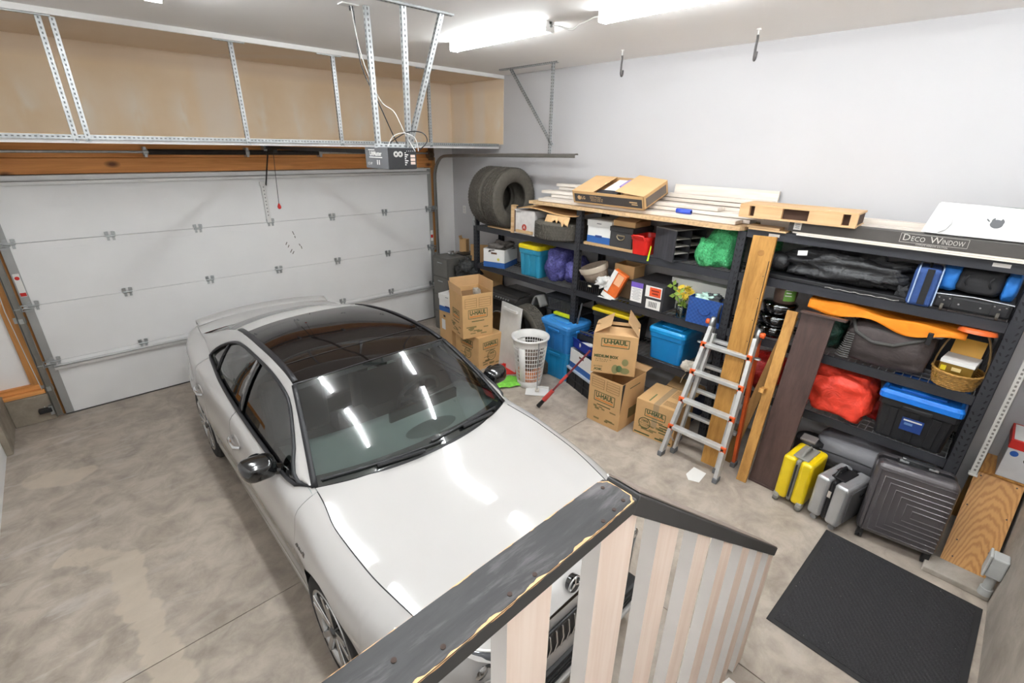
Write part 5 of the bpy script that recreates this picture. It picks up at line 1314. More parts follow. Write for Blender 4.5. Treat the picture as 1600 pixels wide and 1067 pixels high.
lettering(t, 'Moniteur UHD 4K', O(.125, h*.47), (0, -1, 0), U, .022, M_cardi, lift=.0012); lettering(t, 'Monitor UHD 4K', O(.125, h*.33), (0, -1, 0), U, .022, M_cardi, lift=.0012)
decal(t, O(-.33, h*.52), (0, -1, 0), U, .09, .012, M_cardi, 'print_block', lift=.0012); decal(t, O(-.345, h*.36), (0, -1, 0), U, .07, .010, M_cardi, 'print_block', lift=.0012)
# upper shelf
t = bankers('record_box', 'closed white and blue record box beside the black handled box', (.24, -3.30, b1+.03), (.36, .32, .25), 0, True)
tag(MB().box(.03, .45, -3.80, -3.12, b1, b1+.028).build('wood_board', M_pine), 'pale board under the record box and the black box', 'board')
t = thing('storage_box', 'black fabric storage box with a brass label handle', 'box', (.24, -3.61, b1+.03))
MB().box(-.20, .20, -.14, .14, 0, .17).build('box_body', pm('charcoal_card', '3a3838', .7), t, bevel=.003); MB().box(-.207, .207, -.147, .147, .165, .215).build('box_lid', pm('charcoal_card', '3a3838'), t, bevel=.003)
MB().tube([V((-.206, .05*math.cos(a*math.pi/8), .125-.045*math.sin(a*math.pi/8))) for a in range(9)], .006, 6).box(-.206, -.200, -.05, .05, .12, .135).build('label_handle', pm('brass', 'b8a98c', .3, .8), t)
t = carton('small_carton', 'open kraft carton lying on the black storage box', (.24, -3.60, b1+.247), (.30, .28, .055), .0, (('-x', 165, .10), ('+x', 40, .08)))
t = tote('red_bin', 'glossy red plastic bin between the black box and the desk sorter', (.15, -3.87, b1), (.36, .22, .19), pm('glossy_red', 'd8261f', .15, coat=.5), None, 0, .82, ribs=False, cat='bin')
MB().tube([V((-.17, -.06, .165)), V((-.19, -.06, .20)), V((-.19, .06, .20)), V((-.17, .06, .165))], .010, 8).build('bin_handle', pm('glossy_red', 'd8261f'), t)
o = MB().prism([(0, 0), (.02, 0), (.035, .15), (.025, .16)], 0, .004, T(-.012, -3.985, b1-.04) @ Rz(-math.pi/2) @ Rx(math.pi/2)).build('lime_tag', pm('lime_tag', 'c8e02a', .5)); tag(o, 'lime yellow tag hanging over the rack beam', 'tag')
t = thing('desk_sorter', 'black woodgrain desk paper sorter with shelves', 'organizer', (.19, -4.21, b1), -.30)
M_sort = wood('black_woodgrain', '3d3d42', '2b2b2f', axis=2, scale=2)
sx, sy, h = .19, .14, .30
MB().box(-sx-.01, -sx, -sy, sy, 0, h).build('side_panel', M_sort, t); MB().box(sx, sx+.01, -sy, sy, 0, h).build('side_panel', M_sort, t); MB().box(-.005, .005, -sy, sy, .01, h-.01).build('divider', M_sort, t)
MB().box(-sx-.01, sx+.01, -sy, sy, h, h+.012).build('top_panel', pm('sorter_top', '6c6864', .6), t); MB().box(-sx, sx, -sy, sy, 0, .012).build('base_panel', M_sort, t); MB().box(-sx, sx, sy-.006, sy, 0, h).build('back_panel', M_black, t)
for z in (.075, .145, .215):
    for a, b in ((-sx, -.005), (.005, sx)): MB().box(a, b, -sy+.004, sy-.006, z, z+.006).build('paper_shelf', pm('shelf_grey', 'b5afa8', .6), t)
M_bub = sheen('green_bubble', '4db774', .2, .9, 60, .5)  # highlight patches painted into the green colour
o = blob((0, 0, .19), (.20, .15, .21), .16, 21, 34, 24, .6, .1).build('bubble_wrap', M_bub); o.location = (.23, -4.66, b1); o.rotation_euler = (0, 0, .2); tag(o, 'large green bubble-wrapped parcel on the upper shelf', 'parcel', 'green bubble-wrapped parcels')
o = blob((0, 0, .13), (.13, .10, .14), .16, 27, 30, 20, .6, .1).build('bubble_wrap', M_bub); o.location = (.11, -4.56, b1); tag(o, 'smaller green bubble-wrapped parcel beside the desk sorter', 'parcel', 'green bubble-wrapped parcels')
o = blob((0, 0, .16), (.18, .07, .17), .12, 31, 30, 20, .5, .1).build('bubble_wrap', M_bub); o.location = (.30, -5.02, c1); tag(o, 'green bubble-wrapped parcel behind the tall plank', 'parcel', 'green bubble-wrapped parcels')
# middle shelf
t = thing('wire_basket', 'black mesh basket at the shared rack post', 'basket', (.20, -3.30, b2))
for s in (-1, 1): MB().box(-.18, .18, min(s*.21, s*.2), max(s*.21, s*.2), .0, .10).build('end_wall', M_black, t)
MB().box(-.18, .18, -.2, .2, 0, .008).box(-.186, -.176, -.21, .21, .11, .125).box(.176, .186, -.21, .21, 0, .125).build('frame', M_black, t)
for i in range(14): MB().box(-.186, -.178, -.2+i*.0295, -.188+i*.0295, 0, .115).build('slat', M_black, t)
decal(t, (-.187, .03, .085), FX['right'], FX['up'], .05, .02, pm('cream_tag', 'd9d4c0', .6), 'tag')
t = thing('fabric_bin', 'taupe soft fabric bin tilted in the mesh basket', 'fabric bin', (.16, -3.28, b2+.12), .0)
Mt = Ry(-.25) @ Rx(-.30) @ Matrix.Diagonal((1, 1.25, 1, 1))
M_tau = sheen('taupe_fabric', '9c8b7b', .9, .3, 40)
MB().lathe([(0, .002), (.11, .0), (.145, .20), (.140, .20), (.105, .01), (0, .012)], 28, Mt).build('bin_wall', M_tau, t)
MB().lathe([(.147, .14), (.152, .20), (.138, .205)], 28, Mt).build('bin_cuff', pm('cuff_taupe', 'b3a595', .9), t)
t = carton('small_carton', 'small brown carton with a white label behind the orange packet', (.30, -3.60, b2+.22), (.22, .26, .15), 0, (('-y', 20, .12),))
decal(t, (-.111, .06, .03), FX['right'], FX['up'], .10, .04, M_paper, 'shipping_label')
tag(MB().box(.18, .50, -3.80, -3.46, b2, b2+.215).build('shoe_box', pm('dull_brown_card', '7a6248', .8), bevel=.003), 'dull brown box under the small labelled carton', 'box')
t = thing('paper_packet', 'orange and white printed paper packet leaning on the shelf edge', 'packet', (.04, -3.60, b2+.16), 0)
Mp = Rz(.15) @ Rx(.42)
MB().box(-.03, .05, -.085, .085, -.17, .17, 0, Mp).build('packet_body', pm('packet_orange', 'dd6a2a', .5, var=.15, scale=12), t, bevel=.01)
MB().box(-.033, -.03, .035, .085, -.10, .165, 0, Mp).box(-.033, .052, -.087, .087, -.175, -.12, 0, Mp).build('white_print', M_paper, t)
MB().box(-.032, -.03, -.06, .02, .02, .15, 0, Mp).build('pale_print', pm('packet_peach', 'edb489', .6), t)
tag(MB().box(-.02, .12, -3.60, -3.42, b2, b2+.006).build('white_leaflet', M_paper), 'white leaflet under the orange packet', 'paper')
tag(blob((0, 0, 0), (.10, .10, .06), .5, 2).build('crumpled_paper', sheen('paper_crumple', 'dcdad6', .7, .6)), 'crumpled white paper in the mesh basket', 'paper'); bpy.data.objects['crumpled_paper'].location = (.06, -3.45, b2+.16)
t = thing('shipping_box', 'black shipping box with purple, white and orange labels', 'box', (.26, -4.02, b2), .0)
M_shb = pm('black_card', '333236', .6, var=.08)
MB().box(-.25, .25, -.20, .20, 0, .27).build('box_body', M_shb, t, bevel=.004); MB().box(-.25, .25, -.20, .20, .271, .276).build('box_lid', pm('black_card2', '3f3d40', .6), t)
P = lambda a, z: (-.2505, a, z)
decal(t, P(.12, .15), FX['right'], FX['up'], .14, .20, M_paper, 'white_label'); decal(t, P(.12, .235), FX['right'], FX['up'], .145, .055, pm('label_purple', '7a5fc0', .5), 'purple_label', lift=.002)
decal(t, P(-.08, .20), FX['right'], FX['up'], .19, .12, M_paper, 'white_label'); decal(t, P(-.10, .20), FX['right'], FX['up'], .13, .095, pm('label_orange', 'e4552a', .5), 'orange_label', lift=.002)
decal(t, P(-.09, .065), FX['right'], FX['up'], .17, .10, M_paper, 'white_label')
for i in range(2): decal(t, P(-.10, .215-i*.032), FX['right'], FX['up'], .09-.02*i, .014, pm('dull_red_print', '8a2a18', .7), 'print_line', lift=.003)
for i in range(8): decal(t, P(.12, .19-i*.016), FX['right'], FX['up'], .11*(1-.3*(i % 2)), .004, pm('grey_print', '8d8d92', .7), 'print_line', lift=.0018)
for i in range(10): decal(t, P(-.04-i*.010, .065), FX['right'], FX['up'], .003+.003*(i % 2), .06, M_ink, 'bar_line', lift=.0018)
t = thing('flower_vase', 'clear vase of yellow artificial flowers on the middle shelf', 'vase', (.07, -4.40, b2))
MB().lathe([(0, .003), (.045, .003), (.06, .13), (.058, .13), (.042, .006), (0, .006)], 24).build('vase', glassy('vase_glass', 'd3dcd6', .1), t)
rf = random.Random(3); leafm = pm('leaf_green', '7f9a3a', .6, var=.2)
for i in range(16):
    a = rf.uniform(0, 6.28); r = rf.uniform(.02, .13); z = rf.uniform(.13, .34); c = V((r*math.cos(a)-.02, r*math.sin(a), z)); n = V((rf.uniform(-1, .2), rf.uniform(-1, .6), rf.uniform(0, 1))).normalized()
    e = n.orthogonal().normalized(); s = n.cross(e)
    MB().tube([V((0, 0, .02)), V((c.x*.4, c.y*.4, z*.6)), c], .003, 5).build('stem', leafm, t)
    if i % 3:
        m = MB()
        for k in range(9):
            b = 2*math.pi*k/9; d = e*math.cos(b)+s*math.sin(b); q = n.cross(d); m.add([c, c+d*.022+q*.010+n*.006, c+d*.048+n*.002, c+d*.022-q*.010+n*.006], [(0, 1, 2, 3)])
        m.add([c+n*.008+(e*math.cos(b)+s*math.sin(b))*.012 for b in [k*math.pi/4 for k in range(8)]], [tuple(range(8))])
        m.build('flower', pm('flower_yellow', 'e8c63a', .6, var=.15), t)
    else:
        m = MB()
        for k in range(3):
            d = (e*math.cos(2.1*k)+s*math.sin(2.1*k)); q = n.cross(d); m.add([c, c+d*.03+q*.022, c+d*.07, c+d*.03-q*.022], [(0, 1, 2, 3)])
        m.build('leaf_cluster', leafm, t)
t = thing('gift_bag', 'blue patterned gift bag with tissue paper on the shelf edge', 'gift bag', (.07, -4.66, b2), .05)
def bluechk():
    q = NT('blue_check'); c = q.new('ShaderNodeTexChecker'); c.inputs['Scale'].default_value = 1.0; q.link(q.mapping((46, 46, 46)), c.inputs['Vector']); c.inputs[1].default_value = lin('33599f'); c.inputs[2].default_value = lin('274a8c')
    q.link(c.outputs[0], q.b.inputs['Base Color']); q.b.inputs['Roughness'].default_value = .35; return q.m
MB().box(-.075, -.071, -.165, .165, 0, .26).box(.071, .075, -.165, .165, 0, .26).box(-.071, .071, -.165, -.161, 0, .26).box(-.071, .071, .161, .165, 0, .26).box(-.071, .071, -.161, .161, 0, .004).build('bag_body', bluechk(), t)
MB().tube([V((-.078, .06*math.cos(a*math.pi/10), .15-.05*math.sin(a*math.pi/10))) for a in range(11)], .004, 6).build('ribbon_handle', pm('ribbon_navy', '1e3a78', .4), t)
blob((0, .02, .25), (.065, .12, .05), .5, 14).build('tissue_paper', sheen('mint_tissue', 'bfe0d2', .6, .6), t); blob((0, -.06, .27), (.05, .07, .04), .5, 15).build('dark_tissue', sheen('dark_tissue', '3d3f40', .5, .7), t)
tag(MB().box(.28, .40, -4.78, -4.14, b2, b2+.33).build('foam_block', pm('foam_white', 'dedcd3', .8, var=.03), bevel=.006), 'large white foam block behind the gift bag', 'foam')
t = thing('dark_disc', 'dark round hoop standing beside the gift bag', 'hoop', (.12, -4.815, b2+.15))
MB().lathe([(.125, -.008), (.15, -.008), (.15, .008), (.125, .008), (.125, -.008)], 32, Rx(math.pi/2)).build('hoop', M_ctrim, t)
# lower shelf of the middle rack
tote('storage_tote', 'black storage tote with a yellow lid behind the medium box', (.27, -3.58, b3), (.48, .56, .385), M_black, pm('yellow_lid', 'e6c81c', .4), 0, .86, .03)
t = thing('rolled_mat', 'grey rolled mat lying on the yellow lid', 'mat', (.16, -3.60, b3+.425))
MB().lathe([(0, -.30), (.04, -.30), (.042, .30), (0, .30)], 18, Rx(math.pi/2)).build('roll', pm('mat_grey', '77736f', .8), t)
t = thing('metal_frame', 'thin grey tilted metal frame at the rack post', 'frame', (.04, -3.16, b3))
MB().bar((0, .0, .38), (-.02, .05, .03), .02, .01, (1, 0, 0)).bar((-.02, .05, .03), (-.02, -.28, .03), .02, .012, (1, 0, 0)).build('frame_bars', pm('frame_grey', '6b6b6e', .5, .4), t)
tote('storage_tote', 'bright blue storage tote with matching lid on the lower shelf', (.27, -4.30, b3), (.50, .42, .37), pm('cyan_plastic', '1483c8', .3, var=.06, coat=.3), pm('cyan_lid', '1a9be0', .3, coat=.3), .0, .86, .05, ribs=False, group='blue storage totes')
o = blob((0, 0, .10), (.17, .11, .12), .4, 41).build('dark_cloth', sheen('dark_cloth', '3b3a3b', .8, .8)); o.location = (.30, -4.68, b3); tag(o, 'dark cloth bundle beside the bright blue tote', 'cloth')
t = thing('work_glove', 'cream work glove with orange cuff on the rack edge', 'glove', (-.0, -4.62, b3+.015), .2)
blob((.03, .02, .05), (.075, .07, .045), .3, 44).build('palm', sheen('glove_cream', 'd8cdbd', .9, .4), t)
for k in range(4): MB().tube([V((.0+.02*k, -.02, .05)), V((.01+.022*k, -.09, .045)), V((.01+.022*k, -.12, .035))], [.014, .013, .010], 8).build('finger', sheen('glove_cream', 'd8cdbd'), t)
MB().tube([V((-.01, .02, .05)), V((-.04, -.02, .045)), V((-.05, -.05, .035))], [.015, .013, .010], 8).build('thumb', sheen('glove_cream', 'd8cdbd'), t)
MB().lathe([(.03, 0), (.045, .02), (.04, .035)], 14, T(.0, -.04, .03) @ Rx(1.2)).build('cuff', M_orange, t)
cablep = MB().tube([V((-.015, -4.60, b3-.01)), V((-.03, -4.58, b3-.06)), V((-.035, -4.57, b3-.12))], .004, 6).build('glove_string', pm('string_tan', 'b9a487', .8)); tag(cablep, 'tan string hanging below the glove', 'string')

# ================================================================== ON THE RACK BEHIND THE SUITCASES
# hollow wooden frame, long box, computer box
t = thing('wooden_pallet', 'pale hollow wooden panel with rectangular slots in its edge', 'wood panel', (.09, -5.255, c0+.10), .04)
M_hol = wood('hollow_wood', 'd8b184', 'c29a6c', axis=1, scale=.8)
MB().box(-.16, .16, -.42, .42, .095, .11).build('top_skin', M_hol, t, bevel=.002); MB().box(-.16, .16, -.42, .42, 0, .014).build('bottom_skin', M_hol, t, bevel=.002)
for a, b in ((-.42, -.375), (-.325, -.10), (.09, .30), (.34, .42)): MB().box(-.16, -.12, a, b, .014, .095).build('edge_block', M_hol, t)
MB().box(-.12, .16, -.41, .41, .014, .095).build('core', pm('hollow_dark', '4a352a', .9), t)
tag(MB().box(-.02, .10, -5.22, -4.92, c0, c0+.012).box(.0, .12, -5.16, -4.90, c0+.012, c0+.03).build('wood_scraps', M_pine), 'thin wood scraps on the rack top under the hollow panel', 'wood')
tag(MB().box(.15, .45, -5.75, -4.95, c0, c0+.095).build('white_bundle', M_plank), 'bundle of white boards under the hollow wooden panel', 'board')
t = thing('blind_box', 'long charcoal window-blind box lying along the rack top', 'box', (.06, -6.02, c0+.022))
M_deco = pm('charcoal_box', '4c4845', .55, var=.12, scale=8)
MB().box(-.055, .055, -.80, .80, 0, .085).build('box_body', M_deco, t, bevel=.002)
D = lambda y, z: (-.0555, y, z)
decal(t, D(.735, .045), FX['right'], FX['up'], .055, .06, M_paper, 'white_label')
for i in range(3): decal(t, D(.735, .03+i*.014), FX['right'], FX['up'], .03, .005, pm('grey_print', '8d8d92'), 'print_line', lift=.002)
pw = pm('silver_print', 'c9c4bd', .5)
lettering(t, 'D', D(.035, .052), FX['right'], FX['up'], .062, pw, lift=.0012); lettering(t, 'ECO', D(-.030, .047), FX['right'], FX['up'], .046, pw, lift=.0012, width=.075)
lettering(t, 'W', D(-.125, .052), FX['right'], FX['up'], .062, pw, lift=.0012); lettering(t, 'INDOW', D(-.215, .047), FX['right'], FX['up'], .046, pw, lift=.0012, width=.115)
lettering(t, 'COMPLETE WINDOW SOLUTION', D(-.11, .012), FX['right'], FX['up'], .016, pw, lift=.0012, width=.17)
m = MB()
for a, b in (((.07, .02), (.07, .08)), ((.07, .08), (-.29, .08)), ((-.29, .08), (-.29, .024)), ((-.29, .024), (.07, .02))): m.bar(V(D(a[0], a[1]))+V((-.001, 0, 0)), V(D(b[0], b[1]))+V((-.001, 0, 0)), .0022, .0006, (1, 0, 0))
m.build('print_frame', pw, t)
for i, (x, z, l) in enumerate(((-.01, 0, -6.64), (.02, .011, -6.66), (.16, 0, -6.6), (.30, 0, -6.64), (.16, .06, -6.62), (.30, .09, -6.60))):
    o = MB().box(-.05, .05, l, -5.3+.04*i, 0, .010 if i < 4 else .05).build('white_board', M_plank); o.location = (x+.03 if i < 2 else x+.06, 0, c0+z); tag(o, 'white board on the far rack top, ' + ('lowest under the blind box', 'directly under the blind box', 'behind the blind box, lower', 'nearest the wall, lower', 'behind the blind box, upper', 'nearest the wall, upper')[i], 'board', 'white boards piled on the racks')
t = thing('computer_box', 'white slanted computer box with a grey fruit emblem', 'box', (.06, -6.42, c0+.115))
Mc = Ry(.32)
prof = [(-.38, .0), (.36, .0), (.37, .10), (.33, .20), (-.40, .215)]      # local (-y, z) outline of the front
M_imac = pm('white_gloss_card', 'cfcdcb', .35, var=.02)
pf = lambda d: Mc @ T(d, 0, 0) @ Matrix(((0, 0, 1, 0), (-1, 0, 0, 0), (0, 1, 0, 0), (0, 0, 0, 1)))
MB().prism([(-.36, .0), (.30, .0), (.30, .20), (-.33, .215)], 0, .20, pf(0)).build('box_body', M_imac, t, bevel=.003)
fp = [(-.375, .0), (-.30, .0), (-.255, .03), (-.235, .075), (-.24, .11), (-.27, .15), (-.335, .205)]
MB().prism(fp, -.012, -.006, pf(0)).build('corner_flap', pm('flap_white', 'e2e0dd', .5), t, solid=0)
ap = []
for i in range(40):
    a = 2*math.pi*i/40; r = .034*(1-.16*math.exp(-((a-math.pi/2)/.35)**2)-.10*math.exp(-((a-math.pi*1.5)/.30)**2)); ap.append((r*math.cos(a)*1.02, r*math.sin(a)))
ap = [(x-.014 if (x > .026 and -.012 < y < .018) else x, y) for x, y in ap]
lm = pf(-.0015) @ T(-.02, .105, 0) @ Rz(math.pi/2-.15)
MB().prism(ap, 0, .001, lm).prism([(-.004, .036), (.004, .038), (.016, .055), (.006, .054)], 0, .001, lm).build('fruit_emblem', pm('emblem_grey', '57585b', .5), t)
MB().box(.02, .17, -.28, .28, .2135, .2145, 0, Mc).build('picture_print', pm('screen_print', 'a9b3ad', .4, var=.35, scale=6), t)
# second shelf: sack, lunch bag, wheeled bag
tag(MB().box(.02, .50, -6.10, -5.12, c1, c1+.035).build('black_tray', M_black, bevel=.006), 'flat black tray under the black sack', 'tray')
o = sheet(lambda u, v: (.015+.07*v, -5.58-.48*u, c1+.006+.012*v+.004*math.sin(u*33)), 14, 3).build('foil_strip', sheen('crinkled_foil', 'b9b4ae', .35, .9, 40), solid=.004); tag(o, 'crinkled pale foil strip along the second shelf edge', 'foil')
o = blob((0, 0, .0), (.17, .47, .135), .28, 17, 44, 26, .75, .2, 2.6, .8).build('black_sack', sheen('black_sack', '2f2f31', .38, .9, 9, .35)); o.location = (.20, -5.66, c1+.15); o.rotation_euler = (0, 0, 0); tag(o, 'long black plastic sack stretched along the second shelf', 'sack')
MB().lathe([(.02, .0), (.07, .03), (.085, .10), (.07, .14)], 20, T(-.06, .40, -.02) @ Rx(-math.pi/2) @ Rz(.4)).build('sack_mouth', sheen('black_sack', '2f2f31'), o)
decal(o, (-.15, .30, .09), (0, -1, .15), (.2, .1, 1), .07, .04, M_paper, 'printed_patch', lift=.012)
t = thing('lunch_bag', 'small navy zippered cooler bag with pale piping', 'bag', (.12, -6.16, c1), .08)
M_nav = pm('navy_fabric', '33508a', .8, var=.1, scale=30)
MB().box(-.13, .13, -.075, .075, 0, .27).build('bag_body', M_nav, t, bevel=.03, seg=4)
for y in (-.072, .055): MB().tube([V((-.135, y, .02)), V((-.137, y, .25)), V((-.10, y, .275)), V((.10, y, .275))], .0045, 6).build('piping', pm('piping_pale', 'a9bcd8', .6), t)
MB().box(-.136, -.130, -.03, .01, .02, .27).build('zip_band', M_black, t); MB().tube([V((-.08, 0, .27)), V((-.05, 0, .30)), V((.05, 0, .30)), V((.08, 0, .27))], .008, 6).build('top_handle', M_black, t)
blob((.0, .10, .06), (.09, .05, .06), .4, 51).build('shoulder_strap', sheen('strap_black', '2a2a2c', .8), t)
t = thing('wheeled_bag', 'black and blue wheeled duffel lying on its side', 'luggage', (.21, -6.435, c1))
M_ryl = pm('royal_fabric', '2a7bd0', .7, var=.12, scale=20); M_blkf = pm('black_fabric', '2b2a2c', .85, var=.12, scale=30)
blob((.03, .0, .21), (.19, .13, .09), .08, 6, 30, 18, .5).build('soft_body', M_blkf, t)
blob((.02, .155, .21), (.18, .055, .09), .10, 7, 24, 16, .5).build('blue_end', M_ryl, t); blob((.02, -.150, .20), (.18, .04, .095), .10, 8, 24, 16, .5).build('blue_end', M_ryl, t)
MB().box(-.19, .16, -.20, .20, .01, .115).build('hard_base', pm('base_black', '262628', .6), t, bevel=.02)
for y in (-.14, .14):
    d = MB().box(-.198, -.188, y-.042, y+.042, .025, .105).build('wheel_plate', M_ctrim, t, bevel=.008)
    MB().cyl((-.215, y-.008, .03), (-.215, y+.008, .03), .024, n=18).build('roller', M_rubber, d)
    for dy, dz_ in ((-.028, .09), (.028, .09), (0, .075)): MB().cyl((-.201, y+dy, dz_), (-.197, y+dy, dz_), .005, n=8).build('rivet', M_chrome, d)
for y in (-.05, .06): MB().cyl((-.193, y, .06), (-.189, y, .06), .006, n=8).build('rivet', M_chrome, t)
for y in (-.06, .06): MB().tube([V((-.162, y, .19)), V((-.172, y+.012, .21)), V((-.172, y+.012, .24)), V((-.162, y, .26))], .005, 6).build('strap_loop', M_black, t)
MB().tube([V((-.19, -.20, .11)), V((-.192, 0, .122)), V((-.19, .20, .11))], .005, 6).build('grey_piping', M_galv, t)
# third shelf: food tubs, orange sheet, duffel, basket
M_tub = pm('black_tub', '1c1c1e', .12, var=.1, coat=.6)
for i, (z, r) in enumerate(((0, .14), (.105, .15), (.215, .14))):
    t = thing('lidded_tub', ('black lidded tub, lowest of the three by the tall plank', 'black lidded tub, middle of the three by the tall plank', 'black lidded tub, topmost of the three by the tall plank')[i], 'tub', (.18, -5.25, c2+z), 0, 'black lidded tubs')
    MB().lathe([(0, .002), (r*.85, .002), (r, .075), (0, .075)], 28).build('tub', M_tub, t); MB().lathe([(r*1.03, .07), (r*1.03, .085), (r*.9, .10), (0, .10)], 28).build('tub_lid', glassy('tub_lid_clear', '8d9290', .2), t)
t = thing('herb_jar', 'clear jar with a green label on top of the black tubs', 'jar', (.16, -5.28, c2+.32))
MB().lathe([(0, .002), (.085, .002), (.09, .07), (.09, .15), (.07, .17), (0, .17)], 24).build('jar_body', pm('herb_brown', '6a5348', .5, var=.3, scale=20), t)
rows = [[V((.0915*math.cos(a), .0915*math.sin(a), z)) for z in (.03, .15)] for a in [math.pi*(1.05+.35*i/8) for i in range(9)]]
MB().grid(rows).build('green_label', pm('label_green', '6fa345', .6), t)
for i in range(3): decal(t, (-.083, -.045, .13-.025*i), (.45, -.9, 0), (0, 0, 1), .05-.01*(i % 2), .008, M_paper, 'print_line', lift=.006)
M_orc = sheen('orange_fabric', 'f08a12', .75, .25, 8, .08)
def orf(u, v):
    y = -5.50-.98*u; e = .34+.05*math.sin(9*u)
    z = c2+.42+.02*math.sin(5*u+1)-(0 if v < .5 else (v-.5)*2*(.085-.02*u+.015*math.sin(11*u))); x = .36-.33*min(1, v*2)-.03*max(0, v-.5)
    return (x, y, z + .012*math.sin(14*u+8*v))
o = sheet(orf, 40, 14).build('orange_sheet', M_orc, solid=.006); tag(o, 'bright orange fabric draped over the bags on the third shelf', 'fabric')
t = thing('frisbee_disc', 'translucent orange disc at the end of the orange fabric', 'disc', (.05, -6.52, c2+.455))
MB().lathe([(0, .0), (.09, .0), (.10, -.012), (.105, -.03)], 30, Ry(.12)).build('disc', pm('disc_orange', 'd8642a', .3), t)
t = thing('duffel_bag', 'large charcoal duffel bag with looping straps', 'duffel bag', (.23, -6.07, c2))
M_duf = sheen('duffel_charcoal', '4a4140', .75, .35, 10, .12)
blob((0, 0, .165), (.22, .275, .165), .07, 61, 40, 26, .45, .05).build('bag_body', M_duf, t)
MB().tube([V((-.10, .26, .33)), V((-.20, .20, .25)), V((-.232, .08, .205)), V((-.232, -.05, .215)), V((-.19, -.20, .29)), V((-.12, -.24, .345))], .014, 8).build('strap', pm('strap_grey', '4a4846', .8), t)
MB().tube([V((-.06, .20, .335)), V((-.17, .10, .295)), V((-.19, -.02, .285)), V((-.14, -.14, .32))], .014, 8).build('strap', pm('strap_grey', '4a4846'), t)
MB().box(-.245, -.215, -.245, -.215, .28, .37).build('strap_keeper', M_black, t, bevel=.004)
for i in range(12): MB().tube([V((-.20+.006*(i % 2), .29-.004*i, .03+i*.018)), V((-.226, .25, .03+i*.018)), V((-.228, .20, .032+i*.018))], .006, 6).build('mesh_fold', pm('mesh_grey', '6a6866', .7), t)
o = blob((0, 0, .0), (.12, .12, .05), .3, 71).build('patterned_cloth', sheen('speckled_cloth', '8d93a0', .9, .4, 120, .5)); o.location = (.18, -6.25, c2+.345); tag(o, 'speckled grey cloth between the duffel and the orange fabric', 'cloth')
o = blob((0, 0, .15), (.13, .12, .15), .3, 73).build('green_bag', sheen('bottle_green', '1f4238', .4, .7)); o.location = (.22, -5.66, c2); tag(o, 'dark green bag between the brown board and the duffel', 'bag')
t = thing('wicker_basket', 'oval wicker basket with a tall hoop handle at the rack end', 'basket', (.13, -6.505, c2))
def bsk(a, k): 
    return V(((.125+.03*k)*math.cos(a), (.115+.025*k)*math.sin(a), .005+.11*k))
M_wik = pm('wicker', 'b98a45', .6, var=.35, scale=45)
MB().grid([[bsk(2*math.pi*i/36, k/5) for k in range(6)] for i in range(37)]).build('inner_wall', pm('wicker_dark', '6b4a22', .8), t)
MB().add([bsk(2*math.pi*i/36, 0) for i in range(36)], [tuple(range(36))]).build('bottom', pm('wicker_dark', '6b4a22'), t)
for k in range(9):
    pts = [bsk(2*math.pi*i/48, k/8)+V((math.cos(2*math.pi*i/48), math.sin(2*math.pi*i/48), 0))*(.004 if (i+k) % 2 else -.001) for i in range(48)]
    MB().tube(pts, .0065 if k < 8 else .009, 6, closed=True).build('wicker_strand', M_wik, t)
MB().tube([V((0, .14*math.cos(a*math.pi/16), .11+.34*math.sin(a*math.pi/16))) for a in range(17)], .006, 8).build('hoop_handle', pm('wicker_handle', '8f7246', .6), t)
t = thing('gold_box', 'gold and white gift box with open lid inside the wicker basket', 'box', (.12, -6.50, c2+.06), -.10)
M_gold = pm('gold_card', '8a6a24', .35, .3, var=.1)
MB().box(-.105, .10, -.09, .09, 0, .12).build('box_body', M_gold, t); MB().box(-.108, .10, -.093, .093, .121, .145).build('white_lid', M_paper, t)
MB().box(-.001, .001, -.085, .085, 0, .12, 0, T(.09, 0, .145) @ Ry(.35)).build('lid_flap', pm('gold_flap', 'e0a93a', .5), t)
MB().box(-.112, -.108, -.03, .02, .075, .10).build('pull_tab', pm('tab_cream', 'e5c98a', .5), t); MB().box(-.110, -.105, .05, .08, .065, .10).build('yellow_mark', pm('mark_yellow', 'dcc522', .5), t)
tag(MB().box(.32, .52, -6.62, -6.30, c2, c2+.30).build('dark_case', M_ctrim, bevel=.01), 'dark case standing behind the wicker basket', 'case')
# bottom shelf: red bags, black tote
M_redf = sheen('red_bag_fabric', 'f04530', .5, .6, 9, .18)
o = blob((0, 0, .19), (.20, .25, .20), .16, 81, 40, 28, .6, .08).build('red_bag', M_redf); o.location = (.20, -5.87, c3); tag(o, 'large bright red sack between the brown board and black tote', 'sack', 'red sacks')
o = blob((0, 0, .15), (.20, .19, .17), .25, 83, 34, 22, .7, .08).build('red_bag', sheen('red_bag_dark', 'b3201c', .35, .7, 12, .25)); o.location = (.22, -5.22, c3); tag(o, 'red sack behind the ladder top', 'sack', 'red sacks')
o = blob((0, 0, .12), (.10, .09, .13), .3, 87, 26, 18, .7).build('red_bag', sheen('red_bag_dark', 'b3201c')); o.location = (.33, -6.13, c3); tag(o, 'small dark red sack squeezed beside the black tote', 'sack', 'red sacks')
t = tote('storage_tote', 'black storage tote with a blue lid at the rack end', (.23, -6.385, c3), (.46, .50, .40), pm('tote_black', '232326', .4, var=.08), pm('lid_blue', '1f7fe6', .35, coat=.3), 0, .84, .06)
decal(t, (-.213, .0, .17), (0, -1, 0), (-.09, 0, 1), .13, .11, pm('label_navy', '24458c', .4), 'blue_label', lift=.012); decal(t, (-.216, .0, .205), (0, -1, 0), (-.09, 0, 1), .11, .012, M_paper, 'print_line', lift=.014)
decal(t, (-.213, .02, .175), (0, -1, 0), (-.09, 0, 1), .05, .02, pm('pale_blue_print', '6f92c8', .5), 'print_block', lift=.014)
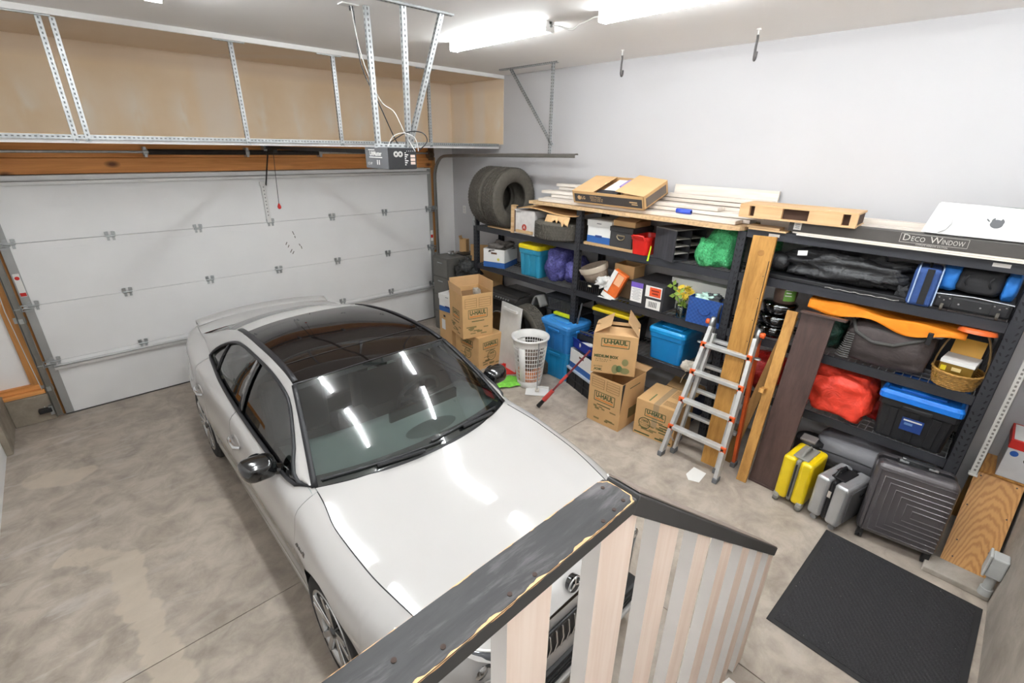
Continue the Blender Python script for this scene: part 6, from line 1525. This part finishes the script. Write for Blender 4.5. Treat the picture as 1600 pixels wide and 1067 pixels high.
for i in range(4): MB().box(-.22, -.20, -.21+i*.11, -.13+i*.11, .372, .385).build('lid_notch', pm('lid_blue_dark', '1560b8', .4), t)
tag(MB().box(.02, .22, -5.14, -4.94, c3, c3+.09).build('white_packet', M_paper, bevel=.01), 'white packet on the bottom shelf behind the ladder', 'packet')
# floor in front of the far rack
t = thing('pedal_bin', 'black pedal bin under the bottom shelf', 'bin', (.0, -5.80, 0))
MB().lathe([(0, .003), (.10, .003), (.115, .44), (.11, .47), (0, .48)], 28).build('bin_body', M_black, t); MB().box(-.11, .0, -.06, .06, .47, .495).build('bin_lid', pm('lid_grey', '8d8683', .5), t, bevel=.008)
t = thing('grey_duffel', 'grey padded case lying under the bottom shelf behind the suitcases', 'case', (.13, -6.16, 0))
blob((0, 0, .42), (.20, .33, .12), .05, 91, 40, 22, .55).build('case_body', pm('case_grey', '77767a', .6, var=.06), t)
MB().tube([V((-.205, .27, .44)), V((-.215, 0, .455)), V((-.205, -.27, .44))], .006, 6).build('zip', M_black, t); MB().box(-.17, .18, -.30, .30, .005, .33).build('case_base', M_black, t, bevel=.03)
# ================================================================== LEANING AND STANDING ON THE FLOOR
# aluminium folding ladder with orange clips
M_alu = pm('ladder_aluminium', 'd8d7d4', .35, .45, var=.12, scale=14)
t = thing('folding_ladder', 'folded aluminium ladder with orange rung clips before the racks', 'ladder', (-.34, -5.02, 0))
top = V((.22, .0, 1.28)); TYL, TYR = .205, -.205
def lad(front):
    # outer flared section: feet wider than top
    fx = -.235 if front else .02
    return fx
def rail_pts(s, foot_x, foot_y, ztop=1.26): return V((foot_x, s*foot_y, .02)), V((top.x-.02, s*.20, ztop))
rails = []
for s in (-1, 1):
    a, b = rail_pts(s, -.235, .275); MB().bar(a, b, .034, .075, (1, 0, 0)).build('front_rail', M_alu, t, bevel=.003); rails.append((a, b))
    a2, b2 = V((-.10, s*.215, .02)), V((top.x-.012, s*.165, 1.20)); MB().bar(a2, b2, .024, .055, (1, 0, 0)).build('inner_rail', M_alu, t, bevel=.003)
    a3, b3_ = V((.12, s*.285, .02)), V((top.x+.04, s*.205, 1.24)); MB().bar(a3, b3_, .028, .06, (1, 0, 0)).build('rear_rail', pm('rail_orange', 'cf5a26', .4) if s < 0 else M_alu, t, bevel=.003)
    for p in (a, a2, a3): MB().box(p.x-.042, p.x+.042, p.y-.022, p.y+.022, 0, .05).build('rubber_foot', pm('foot_grey', '6e7073', .8), t, bevel=.006)
    MB().lathe([(0, -.016), (.055, -.016), (.055, .016), (0, .016)], 24, T(top.x, s*.205, 1.27) @ Rx(math.pi/2) @ Matrix.Diagonal((.8, 1.5, 1, 1))).build('hinge_plate', M_galv, t)
    MB().lathe([(0, .0), (.022, .0), (.026, .02), (.024, .035), (0, .042)], 16, T(top.x-.01, s*.225, 1.30) @ Rx(-s*math.pi/2)).build('lock_knob', M_orange, t)
    MB().bar((-.19, s*.268, .26), (-.10, s*.24, .12), .02, .006).build('foot_brace', M_alu, t)
for i, z in enumerate((.30, .57, .84, 1.10)):
    k = (z-.02)/1.24; pl = rails[0][0].lerp(rails[0][1], k); pr_ = rails[1][0].lerp(rails[1][1], k)
    MB().bar(pl+V((-.012, -.01, 0)), pr_+V((-.012, .01, 0)), .066, .036, (0, 0, 1)).build('front_rung', M_alu, t, bevel=.006)
    for p in (pl, pr_): MB().box(p.x-.045, p.x-.018, p.y-.024, p.y+.024, z-.030, z+.030).build('rung_clip', M_orange, t, bevel=.005)
    q = V((.12+(top.x-.08)*k, 0, z+.02)); MB().bar(q+V((0, -.26+.08*k, 0)), q+V((0, .26-.08*k, 0)), .055, .03, (0, 0, 1)).build('rear_rung', M_alu, t, bevel=.006)
for s in (-1, 1): MB().lathe([(0, -.004), (.03, -.004), (.03, .004), (0, .004)], 18, T(top.x-.06, s*.26, 1.10)).build('spreader_tab', M_galv, t)

def leaner(name, label, foot, head, w, th, mat, cat='board', face=(-1, 0, 0)):
    """board leaning from its foot on the floor to its head against the rack"""
    f, h = V(foot), V(head); d = (h-f); L = d.length; d.normalize(); n = V(face); n = (n-d*n.dot(d)).normalized(); s = d.cross(n)
    M = Matrix((s, n, d)).transposed().to_4x4(); M.translation = f
    t = thing(name, label, cat, foot); t_M = T(*(-f)) @ M
    MB().box(-w/2, w/2, -th, 0, 0, L, 0, t_M).build('board', mat, t, bevel=.002)
    return t, t_M, L
M_oak = wood('honey_plank', 'c08d45', '9a6a2a', axis=2, scale=.7)
t, Mm, L = leaner('tall_plank', 'tall honey-coloured wooden plank with a round finger pull', (-.385, -5.155, 0.0), (-.045, -5.075, 2.12), .19, .020, M_oak)
MB().lathe([(.0, .001), (.018, .001), (.024, .0025), (.027, .0)], 20, Mm @ T(.0, 0, L-.14) @ Rx(-math.pi/2)).build('finger_pull', pm('pull_shadow', 'a2723a', .8), t)
MB().box(.082, .094, 0, .008, L-.62, L, 0, Mm).build('edge_strip', M_oak, t) ; MB().box(.050, .078, 0, .012, 0, L-.20, 0, Mm).build('side_batten', M_oak, t); MB().box(.078, .0805, .0, .013, 0, L-.2, 0, Mm).build('batten_gap', M_ctrim, t)
for i in range(9): MB().cyl(Mm @ V((.064, .0115, .3+i*.19)), Mm @ V((.064, .013, .3+i*.19)), .004, n=8).build('nail_hole', M_ink, t)
for nm in ('edge_strip', 'side_batten', 'batten_gap'): pass
M_lath = wood('lath_wood', 'c6944e', '9d6c33', axis=2, scale=.8); M_lath2 = wood('lath_dull', 'a67c45', '83602f', axis=2, scale=.8)
t, Mm, L = leaner('wood_strip', 'wooden strip with a small peg, beside the dark brown board', (-.395, -5.445, 0), (-.055, -5.42, 1.55), .082, .03, M_lath, 'strip')
MB().box(-.05, -.01, 0, .09, .86, .90, 0, Mm @ T(0, 0, 0)).build('peg', M_lath, t, bevel=.002)
t, Mm, L = leaner('wood_strip', 'duller wooden strip crossing behind the pegged one', (-.20, -5.23, 0), (-.035, -5.43, 1.50), .075, .025, M_lath2, 'strip')
M_dbr = wood('dark_brown_board', '5b4640', '43322e', axis=2, scale=.6, rough=.35)
t, Mm, L = leaner('shelf_board', 'dark brown shelf board with a lipped end leaning on the rack', (-.31, -5.60, 0), (-.06, -5.61, 1.56), .235, .022, M_dbr)
MB().box(-.1175, .1175, 0, .012, .0, .018, 0, Mm).build('bottom_lip', M_dbr, t, bevel=.003); MB().box(-.12, .20, -.03, .055, L, L+.02, 0, Mm).build('top_lip', M_dbr, t, bevel=.003)
o = MB().prism([(0, 0), (.17, -.02), (.20, .10), (.05, .13), (-.02, .09)], .001, .003, T(-.70, -5.20, 0) @ Rz(.2)).build('paper_sheet', M_paper); tag(o, 'white paper sheet on the floor by the ladder feet', 'paper')

# ------------------------------------------------------------------ suitcases
def rbox(sx, sy, z0, z1, r, mat, name, parent, seg=5): return MB().box(-sx, sx, -sy, sy, z0, z1).build(name, mat, parent, bevel=r, seg=seg)
M_zip = pm('zip_grey', '8f8d86', .6); M_sy = pm('yellow_shell', 'f0cf10', .3, var=.04, coat=.4)
t = thing('suitcase', 'small yellow hard suitcase with a grey zip band', 'suitcase', (-.275, -5.85, 0), -.10)
m = MB().box(-.16, .16, .016, .115, .05, .46); m.build('shell', M_sy, t, bevel=.03, seg=4)
MB().box(-.16, .16, -.115, -.016, .05, .46).build('shell', M_sy, t, bevel=.03, seg=4); MB().box(-.155, .155, -.018, .018, .055, .455).build('zip_band', M_zip, t, bevel=.02)
MB().box(-.166, -.158, -.006, .006, .10, .42).build('zip', M_ctrim, t)
MB().box(-.12, .12, -.06, .06, .452, .468).build('top_plate', M_zip, t, bevel=.006)
MB().tube([V((-.09, .0, .462)), V((-.06, 0, .495)), V((.06, 0, .495)), V((.09, 0, .462))], .012, 8).build('handle', M_zip, t)
for s in (-1, 1):
    d = MB().box(-.165, -.10, s*.09-.025, s*.09+.025, .02, .09).build('wheel_guard', pm('guard_grey', 'a9a69c', .5), t, bevel=.015); MB().cyl((-.14, s*.09-.018, .03), (-.14, s*.09+.018, .03), .03, n=20).build('wheel', pm('wheel_grey', '77756f', .6), d)
t = thing('suitcase', 'small silver hard suitcase with a black zip band', 'suitcase', (-.31, -6.14, 0), -.25)
M_ss = pm('silver_shell', 'b4b4b6', .25, .45, var=.04, coat=.4); M_sd = pm('gunmetal_shell', '77777a', .3, .4, var=.05)
MB().box(-.175, .175, .018, .12, .06, .43).build('shell', M_ss, t, bevel=.028, seg=4); MB().box(-.175, .175, -.12, -.018, .06, .43).build('shell', M_ss, t, bevel=.028, seg=4)
MB().box(-.155, .155, -.02, .02, .065, .425).build('zip_band', M_black, t, bevel=.018); MB().box(-.12, .12, -.127, -.119, .10, .38).build('front_panel', M_sd, t, bevel=.01); MB().box(.02, .06, -.133, -.126, .30, .33).build('lock_badge', M_black, t, bevel=.003)
MB().box(-.10, .10, -.05, .05, .424, .438).build('top_plate', M_black, t, bevel=.004); MB().tube([V((-.08, .03, .432)), V((-.05, .03, .468)), V((.05, .03, .468)), V((.08, .03, .432))], .012, 8).build('handle', M_black, t)
MB().box(-.03, .05, .02, .06, .438, .455).build('pull_handle', M_chrome, t, bevel=.005); MB().box(-.168, -.160, -.012, .012, .28, .34).build('zip_pull', M_chrome, t)
for sx_ in (-1, 1):
    for s in (-1, 1):
        d = MB().box(sx_*.12-.018, sx_*.12+.018, s*.07-.018, s*.07+.018, .045, .07).build('caster_fork', M_black, t)
        MB().cyl((sx_*.12-.016, s*.07, .024), (sx_*.12+.016, s*.07, .024), .024, n=18).build('caster', pm('caster_grey', '9d9d9e', .4, .4), d)
t = thing('suitcase', 'large charcoal ribbed suitcase standing on the mat edge', 'suitcase', (-.225, -6.525, 0), .14)
M_sg_ = pm('charcoal_shell', '625d5f', .3, .35, var=.05, coat=.35)
tl = Ry(.17) @ Matrix.Diagonal((1.02, .94, .97, 1))
def g(m): m.v = [tuple(tl @ V(p)+V((0, 0, .0))) for p in m.v]; return m
X0 = -.16
g(MB().box(X0, -.005, -.255, .255, .055, .66)).build('shell', M_sg_, t, bevel=.05, seg=5); g(MB().box(.005, .14, -.255, .255, .055, .66)).build('shell', M_sg_, t, bevel=.05, seg=5)
g(MB().box(X0+.02, .12, -.25, .25, .06, .655)).build('zip_band', M_black, t, bevel=.04, seg=4)
# raised chevron ribs running from the right edge round to the lower edge
m = MB(); xr = X0-.002
for i in range(7):
    k = i*.042; a = [V((xr, -.235, .56-k*.95)), V((xr, .18-k*1.05, .56-k*.95)), V((xr, .18-k*1.05, .10+k*.95)), V((xr, -.235, .10+k*.95))]
    if a[1].z-a[2].z < .02: continue
    g(MB().tube(a, .0045, 6)).build('rib', pm('rib_light', '9a9698', .25, .5), t)
for i in range(1): g(MB().tube([V((xr, -.235, .605)), V((xr, .215, .605)), V((xr, .215, .07))], .004, 6)).build('rib', pm('rib_dark', '4b4749', .4, .3), t)
g(MB().box(-.045, .03, -.13, .13, .66, .668)).build('top_plate', M_black, t, bevel=.003)
g(MB().tube([V((-.03, .11, .664)), V((-.03, .08, .69)), V((-.03, -.08, .69)), V((-.03, -.11, .664))], .012, 8)).build('handle', M_ctrim, t)
for y in (-.09, .09): g(MB().box(-.042, -.018, y-.03, y+.03, .668, .684)).build('handle_mount', M_galv, t, bevel=.003)
g(MB().box(.03, .07, -.10, .10, .664, .682)).build('pull_handle', M_chrome, t, bevel=.005)
for x, y in ((-.12, -.20), (-.12, .20), (.09, -.20), (.09, .20)):
    p = tl @ V((x, y, .06)); d = MB().box(p.x-.022, p.x+.022, y-.02, y+.02, p.z-.035, p.z+.02).build('caster_fork', M_black, t)
    for s in (-.012, .012): MB().cyl((p.x-.0, y+s-.009, .026), (p.x-.0, y+s+.009, .026), .025, n=18).build('caster', M_black, d)

# ------------------------------------------------------------------ mat, end corner
def matm():
    q = NT('black_mat'); v = q.mapping(); n = q.noise(v, 140, 2); wv = q.new('ShaderNodeTexWave'); wv.inputs['Scale'].default_value = 12; wv.inputs['Distortion'].default_value = 2.0; q.link(q.mapping((1, 1, 1), rot=(0, 0, .9)), wv.inputs['Vector'])
    base = q.ramp(n, [(.35, lin('242325')), (.65, lin('363537'))]); sp = q.ramp(q.noise(v, 75, 2, .5), [(.73, (0, 0, 0, 1)), (.77, (1, 1, 1, 1))])
    c = q.mix(q.math('MULTIPLY', sp, .7), base, lin('a8a39c')); q.link(c, q.b.inputs['Base Color']); q.b.inputs['Roughness'].default_value = .9
    q.bump(q.math('ADD', n, q.math('MULTIPLY', wv.outputs['Color'], .9)), .45, .006); return q.m
t = thing('door_mat', 'black ribbed rubber-backed mat at the foot of the stairs', 'mat', (-1.08, -6.60, 0), -.03)
MB().box(-.58, .58, -.46, .46, .001, .008).build('border', pm('mat_rubber', '2b2a2b', .7, var=.1), t, bevel=.003); MB().box(-.545, .545, -.425, .425, .008, .013).build('pile', matm(), t, bevel=.002)
for k, (x0, x1, y0, y1) in enumerate(((-.41, -.22, -7.095, -6.74),)):
    struct(MB().box(x0, x1, y0, y1, 0, .045).build('curb', M_parge, bevel=.008)).name = 'trim_5'
M_gr = None
def oakply():
    q = NT('oak_veneer'); v = q.mapping((9, 9, 1.1)); n = q.noise(q.mapping((1, 1.2, .5)), 2.2, 2, .5)
    wv = q.new('ShaderNodeTexWave'); wv.wave_type = 'RINGS'; wv.rings_direction = 'X'; wv.inputs['Scale'].default_value = 5.5; wv.inputs['Distortion'].default_value = 5.0; wv.inputs['Detail'].default_value = 2; wv.inputs['Detail Scale'].default_value = 1.2
    q.link(q.mapping((1, 4.2, 1.0), loc=(0, .1, .2)), wv.inputs['Vector']); f = q.noise(q.mapping((90, 90, 4)), 2, 2)
    a = q.math('ADD', q.math('MULTIPLY', wv.outputs['Color'], .6), q.math('MULTIPLY', f, .4))
    q.link(q.ramp(a, [(.2, lin('ad7438')), (.65, lin('c8924f'))]), q.b.inputs['Base Color']); q.b.inputs['Roughness'].default_value = .45; return q.m
t = thing('wood_bench', 'low oak-veneer stand with sloped front panel in the corner', 'stand', (.10, -6.95, 0))
sl = [V((-.33, .135, .046)), V((-.33, -.125, .046)), V((.12, -.125, .60)), V((.12, .135, .60))]
n = (sl[1]-sl[0]).cross(sl[2]-sl[1]).normalized()
vs = sl+[p+V((.025, 0, -.0)) for p in sl]
MB().add(vs, [(0, 1, 2, 3), (7, 6, 5, 4), (0, 4, 5, 1), (1, 5, 6, 2), (2, 6, 7, 3), (3, 7, 4, 0)]).build('front_panel', oakply(), t, merge=True)
MB().box(.11, .44, -.13, .135, .602, .62).build('top_board', oakply(), t, bevel=.002); MB().box(.40, .44, -.13, .135, 0, .60).build('rear_support', M_lath2, t)
for x, z, y in ((-.22, .18, .09), (-.22, .18, -.08), (.10, .578, .10), (.10, .578, -.09), (-.30, .085, .08), (-.05, .39, .11), (-.05, .39, -.10)):
    MB().cyl((x-.001, y, z), (x-.004, y, z+.003), .005, n=8).build('nail_head', M_ink, t)
t = thing('white_post', 'white slotted steel post at the end of the racks', 'post', (.07, -6.80, 0))
MB().box(-.0, .003, -.02, .02, .63, 2.4).box(0, .04, -.02, -.017, .63, 2.4).build('angle_post', pm('cream_enamel', 'd9d6d0', .4), t)
m = MB()
for i in range(56):
    z = .66+i*.031; m.box(-.001, .0, -.006, .006, z, z+.016); m.box(.012, .024, -.0208, -.02, z, z+.016)
o = m.build('slot', pm('slot_taupe', '8b8680', .8), t); o['kind'] = 'stuff'
MB().box(-.01, .045, -.025, .025, .621, .63).build('foot_plate', pm('cream_enamel', 'd9d6d0'), t); t.location.z = 0
t = thing('parcel_box', 'white parcel box with a red top band on the oak stand', 'box', (.38, -7.0, .622), .0)
MB().box(-.17, .15, -.08, .09, 0, .30).build('box_body', pm('parcel_white', 'd8d6d6', .6), t, bevel=.003); MB().box(-.172, .152, -.083, .093, .235, .302).build('red_band', pm('parcel_red', 'cf2a22', .5), t, bevel=.002); MB().box(-.15, .13, -.07, .08, .302, .304).build('white_top', M_paper, t)
MB().cyl((-.1715, .05, .20), (-.1700, .05, .20), .022, n=18).build('blue_oval', pm('oval_blue', '2f5fb0', .5), t); MB().cyl((-.1715, -.03, .17), (-.170, -.03, .17), .024, n=18).build('hand_hole', M_ink, t)
t = thing('conduit_box', 'grey electrical box on a conduit stub at the parged wall', 'electrical box', (-.40, -7.06, 0))
M_pvc = pm('pvc_grey', 'c6c7c5', .5)
MB().cyl((0, 0, .045), (0, 0, .22), .026, n=20).cyl((0, 0, .045), (0, 0, .10), .034, n=20).build('conduit', M_pvc, t)
MB().box(-.05, .05, -.035, .045, .21, .37).build('box_body', M_pvc, t, bevel=.010); MB().box(-.055, .055, .045, .06, .205, .375).build('cover', pm('pvc_pale', 'd2d2cf', .5), t, bevel=.006)
MB().cyl((.05, 0, .33), (.065, 0, .33), .012, n=12).build('knockout', M_pvc, t)
